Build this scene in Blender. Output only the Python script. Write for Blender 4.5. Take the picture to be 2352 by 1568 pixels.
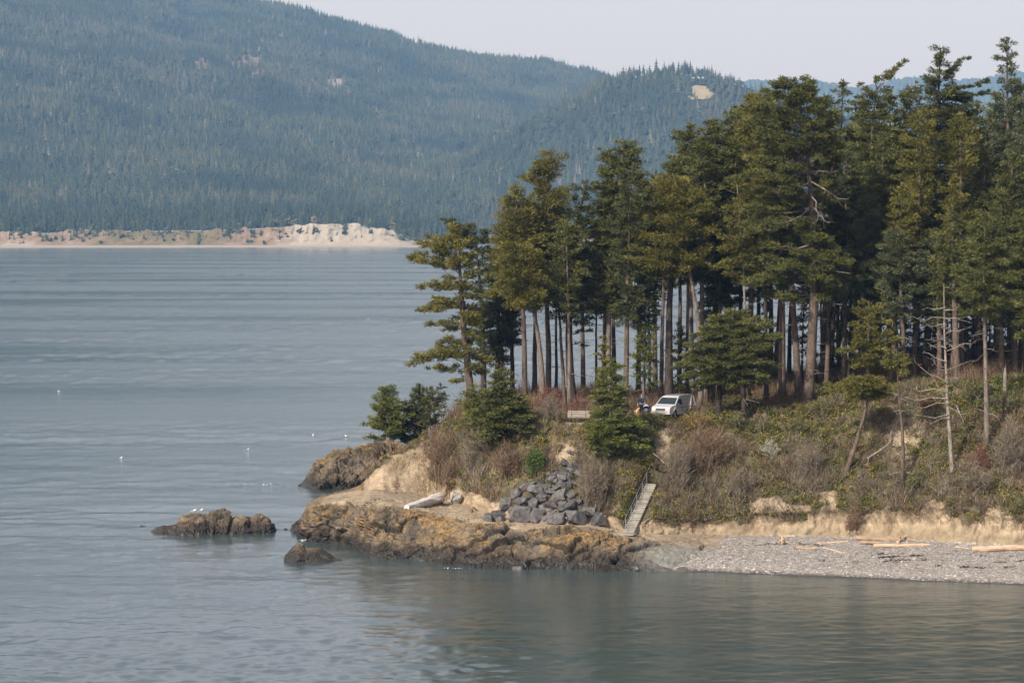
import bpy, bmesh, math, random
import numpy as np
from mathutils import Vector, Matrix

for _o in list(bpy.data.objects):
    bpy.data.objects.remove(_o)
SC = bpy.context.scene
COL = SC.collection
R = math.radians

# ------------------------------------------------------------------ camera
CH = 28.0                     # metres above the sea
F = 7044.0                    # focal length in units of a 2352 px wide picture
CX, HY = 1176.0, 511.0        # principal column, horizon row in the same units
cam = bpy.data.cameras.new("camera")
cam.sensor_width = 36.0
cam.lens = F / 2352.0 * 36.0
cam.shift_y = -(784.0 - HY) / 2352.0
cam.clip_start = 1.0
cam.clip_end = 40000.0
camo = bpy.data.objects.new("camera", cam)
COL.objects.link(camo)
camo.location = (0, 0, CH)
camo.rotation_euler = (R(90), 0, 0)
SC.camera = camo

# ------------------------------------------------------------------ sky, sun, exposure
SUN_EL, SUN_AZ = R(35), R(216)          # azimuth clockwise from +Y (the viewing direction)
world = bpy.data.worlds.new("World")
SC.world = world
world.use_nodes = True
wn = world.node_tree
wn.nodes.clear()
sky = wn.nodes.new("ShaderNodeTexSky")
sky.sky_type = 'NISHITA'
sky.sun_disc = False
sky.sun_elevation = SUN_EL
sky.sun_rotation = SUN_AZ
sky.altitude = 0
sky.air_density = 1.0
sky.dust_density = 5.0
sky.ozone_density = 1.0
bg = wn.nodes.new("ShaderNodeBackground")
bg.inputs[1].default_value = 0.15
wo = wn.nodes.new("ShaderNodeOutputWorld")
# thin haze veils the whole sky, thinner towards the zenith
veil = wn.nodes.new("ShaderNodeMix"); veil.data_type = 'RGBA'
_tc = wn.nodes.new("ShaderNodeTexCoord"); _sx = wn.nodes.new("ShaderNodeSeparateXYZ"); _mr = wn.nodes.new("ShaderNodeMapRange")
wn.links.new(_tc.outputs['Generated'], _sx.inputs[0]); wn.links.new(_sx.outputs[2], _mr.inputs[0])
_mr.inputs[1].default_value = 0.0; _mr.inputs[2].default_value = 1.0; _mr.inputs[3].default_value = 0.74; _mr.inputs[4].default_value = 0.50
wn.links.new(_mr.outputs[0], veil.inputs[0])
veil.inputs[7].default_value = (3.95, 3.72, 4.08, 1)
wn.links.new(sky.outputs[0], veil.inputs[6])
wn.links.new(veil.outputs[2], bg.inputs[0])
wn.links.new(bg.outputs[0], wo.inputs[0])

sl = bpy.data.lights.new("sun", 'SUN')
sl.energy = 4.7
sl.angle = R(0.6)
sl.color = (1.0, 0.94, 0.86)
so = bpy.data.objects.new("sun", sl)
COL.objects.link(so)
sdir = Vector((math.sin(SUN_AZ) * math.cos(SUN_EL), math.cos(SUN_AZ) * math.cos(SUN_EL), math.sin(SUN_EL)))
so.rotation_euler = sdir.to_track_quat('Z', 'Y').to_euler()
so.location = (0, 0, 900)
SC.view_settings.view_transform = 'Standard'
SC.view_settings.look = 'None'
SC.view_settings.exposure = 0.3
SC.view_settings.gamma = 1.0
SC.view_settings.use_curve_mapping = False
SC.cycles.use_denoising = True
SC.cycles.denoiser = 'OPENIMAGEDENOISE'
SC.cycles.denoising_input_passes = 'RGB_ALBEDO_NORMAL'
SC.cycles.denoising_prefilter = 'ACCURATE'
SC.cycles.max_bounces = 6
SC.cycles.diffuse_bounces = 3
SC.cycles.glossy_bounces = 3
SC.cycles.transmission_bounces = 3
SC.cycles.volume_bounces = 1
SC.cycles.sample_clamp_indirect = 4.0

# ------------------------------------------------------------------ noise in numpy
def _hash(ix, iy, iz, s):
    with np.errstate(over='ignore'):
        h = (ix.astype(np.int64) * 374761393 + iy.astype(np.int64) * 668265263 + iz.astype(np.int64) * 2147483647 + s * 974634777) & 0xFFFFFFFF
        h = ((h ^ (h >> 13)) * 1274126177) & 0xFFFFFFFF
        h = (h ^ (h >> 16)) & 0xFFFFFFFF
        h = (h * 2246822519) & 0xFFFFFFFF
        h = (h ^ (h >> 15)) & 0xFFFFFFFF
    return h.astype(np.float64) / 4294967295.0

def vnoise(p, s=0):
    i = np.floor(p).astype(np.int64)
    f = p - i
    f = f * f * f * (f * (f * 6 - 15) + 10)
    r = 0
    for a in (0, 1):
        wa = f[:, 0] if a else 1 - f[:, 0]
        for b in (0, 1):
            wb = f[:, 1] if b else 1 - f[:, 1]
            for c in (0, 1):
                wc = f[:, 2] if c else 1 - f[:, 2]
                r = r + wa * wb * wc * _hash(i[:, 0] + a, i[:, 1] + b, i[:, 2] + c, s)
    return r * 2 - 1

def fbm(p, octv=4, s=0, gain=0.5):
    a, t, n = 1.0, 0, 0
    for k in range(octv):
        t = t + a * vnoise(p * (2.03 ** k) + 17.3 * k, s + k)
        n += a
        a *= gain
    return t / n

def worley(p, s=0):
    i = np.floor(p).astype(np.int64)
    f = p - i
    n = len(p)
    d1 = np.full(n, 9.0); d2 = np.full(n, 9.0); idh = np.zeros(n); tilt = np.zeros(n)
    for a in (-1, 0, 1):
        for b in (-1, 0, 1):
            for c in (-1, 0, 1):
                ix, iy, iz = i[:, 0] + a, i[:, 1] + b, i[:, 2] + c
                hx, hy, hz = _hash(ix, iy, iz, s), _hash(ix, iy, iz, s + 1), _hash(ix, iy, iz, s + 2)
                vx, vy, vz = a + hx - f[:, 0], b + hy - f[:, 1], c + hz - f[:, 2]
                d = np.sqrt(vx * vx + vy * vy + vz * vz)
                nearer = d < d1
                d2 = np.where(nearer, d1, np.minimum(d2, d))
                idh = np.where(nearer, _hash(ix, iy, iz, s + 3), idh)
                tilt = np.where(nearer, vx * (hy - .5) * 2 + vy * (hz - .5) * 2 + vz * (hx - .5) * 2, tilt)
                d1 = np.where(nearer, d, d1)
    return d1, d2, idh, tilt

# ------------------------------------------------------------------ mesh helpers
def new_mesh(name, verts, faces, n_per=None, smooth=False, attrs=None):
    """faces: (n,3) or (n,4) int array"""
    me = bpy.data.meshes.new(name)
    verts = np.ascontiguousarray(verts, dtype=np.float32)
    faces = np.ascontiguousarray(faces, dtype=np.int32)
    k = faces.shape[1]
    me.vertices.add(len(verts))
    me.vertices.foreach_set("co", verts.ravel())
    me.loops.add(faces.size)
    me.loops.foreach_set("vertex_index", faces.ravel())
    me.polygons.add(len(faces))
    me.polygons.foreach_set("loop_start", np.arange(0, faces.size, k, dtype=np.int32))
    try:
        me.polygons.foreach_set("loop_total", np.full(len(faces), k, dtype=np.int32))
    except Exception:
        pass
    me.polygons.foreach_set("use_smooth", np.full(len(faces), smooth, dtype=bool))
    for an, av in (attrs or {}).items():
        at = me.attributes.new(an, 'FLOAT', 'POINT')
        at.data.foreach_set("value", np.ascontiguousarray(av, dtype=np.float32))
    me.update()
    return me

def link(name, me, mat=None, parent=None, loc=None, **props):
    o = bpy.data.objects.new(name, me)
    COL.objects.link(o)
    if mat is not None and me is not None:
        if len(me.materials) == 0:
            me.materials.append(mat)
    if loc is not None:
        o.location = loc
    if parent is not None:
        o.parent = parent
    for k, v in props.items():
        if v is not None:
            o[k] = v
    return o

def empty(name, loc, rz=0.0, **props):
    o = bpy.data.objects.new(name, None)
    COL.objects.link(o)
    o.location = loc
    o.rotation_euler = (0, 0, rz)
    o.empty_display_size = 0.3
    for k, v in props.items():
        if v is not None:
            o[k] = v
    return o

def tube(points, radii, sides=6, cap=True):
    """verts, quads for a tube through points"""
    P = np.asarray(points, float); n = len(P)
    T = np.gradient(P, axis=0)
    T /= np.linalg.norm(T, axis=1)[:, None] + 1e-9
    ref = np.array([0, 0, 1.0]) if abs(T[0, 2]) < 0.8 else np.array([1.0, 0, 0])
    U = np.cross(T, ref); U /= np.linalg.norm(U, axis=1)[:, None] + 1e-9
    V = np.cross(T, U)
    a = np.arange(sides) / sides * 2 * np.pi
    rr = np.asarray(radii, float).reshape(n, -1)
    ring = P[:, None, :] + rr[:, :, None] * (np.cos(a)[None, :, None] * U[:, None, :] + np.sin(a)[None, :, None] * V[:, None, :])
    vs = ring.reshape(-1, 3)
    i = np.arange(n - 1)[:, None] * sides; j = np.arange(sides)[None, :]; j2 = (j + 1) % sides
    q = np.stack([i + j, i + j2, i + sides + j2, i + sides + j], -1).reshape(-1, 4)
    if cap:
        c0 = len(vs)
        vs = np.vstack([vs, P[0], P[-1]])
        jj = np.arange(sides); j2 = (jj + 1) % sides
        q = np.vstack([q, np.stack([j2, jj, np.full(sides, c0), np.full(sides, c0)], -1)[:, [0, 1, 2, 2]],
                       np.stack([(n - 1) * sides + jj, (n - 1) * sides + j2, np.full(sides, c0 + 1), np.full(sides, c0 + 1)], -1)])
    return vs, q

class Geo:
    """collects tris/quads; quads with a repeated index are turned into triangles"""
    def __init__(s): s.v = []; s.q = []; s.t = []; s.n = 0
    def quads(s, v, q):
        q = np.asarray(q); v = np.asarray(v, float)
        deg = q[:, 2] == q[:, 3]
        if (~deg).any(): s.q.append(q[~deg] + s.n)
        if deg.any(): s.t.append(q[deg][:, :3] + s.n)
        s.v.append(v); s.n += len(v)
    def tris(s, v, t):
        s.t.append(np.asarray(t) + s.n); s.v.append(np.asarray(v, float)); s.n += len(v)
    def tube(s, *a, **k): s.quads(*tube(*a, **k))
    def box(s, c, h, rot=None, taper=1.0):
        c = np.array(c, float); h = np.array(h, float)
        v = np.array([[x, y, z] for z in (-1, 1) for y in (-1, 1) for x in (-1, 1)], float)
        v[4:, :2] *= taper
        v = v * h
        if rot is not None: v = v @ np.array(rot).T
        s.quads(v + c, [[0, 2, 3, 1], [4, 5, 7, 6], [0, 1, 5, 4], [2, 6, 7, 3], [0, 4, 6, 2], [1, 3, 7, 5]])
    def build(s, name, mat, parent=None, smooth=False, loc=None, attrs=None, **props):
        V = np.vstack(s.v)
        tr = []
        if s.q:
            q = np.vstack(s.q); tr += [q[:, [0, 1, 2]], q[:, [0, 2, 3]]]
        if s.t: tr.append(np.vstack(s.t))
        me = new_mesh(name, V, np.vstack(tr), smooth=smooth, attrs=attrs)
        return link(name, me, mat, parent, loc, **props)

def rotz(a):
    c, s_ = math.cos(a), math.sin(a)
    return np.array([[c, -s_, 0], [s_, c, 0], [0, 0, 1.0]])

# ------------------------------------------------------------------ materials
class NT:
    def __init__(s, name):
        s.m = bpy.data.materials.new(name); s.m.use_nodes = True
        s.t = s.m.node_tree; s.t.nodes.clear()
        s.out = s.t.nodes.new("ShaderNodeOutputMaterial")
        s.b = s.t.nodes.new("ShaderNodeBsdfPrincipled")
        s.t.links.new(s.b.outputs[0], s.out.inputs[0])
    def node(s, kind, **kw):
        n = s.t.nodes.new(kind)
        for k, v in kw.items(): setattr(n, k, v)
        return n
    def lk(s, a, b): s.t.links.new(a, b)
    def coord(s, scale=(1, 1, 1), out='Object'):
        tc = s.node("ShaderNodeTexCoord"); mp = s.node("ShaderNodeMapping")
        mp.inputs['Scale'].default_value = scale
        s.lk(tc.outputs[out], mp.inputs[0]); return mp.outputs[0]
    def noise(s, scale, detail=4, rough=0.55, vec=None, dist=0.0):
        n = s.node("ShaderNodeTexNoise")
        n.inputs['Scale'].default_value = scale; n.inputs['Detail'].default_value = detail
        n.inputs['Roughness'].default_value = rough; n.inputs['Distortion'].default_value = dist
        if vec is not None: s.lk(vec, n.inputs['Vector'])
        return n.outputs['Fac']
    def ramp(s, fac, stops, interp='LINEAR'):
        r = s.node("ShaderNodeValToRGB"); cr = r.color_ramp; cr.interpolation = interp
        while len(cr.elements) > 1: cr.elements.remove(cr.elements[-1])
        for i, (p, c) in enumerate(stops):
            e = cr.elements[0] if i == 0 else cr.elements.new(p)
            e.position = p
            e.color = (c, c, c, 1) if isinstance(c, (int, float)) else (*c, 1)
        s.lk(fac, r.inputs[0]); return r.outputs[0]
    def mix(s, fac, a, b, mode='MIX'):
        n = s.node("ShaderNodeMix", data_type='RGBA', blend_type=mode)
        for src, k in ((fac, 0), (a, 6), (b, 7)):
            if isinstance(src, (int, float)): n.inputs[k].default_value = src if k == 0 else (src, src, src, 1)
            elif isinstance(src, tuple): n.inputs[k].default_value = (*src, 1)
            else: s.lk(src, n.inputs[k])
        return n.outputs[2]
    def math(s, op, a, b=0.0, clamp=False):
        n = s.node("ShaderNodeMath", operation=op); n.use_clamp = clamp
        for i, v in enumerate((a, b)):
            if isinstance(v, (int, float)): n.inputs[i].default_value = v
            else: s.lk(v, n.inputs[i])
        return n.outputs[0]
    def attr(s, name):
        n = s.node("ShaderNodeAttribute"); n.attribute_name = name; return n.outputs['Fac']
    def posz(s):
        g = s.node("ShaderNodeNewGeometry"); x = s.node("ShaderNodeSeparateXYZ"); s.lk(g.outputs['Position'], x.inputs[0]); return x.outputs[2]
    def color(s, c):
        if isinstance(c, tuple): s.b.inputs['Base Color'].default_value = (*c, 1)
        else: s.lk(c, s.b.inputs['Base Color'])
    def rough(s, r, spec=None):
        if isinstance(r, (int, float)): s.b.inputs['Roughness'].default_value = r
        else: s.lk(r, s.b.inputs['Roughness'])
        if spec is not None: s.b.inputs['Specular IOR Level'].default_value = spec
    def bump(s, h, strength=0.5, dist=0.05):
        n = s.node("ShaderNodeBump"); n.inputs['Strength'].default_value = strength; n.inputs['Distance'].default_value = dist
        s.lk(h, n.inputs['Height']); s.lk(n.outputs[0], s.b.inputs['Normal']); return n

def simple(name, c, rough=0.6, metal=0.0, var=0.25, scale=6.0, spec=0.4):
    m = NT(name); n = m.noise(scale, 4, 0.6, m.coord())
    m.color(m.mix(n, tuple(x * (1 - var) for x in c), tuple(min(1, x * (1 + var)) for x in c)))
    m.rough(rough, spec); m.b.inputs['Metallic'].default_value = metal
    return m.m

def W(px, py, d):
    """world point seen at that place of the 2352-wide picture, d metres down the viewing axis"""
    return np.array([(px - CX) / F * d, d, CH - (py - HY) / F * d])
# ================================================================== SEA
def make_water():
    m = NT("sea_water")
    g_ = m.node('ShaderNodeNewGeometry'); s_ = m.node('ShaderNodeSeparateXYZ'); m.lk(g_.outputs['Position'], s_.inputs[0])
    lane0 = m.noise(1.0, 4, 0.55, m.coord((0.0035, 0.016, 1)), 0.8)
    m.rough(m.math('ADD', m.ramp(m.math('MULTIPLY', s_.outputs[1], 0.0005), [(0.115, 0.03), (0.16, 0.07), (0.4, 0.12)]), m.math('MULTIPLY', m.ramp(lane0, [(.38, 0), (.62, 1)]), 0.11)), 0.5)
    m.b.inputs['IOR'].default_value = 1.38
    c = m.coord((1, 1, 1))
    lane = m.noise(1.0, 3, 0.5, m.coord((0.006, 0.028, 1)), 0.6)
    small = m.noise(1.0, 5, 0.62, m.coord((2.6, 4.6, 1)), 0.3)
    mid = m.noise(1.0, 3, 0.5, m.coord((0.6, 1.3, 1)), 0.4)
    big = m.noise(1.0, 2, 0.5, m.coord((0.08, 0.16, 1)), 0.2)
    lane_s = m.ramp(lane, [(0.34, 0.45), (0.60, 1.0)])
    h = m.math('ADD', m.math('MULTIPLY', small, 0.11), m.math('MULTIPLY', mid, 0.26))
    h = m.math('ADD', h, m.math('MULTIPLY', big, 0.03))
    h = m.math('MULTIPLY', h, lane_s)
    h = m.math('MULTIPLY', h, m.ramp(m.math('MULTIPLY', s_.outputs[1], 0.0005), [(0.14, 1.0), (0.30, .45), (1.0, .2)]))
    b = m.bump(h, .20, 1.0)
    m.color(m.mix(m.noise(0.02, 2, 0.5, c), (0.038, 0.060, 0.060), (0.050, 0.074, 0.074)))
    return m.m
MAT_WATER = make_water()
def make_sea():
    rowy = np.concatenate([[2300, 1900, 1700, 1620], np.arange(1585, 620, -2.4), np.arange(620, 533, -1.6), [530, 527, 525.3]])
    colx = np.concatenate([[-6500, -2500, -1000, -400], np.arange(-120, 2480, 8.5), [2900, 3700, 5200, 8500]])
    PX, PY = np.meshgrid(colx, rowy)
    D = CH * F / (PY - HY); X = (PX - CX) / F * D
    sp = np.gradient(D, axis=0)                       # row spacing in metres
    x, d, sp = X.ravel(), D.ravel(), np.abs(sp).ravel()
    o = np.zeros_like(x)
    lane = fbm(np.stack([x * .008, d * .022, o], 1), 3, 300); lane = np.clip(.60 + 1.5 * lane, .15, 1.3)
    n1 = fbm(np.stack([x * 1.05, d * 1.4, o], 1), 2, 301); n2 = fbm(np.stack([x * .20, d * .36, o], 1), 3, 302); n3 = fbm(np.stack([x * .055, d * .11, o], 1), 2, 303)
    far = fbm(np.stack([PX.ravel() / 15, PY.ravel() / 3.4, o], 1), 2, 304)
    w1 = np.clip(1.5 - sp / 1.0, 0, 1)
    z = lane * (n1 * .090 * w1 + n2 * .105 * np.clip(1.9 - sp / 3.0, 0, 1) + n3 * .10 + far * .048 * np.clip(sp, 0, 9) * (1 - w1))
    calm = np.interp(x / d * F + CX, [900, 1500], [1.0, .36]) * (d < 262) + (d >= 262)     # the lee of the headland is calmer
    z = z * np.where(d < 262, calm, 1)
    z = z * ((PX.ravel() > -130) & (PX.ravel() < 2485) & (PY.ravel() < 1600))
    ny, nx = PX.shape
    i = np.arange(ny - 1)[:, None] * nx + np.arange(nx - 1)[None, :]
    q = np.stack([i, i + 1, i + nx + 1, i + nx], -1).reshape(-1, 4)
    link("sea", new_mesh("sea", np.stack([x, d, z], 1), q, smooth=True), MAT_WATER, kind='structure', label='calm grey blue sea with light ripples')
make_sea()

# ================================================================== FAR HILLS
skyA = np.array([(-400, -330), (0, -185), (300, -90), (520, -30), (610, 0), (700, 20), (800, 45), (900, 70), (1000, 98), (1100, 112), (1200, 120),
                 (1250, 125), (1300, 138), (1350, 150), (1390, 165), (1500, 205), (1700, 270), (2100, 360), (2800, 430)], float)
skyB = np.array([(500, 505), (800, 460), (950, 405), (1050, 350), (1150, 300), (1250, 240), (1330, 195), (1385, 168), (1440, 152), (1490, 142), (1530, 139),
                 (1580, 144), (1640, 158), (1700, 178), (1740, 188), (1800, 205), (1950, 245), (2150, 310), (2352, 370), (2800, 470)], float)
skyA[:, 1] += 14; skyB[:, 1] += 22
shore = np.array([(-500, 3400), (0, 3430), (600, 3455), (900, 3470), (1000, 3485), (1050, 3700), (1110, 4100), (1200, 4430), (1500, 4480), (2800, 4700)], float)
cliff_y = np.array([(-400, 536), (0, 537), (160, 534), (300, 530), (460, 529), (560, 526), (640, 522), (700, 517), (760, 514), (810, 515), (850, 521),
                    (880, 527), (910, 538), (935, 549), (955, 557), (1000, 556), (1500, 549), (2800, 549)], float)
DRA, DRB = 7300.0, 5000.0

def hill_z(px, d):
    px = np.asarray(px, float); d = np.asarray(d, float)
    ds = np.interp(px, shore[:, 0], shore[:, 1])
    zc = CH - (np.interp(px, cliff_y[:, 0], cliff_y[:, 1]) - HY) / F * (ds + 25)
    zA = CH - (np.interp(px, skyA[:, 0], skyA[:, 1]) - HY) / F * DRA
    zB = CH - (np.interp(px, skyB[:, 0], skyB[:, 1]) - HY) / F * DRB
    x = (px - CX) / F * d
    P = np.stack([x * 0.004, d * 0.004, np.zeros_like(d)], 1)
    ra = fbm(P, 4, 5) ; rb = fbm(P * 1.3 + 40, 4, 9)
    f0 = np.interp(px, [700, 1000, 1500], [3950, 4200, 4570]) + 60 * ra
    zc = np.interp(px, [-500, 600, 1200, 2800], [20, 22, 10, 8]) + np.clip((4100 - d) / 500, 0, 1) * (zc - np.interp(px, [-500, 600, 1200, 2800], [20, 22, 10, 8]))
    f0 = np.maximum(f0, ds + 120)
    tA = np.clip((d - f0) / (DRA - f0), 0, 1.6)
    a = zc + 8 + (zA - zc - 8) * np.where(tA < 1, tA ** 1.12, 1 - (tA - 1) * 0.8) + (ra * 46 - 26 * np.abs(rb)) * np.clip(tA * 3, 0, 1) * np.clip((1.05 - tA) * 6, 0, 1)
    tB = np.clip((d - f0) / (DRB - f0), 0, 2)
    b = zc + 8 + (zB - zc - 8) * np.where(tB < 1, tB ** 1.05, 1 - (tB - 1) * 1.1) + (rb * 26 - 14 * np.abs(ra)) * np.clip(tB * 3, 0, 1) * np.clip((1.05 - tB) * 6, 0, 1)
    flat = zc + np.clip((d - ds - 25) / (f0 - ds - 25), 0, 1) * 8
    z = np.where(d > f0, np.maximum(a, b) + 12 * np.exp(-((a - b) / 22) ** 2) * np.clip((d - f0) / 200, 0, 1), flat)
    return z

def make_hills():
    pxs = np.linspace(-420, 2700, 330)
    ts = np.concatenate([np.linspace(0, 1, 150) ** 1.0])
    PX, Tt = np.meshgrid(pxs, ts)
    ds = np.interp(PX, shore[:, 0], shore[:, 1]) + 25
    D = ds + (9400 - ds) * Tt
    z = hill_z(PX.ravel(), D.ravel())
    v = np.stack([(PX.ravel() - CX) / F * D.ravel(), D.ravel(), z], 1)
    nx, ny = len(pxs), len(ts)
    i = np.arange(ny - 1)[:, None] * nx + np.arange(nx - 1)[None, :]
    q = np.stack([i, i + 1, i + nx + 1, i + nx], -1).reshape(-1, 4)
    m = NT("wooded_hillside_ground")
    n = m.noise(0.02, 5, 0.6, m.coord())
    m.color(m.ramp(n, [(0.3, (0.020, 0.030, 0.018)), (0.65, (0.036, 0.042, 0.026)), (0.85, (0.07, 0.06, 0.04))])); m.rough(0.95, 0.1)
    o = link("hills", new_mesh("hills", v, q, smooth=True), m.m, kind='structure', label='forested hills across the water')
make_hills()

# the pale eroded bank along the far shore, with its beach
def make_far_bank():
    pxs = np.linspace(-420, 2700, 1500)
    rows = 26
    PX, K = np.meshgrid(pxs, np.linspace(0, 1, rows))
    ds = np.interp(PX, shore[:, 0], shore[:, 1])
    zc = CH - (np.interp(PX, cliff_y[:, 0], cliff_y[:, 1]) - HY) / F * (ds + 25)
    big = np.interp(PX, [500, 640, 700, 880, 940], [0.0, 0.6, 1, 1, 0])
    P0 = np.stack([PX.ravel() * 0.02, np.zeros(PX.size), np.zeros(PX.size)], 1)
    wob = fbm(P0 * 1.5, 4, 3).reshape(PX.shape)
    P1 = np.stack([PX.ravel() * 0.06, K.ravel() * 5, np.zeros(PX.size)], 1)
    rough = fbm(P1, 4, 8).reshape(PX.shape)
    prof_d = np.interp(K, [0, 0.12, 0.2, 1.0], [-26, -8, -2, 0]) + np.clip(K - .2, 0, 1) * (26 + 10 * wob)
    prof_z = np.interp(K, [0, 0.12, 0.2, 0.3, 0.85, 1.0], [-0.8, 1.2, 2.2, 5, 1, 1])
    zz = np.where(K < 0.2, np.interp(K, [0, 0.12, 0.2], [-0.8, 1.3, 2.4]), 2.4 + (zc + 0.6 + 2.5 * wob * (K > .8) - 2.4) * ((K - 0.2) / 0.8) ** (0.8))
    D = ds + prof_d + rough * 4.5 * np.clip((K - .2) * 6, 0, 1)
    zz = zz + rough * 1.2 * np.clip((K - .2) * 6, 0, 1) 
    last = K > 0.999
    zz = zz + np.where(K > .6, 5 * fbm(np.stack([PX.ravel() * .05, K.ravel() * 0, K.ravel() * 0], 1), 4, 15).reshape(PX.shape) * (K - .6) * 2.5, 0)
    D = np.where(last, ds + 34, D); zz = np.where(last, zc - 1.5, zz)
    v = np.stack([(PX.ravel() - CX) / F * D.ravel(), D.ravel(), zz.ravel()], 1)
    nx = len(pxs)
    i = np.arange(rows - 1)[:, None] * nx + np.arange(nx - 1)[None, :]
    q = np.stack([i, i + 1, i + nx + 1, i + nx], -1).reshape(-1, 4)
    m = NT("far_bank_sand")
    n = m.noise(0.035, 5, 0.65, m.coord((1, 1, 2.5)))
    n2 = m.noise(0.25, 4, 0.6, m.coord((1, 1, 6)))
    pale = m.mix(n2, (0.20, 0.175, 0.14), (0.37, 0.335, 0.285))
    brown = m.mix(n2, (0.13, 0.09, 0.065), (0.27, 0.20, 0.145))
    veg = m.mix(n2, (0.07, 0.065, 0.03), (0.16, 0.13, 0.07))
    b = m.attr('bare')
    f = m.math('ADD', b, m.math('MULTIPLY', m.math('SUBTRACT', n, 0.5), 1.3), True)
    c = m.mix(m.ramp(f, [(0.0, 0), (0.3, 1)]), veg, brown)
    c = m.mix(m.ramp(f, [(0.35, 0), (0.62, 1)]), c, pale)
    bz = m.ramp(m.math('MULTIPLY', m.posz(), 0.1), [(0.18, 1), (0.30, 0)])
    c = m.mix(bz, c, (0.27, 0.25, 0.225))
    m.color(c); m.rough(0.95, 0.1)
    bare = np.interp(PX, [-100, 60, 130, 220, 330, 520, 640, 700, 880, 930, 1000], [.2, .38, .22, .12, .05, .12, .45, .9, .9, .5, .2]) + 0.25 * wob
    o = link("far_shore_bank", new_mesh("far_shore_bank", v, q, smooth=False, attrs={'bare': bare.ravel()}), m.m, kind='structure',
             label='pale eroded bank along the far shore')
make_far_bank()

# farthest ridge, blue with distance
def make_far_ridge():
    sk = np.array([(1300, 230), (1600, 200), (1740, 189), (1880, 190), (1960, 208), (2050, 189), (2120, 181), (2200, 190), (2260, 185), (2310, 172), (2380, 168), (2600, 180), (3000, 240)], float)
    pxs = np.linspace(1300, 3000, 700); rows = 40
    PX, K = np.meshgrid(pxs, np.linspace(0, 1, rows))
    top = np.interp(PX, sk[:, 0], sk[:, 1])
    tz = CH - (top - HY) / F * 12500
    jag = fbm(np.stack([PX.ravel() * 0.22, K.ravel() * 9, PX.ravel() * 0], 1), 4, 4).reshape(PX.shape)
    D = 10500 + 2000 * K
    z = tz * np.sin(K * np.pi / 2) ** 0.9 + jag * (26 - 14 * K) + 6 * K
    z2 = z[-1:] - 300; D2 = D[-1:] + 900
    v = np.stack([((np.vstack([PX, PX[-1:]])) - CX).ravel() / F * np.vstack([D, D2]).ravel(), np.vstack([D, D2]).ravel(), np.vstack([z, z2]).ravel()], 1)
    nx = len(pxs)
    i = np.arange(rows)[:, None] * nx + np.arange(nx - 1)[None, :]
    q = np.stack([i, i + 1, i + nx + 1, i + nx], -1).reshape(-1, 4)
    m = NT("far_ridge_forest"); n = m.noise(0.008, 6, 0.7, m.coord())
    m.color(m.mix(n, (0.02, 0.035, 0.022), (0.06, 0.07, 0.045))); m.rough(0.95, 0.1)
    link("mountains", new_mesh("mountains", v, q, smooth=False), m.m, kind='structure', label='blue mountain ridge on the horizon')
make_far_ridge()

# ------------------------------------------------------------------ forest on the hills (one mass)
def needle_mat(name, stops, var=0.35, trans=0.0):
    m = NT(name)
    t = m.attr('tone')
    c = m.ramp(t, stops)
    m.color(c); m.rough(0.72, 0.18)
    return m.m

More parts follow.
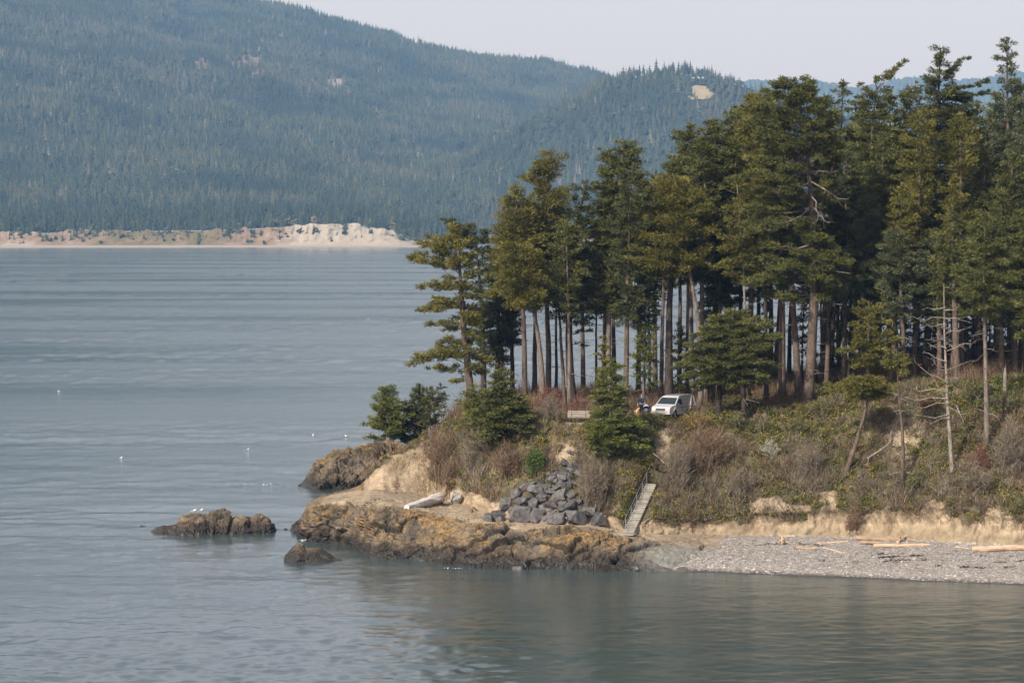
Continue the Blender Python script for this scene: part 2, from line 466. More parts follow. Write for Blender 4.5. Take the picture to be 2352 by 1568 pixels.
def make_far_forest():
    rng = np.random.default_rng(3)
    # tree shapes, one metre tall
    protos = []
    def conifer(seed, wide, tiers, jag):
        r = np.random.default_rng(seed); G = Geo(); tone = []
        G.tube([(0, 0, 0), (0, 0, .5)], [.018, .012], 4, False); tone += [0.05] * 8
        for k in range(tiers):
            t = k / (tiers - 1)
            z0 = 0.12 + 0.80 * t; rad = wide * (1 - t) ** 0.85 + 0.02
            n = 8
            a = (np.arange(n) + r.random()) / n * 2 * np.pi
            rr = rad * (1 + jag * (r.random(n) - .5) * 2) * np.where(np.arange(n) % 2 == 0, 1.0, 0.55)
            ring = np.stack([np.cos(a) * rr, np.sin(a) * rr, z0 - 0.05 + 0.03 * r.random(n)], 1)
            top = np.array([[0, 0, z0 + 0.17 * (1 - t * .5)]])
            bot = np.array([[0, 0, z0 + 0.01]])
            v = np.vstack([ring, top, bot]); i = np.arange(n)
            G.tris(v, np.vstack([np.stack([i, (i + 1) % n, np.full(n, n)], 1), np.stack([(i + 1) % n, i, np.full(n, n + 1)], 1)]))
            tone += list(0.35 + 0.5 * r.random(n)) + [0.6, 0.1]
        V = np.vstack(G.v); tr = np.vstack([np.vstack(G.q)[:, [0, 1, 2]], np.vstack(G.q)[:, [0, 2, 3]]] + G.t)
        return new_mesh("forest_conifer", V, tr, attrs={'tone': np.array(tone)})
    def roundtree(seed):
        r = np.random.default_rng(seed); G = Geo(); tone = []
        for k in range(9):
            c = r.normal(0, .17, 3) + (0, 0, .58); c[2] = max(c[2], .3)
            bm = bmesh.new(); bmesh.ops.create_icosphere(bm, subdivisions=1, radius=.19)
            vv = np.array([v.co[:] for v in bm.verts]); ff = np.array([[v.index for v in f.verts] for f in bm.faces]); bm.free()
            vv = vv * (1 + .25 * r.normal(size=(len(vv), 1))) + c
            G.tris(vv, ff); tone += list(.4 + .5 * r.random(len(vv)))
        return new_mesh("forest_broadleaf", np.vstack(G.v), np.vstack(G.t), attrs={'tone': np.array(tone)})
    fm = NT("far_forest_needles")
    oi = fm.node("ShaderNodeObjectInfo")
    rnd = oi.outputs['Random']
    base = fm.ramp(rnd, [(0.0, (0.024, 0.038, 0.020)), (0.35, (0.036, 0.054, 0.027)), (0.7, (0.056, 0.074, 0.034)), (0.9, (0.075, 0.085, 0.045)), (0.97, (0.10, 0.085, 0.055)), (0.995, (0.17, 0.15, 0.12))])
    pn = fm.node("ShaderNodeTexNoise"); pn.inputs['Scale'].default_value = 0.006; pn.inputs['Detail'].default_value = 4; fm.lk(oi.outputs['Location'], pn.inputs['Vector'])
    base = fm.mix(fm.ramp(pn.outputs['Fac'], [(.36, 1), (.5, 0)]), base, (0.022, 0.036, 0.022))
    base = fm.mix(fm.ramp(pn.outputs['Fac'], [(.54, 0), (.68, .7)]), base, (0.095, 0.092, 0.055))
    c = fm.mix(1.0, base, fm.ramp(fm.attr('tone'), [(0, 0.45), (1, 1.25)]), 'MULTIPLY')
    fm.color(c); fm.rough(0.85, 0.1)
    fd = NT("near_shore_needles"); oi2 = fd.node("ShaderNodeObjectInfo")
    fd.color(fd.mix(1.0, fd.ramp(oi2.outputs['Random'], [(0, (0.016, 0.028, 0.017)), (.6, (0.030, 0.046, 0.026)), (1, (0.055, 0.062, 0.036))]), fd.ramp(fd.attr('tone'), [(0, 0.45), (1, 1.25)]), 'MULTIPLY')); fd.rough(.85, .1)
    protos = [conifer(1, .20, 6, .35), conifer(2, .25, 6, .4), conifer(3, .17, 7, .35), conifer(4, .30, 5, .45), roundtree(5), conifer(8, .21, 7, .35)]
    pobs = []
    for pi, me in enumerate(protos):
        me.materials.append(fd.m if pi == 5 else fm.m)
        pobs.append(bpy.data.objects.new("forest_tree_shape", me))
    # scatter
    N = 210000
    px = rng.uniform(-330, 2360, N); u = rng.random(N)
    ds = np.interp(px, shore[:, 0], shore[:, 1]) + 24
    dmax = 7500.0
    d = np.sqrt(ds ** 2 + u * (dmax ** 2 - ds ** 2))
    z = hill_z(px, d)
    keep = np.ones(N, bool)
    # right of the headland nothing but tops shows
    yy = HY + (CH - z - 30) / d * F
    keep &= ~((px > 1950) & (yy > 250))
    keep &= yy > -60
    dn = fbm(np.stack([px * .02, d * .008, d * 0], 1), 3, 21)
    keep &= rng.random(N) < 0.62 + 0.5 * dn
    # clearings and rock outcrops
    sy = HY + (CH - z) / d * F
    clear = [(1608, 216, 26, 12), (773, 196, 20, 15), (566, 143, 30, 12), (468, 150, 16, 12), (596, 172, 18, 9), (430, 222, 34, 9), (1070, 181, 14, 6), (800, 238, 20, 7), (852, 246, 16, 7), (1120, 190, 12, 5)]
    for (a, b, ra, rb) in clear:
        keep &= (((px - a) / ra) ** 2 + ((sy - b) / rb) ** 2 + .5 * fbm(np.stack([px * .09, sy * .12, d * 0], 1), 3, 77) > 1.0) | (rng.random(N) < .10)
    px, d, z = px[keep], d[keep], z[keep]
    n = len(px)
    hgt = rng.uniform(10, 23, n) * (1 + .25 * fbm(np.stack([px * .03, d * .01, d * 0], 1), 3, 31)) * np.where(rng.random(n) < .25, .7, 1)
    edge = d < np.interp(px, shore[:, 0], shore[:, 1]) + 90
    hgt = np.where(edge, hgt * .8, hgt)
    pts = np.stack([(px - CX) / F * d, d, z - 0.8], 1)
    nb_ = 380; bx = np.concatenate([rng.uniform(-300, 660, 320), rng.uniform(660, 940, 60)]); tb = rng.random(nb_) ** .7
    bs = np.interp(bx, shore[:, 0], shore[:, 1]); bzc = CH - (np.interp(bx, cliff_y[:, 0], cliff_y[:, 1]) - HY) / F * (bs + 25)
    bd = bs - 2 + 27 * tb; bz = 2.4 + (bzc - 2.4) * tb ** .8
    pts = np.vstack([pts, np.stack([(bx - CX) / F * bd, bd, bz - .6], 1)]); hgt = np.concatenate([hgt, rng.uniform(4, 12, nb_)]); n = len(pts)
    me = bpy.data.meshes.new("forest")
    me.vertices.add(n); me.vertices.foreach_set("co", pts.astype(np.float32).ravel())
    kind = rng.choice([0, 1, 2, 3, 4], n, p=[.34, .26, .2, .12, .08])
    edge = np.concatenate([edge, np.zeros(nb_, bool)]); d = np.concatenate([d, np.full(nb_, 9e3)]); dnk = np.concatenate([dn[keep], np.zeros(nb_)]); kind[-nb_:] = rng.choice([1, 3, 4, 4], nb_)
    kind = np.where(edge & (rng.random(n) < .25), 4, kind)
    nearb = (d < 4050 + 200 * dnk) & (kind != 4) & (rng.random(n) < .85); kind = np.where(nearb, 5, kind); hgt = np.where(nearb, hgt * 1.25, hgt)
    hgt = np.where(kind == 4, hgt * .62, hgt)
    for nm, arr, ty in (("h", hgt, 'FLOAT'), ("rot", rng.uniform(0, 6.28, n), 'FLOAT'), ("kindi", kind, 'INT')):
        at = me.attributes.new(nm, ty, 'POINT'); at.data.foreach_set("value", arr.astype(np.float32 if ty == 'FLOAT' else np.int32))
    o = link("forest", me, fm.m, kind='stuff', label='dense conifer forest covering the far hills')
    ng = bpy.data.node_groups.new("scatter_forest", 'GeometryNodeTree')
    ng.interface.new_socket("Geometry", in_out='INPUT', socket_type='NodeSocketGeometry')
    ng.interface.new_socket("Geometry", in_out='OUTPUT', socket_type='NodeSocketGeometry')
    N_ = ng.nodes; L_ = ng.links
    gi = N_.new('NodeGroupInput'); go = N_.new('NodeGroupOutput')
    join = N_.new('GeometryNodeJoinGeometry')
    def named(nm, ty):
        a = N_.new('GeometryNodeInputNamedAttribute'); a.data_type = ty; a.inputs[0].default_value = nm; return a.outputs[0]
    hh = named("h", 'FLOAT'); rr = named("rot", 'FLOAT'); kk = named("kindi", 'INT')
    comb = N_.new('ShaderNodeCombineXYZ'); L_.new(rr, comb.inputs[2])
    for k, po in enumerate(pobs):
        cmpn = N_.new('FunctionNodeCompare'); cmpn.data_type = 'INT'; cmpn.operation = 'EQUAL'
        L_.new(kk, cmpn.inputs[2]); cmpn.inputs[3].default_value = k
        inf = N_.new('GeometryNodeObjectInfo'); inf.inputs[0].default_value = po; inf.inputs['As Instance'].default_value = True
        ip = N_.new('GeometryNodeInstanceOnPoints')
        L_.new(gi.outputs[0], ip.inputs['Points']); L_.new(inf.outputs['Geometry'], ip.inputs['Instance'])
        L_.new(cmpn.outputs[0], ip.inputs['Selection']); L_.new(comb.outputs[0], ip.inputs['Rotation']); L_.new(hh, ip.inputs['Scale'])
        L_.new(ip.outputs[0], join.inputs[0])
    L_.new(join.outputs[0], go.inputs[0])
    md = o.modifiers.new("scatter", 'NODES'); md.node_group = ng
    # rock outcrops and the dry meadow in the gaps
    for (a, b, ra, rb), (nm, lab, col) in zip(clear[:5], [
            ("meadow", "dry tan meadow near the top of the right wooded hill", (0.24, 0.20, 0.13)),
            ("rock_outcrop", "pale grey rock outcrop in the forest of the big hill", (0.27, 0.235, 0.20)),
            ("rock_outcrop", "wide brown scree patch high on the big wooded hill", (0.17, 0.125, 0.09)),
            ("rock_outcrop", "small brown scree patch left of the wide one on the hill", (0.16, 0.12, 0.085)),
            ("rock_outcrop", "brown rock patch just below the wide scree on the hill", (0.17, 0.125, 0.09))]):
        k = 15
        A, Bq = np.meshgrid(np.linspace(-1, 1, k), np.linspace(-1, 1, k))
        # find d where the hill shows at row b
        dd = np.linspace(4000, 7400, 900)
        rows = []
        for aa, bb in zip((a + A * ra * 1.25).ravel(), (b + Bq * rb * 1.3).ravel()):
            zz = hill_z(np.full(900, aa), dd); s_ = HY + (CH - zz) / dd * F
            w_ = np.where(s_ <= bb)[0]
            dsel = dd[w_[0]] if len(w_) else dd[-1]
            rows.append(((aa - CX) / F * dsel, dsel, float(hill_z([aa], [dsel])[0])))
        v = np.array(rows); v[:, 2] += 1.5 + 2.0 * fbm(v * .06, 3, 2) - 6 * np.clip((A ** 2 + Bq ** 2).ravel() - .95, 0, 1)
        i = np.arange(k - 1)[:, None] * k + np.arange(k - 1)[None, :]
        qq = np.stack([i, i + 1, i + k + 1, i + k], -1).reshape(-1, 4)
        link(nm, new_mesh(nm, v, qq), simple(nm + "_soil", col, .95, 0, .3, .12, .1), kind='structure', label=lab)
make_far_forest()

# ================================================================== HAZE
def make_haze():
    me = bpy.data.meshes.new("haze"); bm = bmesh.new(); bmesh.ops.create_cube(bm, size=1.0); bm.to_mesh(me); bm.free()
    m = bpy.data.materials.new("haze_air"); m.use_nodes = True; t = m.node_tree; t.nodes.clear()
    out = t.nodes.new("ShaderNodeOutputMaterial"); v = t.nodes.new("ShaderNodeVolumePrincipled")
    v.inputs['Color'].default_value = (0.32, 0.58, 1.0, 1)
    v.inputs['Density'].default_value = HAZE_DENSITY
    v.inputs['Absorption Color'].default_value = (1, 1, 1, 1)
    v.inputs['Anisotropy'].default_value = 0.0
    t.links.new(v.outputs[0], out.inputs['Volume'])
    o = link("haze", me, m, kind='stuff', label='pale blue haze over the bay')
    x0, x1, y0, y1, z0, z1 = -9600, 9600, -60, 14200, -9, 1150
    o.location = ((x0 + x1) / 2, (y0 + y1) / 2, (z0 + z1) / 2); o.scale = (x1 - x0, y1 - y0, z1 - z0)
HAZE_DENSITY = 5.8e-5
make_haze()
# ================================================================== HEADLAND TERRAIN
# one profile per column: row of the waterline, then (row, slope) of: rock top, shelf edge, shelf back, bank top, mid slope, crest; then plateau depth and slope
PROF = {
 672: (1206, [(1205.5,.1),(1205,.1),(1204.6,.02),(1204.3,.02),(1204,.02),(1203.7,.02)], 0.5, -.2),
 688: (1232, [(1208,1.5),(1200,1.0),(1197,.02),(1195,.02),(1193,.02),(1192,.02)], 0.5, -.1),
 708: (1240, [(1200,1.5),(1166,1.3),(1158,.02),(1155,.02),(1154,.02),(1153,.02)], 1.0, -.05),
 735: (1244, [(1200,1.5),(1156,1.4),(1143,.02),(1142,.02),(1141,.02),(1140,.02)], 1.0, -.05),
 770: (1246, [(1195,1.3),(1151,1.2),(1134,.02),(1133,.02),(1132,.02),(1131,.02)], 1.0, -.05),
 800: (1250, [(1200,1.2),(1149,1.1),(1129,.02),(1127,.05),(1126,.05),(1125,.05)], 1.0, -.05),
 830: (1268, [(1228,.8),(1150,.8),(1126,.02),(1122,.5),(1118,.5),(1116,.5)], 1.5, -.05),
 850: (1281, [(1226,.7),(1150,.8),(1125,.02),(1115,.7),(1102,.65),(1090,.6)], 2.0, .0),
 880: (1284, [(1222,.7),(1152,.7),(1126,.02),(1102,.75),(1078,.7),(1055,.65)], 2.0, .0),
 930: (1285, [(1220,.65),(1160,.6),(1130,.02),(1098,.85),(1064,.8),(1036,.7)], 3.0, .02),
 980: (1287, [(1212,.6),(1172,.35),(1136,.03),(1105,.9),(1060,.9),(1008,.8)], 5.0, .02),
 1030:(1291, [(1215,.6),(1185,.22),(1150,.04),(1122,1.5),(1050,.9),(978,.8)], 9.0, .02),
 1080:(1297, [(1230,.7),(1190,.18),(1165,.04),(1125,1.5),(1050,.9),(965,.8)], 18.0, .02),
 1130:(1301, [(1235,.7),(1202,.14),(1188,.04),(1140,1.4),(1060,.9),(962,.8)], 26.0, .02),
 1200:(1304, [(1235,.7),(1210,.12),(1200,.04),(1150,1.0),(1060,.85),(960,.8)], 30.0, .02),
 1300:(1308, [(1237,.6),(1214,.10),(1205,.04),(1150,.95),(1060,.8),(984,.75)], 34.0, .03),
 1350:(1309, [(1240,.6),(1216,.10),(1206,.04),(1160,1.1),(1070,.85),(980,.8)], 36.0, .03),
 1400:(1309, [(1248,.5),(1220,.10),(1210,.04),(1175,1.6),(1080,.9),(972,.8)], 38.0, .03),
 1440:(1310, [(1256,.4),(1232,.10),(1226,.03),(1185,1.5),(1080,.85),(967,.8)], 40.0, .005),
 1490:(1312, [(1262,.35),(1233,.10),(1226,.03),(1185,2.2),(1080,.9),(963,.8)], 40.0, .0),
 1560:(1312, [(1265,.30),(1236,.08),(1228,.03),(1190,2.6),(1080,.9),(962,.8)], 42.0, .0),
 1620:(1312, [(1268,.22),(1240,.08),(1228,.05),(1190,2.8),(1080,.9),(957,.8)], 44.0, .005),
 1700:(1316, [(1280,.15),(1252,.10),(1230,.08),(1176,3.0),(1080,.9),(945,.8)], 46.0, .02),
 1850:(1322, [(1285,.14),(1257,.10),(1231,.08),(1170,3.0),(1060,.9),(935,.8)], 48.0, .02),
 1960:(1326, [(1290,.14),(1262,.10),(1233,.08),(1166,3.0),(1050,.9),(905,.8)], 48.0, .015),
 2100:(1333, [(1296,.13),(1268,.10),(1240,.08),(1160,3.0),(1035,.9),(885,.8)], 50.0, .01),
 2200:(1337, [(1300,.13),(1272,.10),(1246,.08),(1158,3.0),(1030,.9),(885,.8)], 50.0, .01),
 2300:(1341, [(1304,.13),(1276,.10),(1250,.08),(1185,3.0),(1030,.9),(880,.8)], 50.0, .01),
 2500:(1346, [(1310,.13),(1282,.10),(1256,.08),(1180,3.0),(1030,.9),(880,.8)], 50.0, .01),
}
PK = sorted(PROF)
def _solve(pr):
    w, ks, pd, ps = pr
    d, z = CH * F / (w - HY), 0.0
    out = [(d - 6, -2.2), (d, z)]
    for (y, s) in ks:
        t = (y - HY) / F
        d2 = (CH - z + s * d) / (t + s)
        d2 = max(d2, d + 0.02)
        z = z + s * (d2 - d); d = d2
        out.append((d, z))
    out.append((d + pd, z + pd * ps))
    back = z + pd * ps
    out.append((d + pd + max(3.0, (back + 2.5) / .7), -2.5))
    return out
_S = np.array([_solve(PROF[k]) for k in PK])            # columns x 10 x 2
def prof(px):
    px = np.atleast_1d(np.asarray(px, float))
    out = np.empty((len(px), _S.shape[1], 2))
    for i in range(_S.shape[1]):
        for j in range(2):
            out[:, i, j] = np.interp(px, PK, _S[:, i, j])
    return out
def ground_z(px, d):
    px = np.atleast_1d(px); d = np.atleast_1d(d); P = prof(px)
    return np.array([np.interp(dd, P[i, :, 0], P[i, :, 1]) for i, dd in enumerate(d)])
def ground_xy(x, y):
    return ground_z(CX + F * np.atleast_1d(x) / np.atleast_1d(y), y)
def on_ground(px, d):
    z = float(ground_z(px, d)[0]); return np.array([(px - CX) / F * d, d, z])
def at_pixel(px, py):
    """the first ground point that the line of sight through (px, py) meets"""
    P = prof(px)[0]; dd = np.linspace(P[0, 0], P[-1, 0], 1400); zz = np.interp(dd, P[:, 0], P[:, 1])
    s = HY + (CH - zz) / dd * F
    k = np.where(s <= py)[0]
    d = dd[k[0]] if len(k) else dd[-1]
    return on_ground(px, d)

# the stair line, needed to keep the ground out of it
ST_A = at_pixel(1443, 1227); ST_A[2] += 0.05
N_STEP, RISE, RUN = 21, 0.178, 0.268
_dx = (1502 - 1443) / F * 262.0
_R = N_STEP * RUN
ST_U = np.array([_dx, math.sqrt(_R * _R - _dx * _dx)]) / _R       # horizontal direction of climb
ST_W = 1.05

def rock_detail(P, wet=None):
    """fractured, bedded relief for bedrock, in metres"""
    w1 = np.stack([fbm(P * .35 + 3, 3, 1), fbm(P * .35 + 9, 3, 2), fbm(P * .35 + 5, 3, 3)], 1)
    wq = P + 1.0 * w1 + 0.16 * np.stack([fbm(P * 1.9 + 3, 3, 4), fbm(P * 1.9 + 9, 3, 5), fbm(P * 1.9 + 5, 3, 6)], 1)
    # beds dip gently to one side
    bx = wq[:, 0] * .93 + wq[:, 2] * .36; bz = wq[:, 2] * .93 - wq[:, 0] * .30
    B = np.stack([bx, wq[:, 1], bz], 1)
    d1, d2, h, tl = worley(B * np.array([0.20, 0.26, 0.52]), 11)
    crack = np.exp(-((d2 - d1) / 0.035) ** 2)
    e1, e2, h2, tl2 = worley(B * np.array([.62, .8, 1.25]) + 7, 31)
    crack2 = np.exp(-((e2 - e1) / 0.05) ** 2) * (h > .35)
    ridge = 1 - np.abs(fbm(wq * np.array([.45, .45, .9]), 4, 51)) * 2
    g1, g2, h3, tl3 = worley(B * np.array([1.7, 2.0, 2.8]) + 3, 61)
    disp = (h3 - .5) * .07 + tl3 * .12 + (h - .5) * 0.75 + tl * 0.75 - crack * 0.30 + ((h2 - .5) * 0.16 + tl2 * 0.20) * (.4 + h) - crack2 * 0.09 + ridge * .22 + fbm(P * 1.7, 5, 44, .65) * 0.30 + fbm(P * .22, 3, 45) * .5
    return disp, crack, crack2, h2

def grid_normals(G):
    du = np.gradient(G, axis=1); dv = np.gradient(G, axis=0)
    n = np.cross(du, dv); n /= np.linalg.norm(n, axis=2)[:, :, None] + 1e-9
    n[n[:, :, 2] < -0.3] *= -1
    return n

def rock_material():
    m = NT("shore_rock")
    P = m.coord()
    n1 = m.noise(0.55, 6, 0.65, P, .4); n2 = m.noise(2.6, 6, 0.7, P); n3 = m.noise(0.22, 4, 0.6, P)
    n4 = m.noise(9.0, 4, 0.7, P)
    base = m.ramp(n1, [(0.28, (0.030, 0.027, 0.024)), (0.45, (0.080, 0.067, 0.052)), (0.58, (0.15, 0.120, 0.086)), (0.75, (0.28, 0.23, 0.16))])
    ochre = m.ramp(n2, [(0.3, (0.12, 0.072, 0.026)), (0.55, (0.28, 0.165, 0.052)), (0.8, (0.46, 0.285, 0.090))])
    lich = m.ramp(m.math('ADD', m.math('MULTIPLY', n2, 0.55), m.math('MULTIPLY', n3, 0.5)), [(0.50, 0), (0.60, 1)])
    z = m.posz()
    zw = m.math('ADD', z, m.math('MULTIPLY', m.math('SUBTRACT', n1, .5), 1.6))
    lz = m.ramp(m.math('MULTIPLY', zw, 0.2), [(0.18, 0), (0.34, 1)])
    geo = m.node("ShaderNodeNewGeometry"); sx = m.node("ShaderNodeSeparateXYZ"); m.lk(geo.outputs['Normal'], sx.inputs[0])
    c = m.mix(m.math('MULTIPLY', m.math('MULTIPLY', lich, lz), m.ramp(sx.outputs[2], [(.1, .55), (.7, 1)])), base, ochre)
    # dust and sand settled on the level shelf
    flat = m.attr('shelf')
    c = m.mix(m.math('MULTIPLY', m.ramp(m.math('ADD', flat, m.math('MULTIPLY', m.math('SUBTRACT', n2, .5), .8)), [(0.45, 0), (0.8, 1)]), .9), c,
              m.ramp(n1, [(0.3, (0.24, 0.18, 0.115)), (0.7, (0.42, 0.335, 0.225))]))
    # tide-washed foot: dark weed band, then red-brown
    c = m.mix(m.ramp(m.math('MULTIPLY', zw, 0.2), [(0.14, 1), (0.26, 0)]), c, m.ramp(n2, [(0.35, (0.030, 0.022, 0.016)), (0.7, (0.13, 0.070, 0.038))]))
    c = m.mix(m.ramp(m.math('MULTIPLY', zw, 0.2), [(0.115, .97), (0.19, 0)]), c, (0.022, 0.019, 0.014))
    vc = m.node("ShaderNodeTexVoronoi"); vc.feature = 'DISTANCE_TO_EDGE'; vc.inputs['Scale'].default_value = 1.0
    dv = m.node("ShaderNodeVectorMath"); dv.operation = 'ADD'; wn_ = m.node("ShaderNodeTexNoise"); wn_.inputs['Scale'].default_value = 1.4; wn_.inputs['Detail'].default_value = 4; m.lk(P, wn_.inputs['Vector'])
    wv = m.node("ShaderNodeVectorMath"); wv.operation = 'SCALE'; wv.inputs['Scale'].default_value = 1.1; m.lk(wn_.outputs['Color'], wv.inputs[0])
    m.lk(m.coord((.75, .75, 1.5)), dv.inputs[0]); m.lk(wv.outputs[0], dv.inputs[1]); m.lk(dv.outputs[0], vc.inputs['Vector'])
    cr_ = m.ramp(vc.outputs['Distance'], [(0.0, 1), (0.045, 0)])
    c = m.mix(m.math('MULTIPLY', cr_, m.ramp(n3, [(.35, .25), (.6, .85)])), c, (0.022, 0.018, 0.014))
    g = m.attr('grey')
    c = m.mix(m.math('MULTIPLY', g, .85), c, m.ramp(n2, [(0.3, (0.13, 0.135, 0.12)), (0.7, (0.30, 0.29, 0.25))]))
    c = m.mix(m.math('MULTIPLY', m.attr('crack'), .75), c, (0.025, 0.022, 0.018))
    c = m.mix(m.ramp(n4, [(.35, .35), (.6, 0)]), c, (0.05, 0.045, 0.035))
    m.color(c); m.rough(m.ramp(m.math('MULTIPLY', z, .3), [(0.1, .35), (.3, .9)]), 0.3)
    m.bump(m.math('ADD', n2, m.math('MULTIPLY', n4, .4)), 0.7, 0.10)
    return m.m
MAT_ROCK = rock_material()

def sand_material():
    m = NT("bank_sand")
    P = m.coord(); n = m.noise(0.8, 6, 0.65, P, .3); st = m.noise(1.0, 6, 0.7, m.coord((1.9, 1.9, 1.0)), .8); f = m.noise(7, 4, .7, P)
    c = m.ramp(n, [(0.25, (0.19, 0.138, 0.090)), (0.5, (0.37, 0.285, 0.19)), (0.75, (0.55, 0.445, 0.31))])
    c = m.mix(m.ramp(st, [(0.33, .7), (0.48, 0)]), c, (0.17, 0.12, 0.075))
    c = m.mix(m.ramp(f, [(.3, .45), (.5, 0)]), c, (0.20, 0.15, 0.10))
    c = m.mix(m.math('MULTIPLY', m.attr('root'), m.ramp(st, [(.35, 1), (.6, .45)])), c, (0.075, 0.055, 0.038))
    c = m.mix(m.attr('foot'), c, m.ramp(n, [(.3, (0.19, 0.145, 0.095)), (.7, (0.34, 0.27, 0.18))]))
    m.color(c); m.rough(0.95, 0.1)
    m.bump(m.math('ADD', m.math('MULTIPLY', st, 1.2), m.math('MULTIPLY', f, .4)), 0.8, 0.15)
    return m.m
MAT_SAND = sand_material()

def soil_material():
    m = NT("bluff_soil")
    P = m.coord(); n = m.noise(0.7, 6, 0.65, P); n2 = m.noise(4, 5, .7, P)
    c = m.ramp(n, [(0.3, (0.055, 0.042, 0.028)), (0.5, (0.11, 0.085, 0.055)), (0.7, (0.20, 0.16, 0.10))])
    c = m.mix(m.ramp(n2, [(.4, .6), (.6, 0)]), c, (0.05, 0.055, 0.022))
    c = m.mix(m.attr('bare'), c, m.ramp(n2, [(.3, (0.26, 0.20, 0.135)), (.7, (0.44, 0.35, 0.245))]))
    m.color(c); m.rough(0.95, 0.1); m.bump(n2, .6, .1)
    return m.m
MAT_SOIL = soil_material()

def beach_material():
    m = NT("beach_gravel")
    P = m.coord(); v = m.node("ShaderNodeTexVoronoi"); v.inputs['Scale'].default_value = 5.5; m.lk(P, v.inputs['Vector'])
    sep = m.node("ShaderNodeSeparateColor"); m.lk(v.outputs['Color'], sep.inputs[0])
    n = m.noise(0.45, 4, .6, P)
    c = m.ramp(sep.outputs[0], [(0.0, (0.15, 0.133, 0.118)), (0.35, (0.235, 0.21, 0.188)), (0.7, (0.32, 0.29, 0.262)), (0.9, (0.40, 0.37, 0.34)), (1.0, (0.50, 0.475, 0.44))])
    c = m.mix(m.ramp(n, [(.35, .45), (.65, 0)]), c, (0.20, 0.165, 0.13))
    zz = m.posz()
    c = m.mix(m.ramp(m.math('MULTIPLY', zz, .5), [(0.03, .9), (.10, 0)]), c, (0.04, 0.035, 0.03))
    m.color(c); m.rough(0.85, .25); m.bump(v.outputs['Distance'], .8, .08)
    return m.m
MAT_BEACH = beach_material()

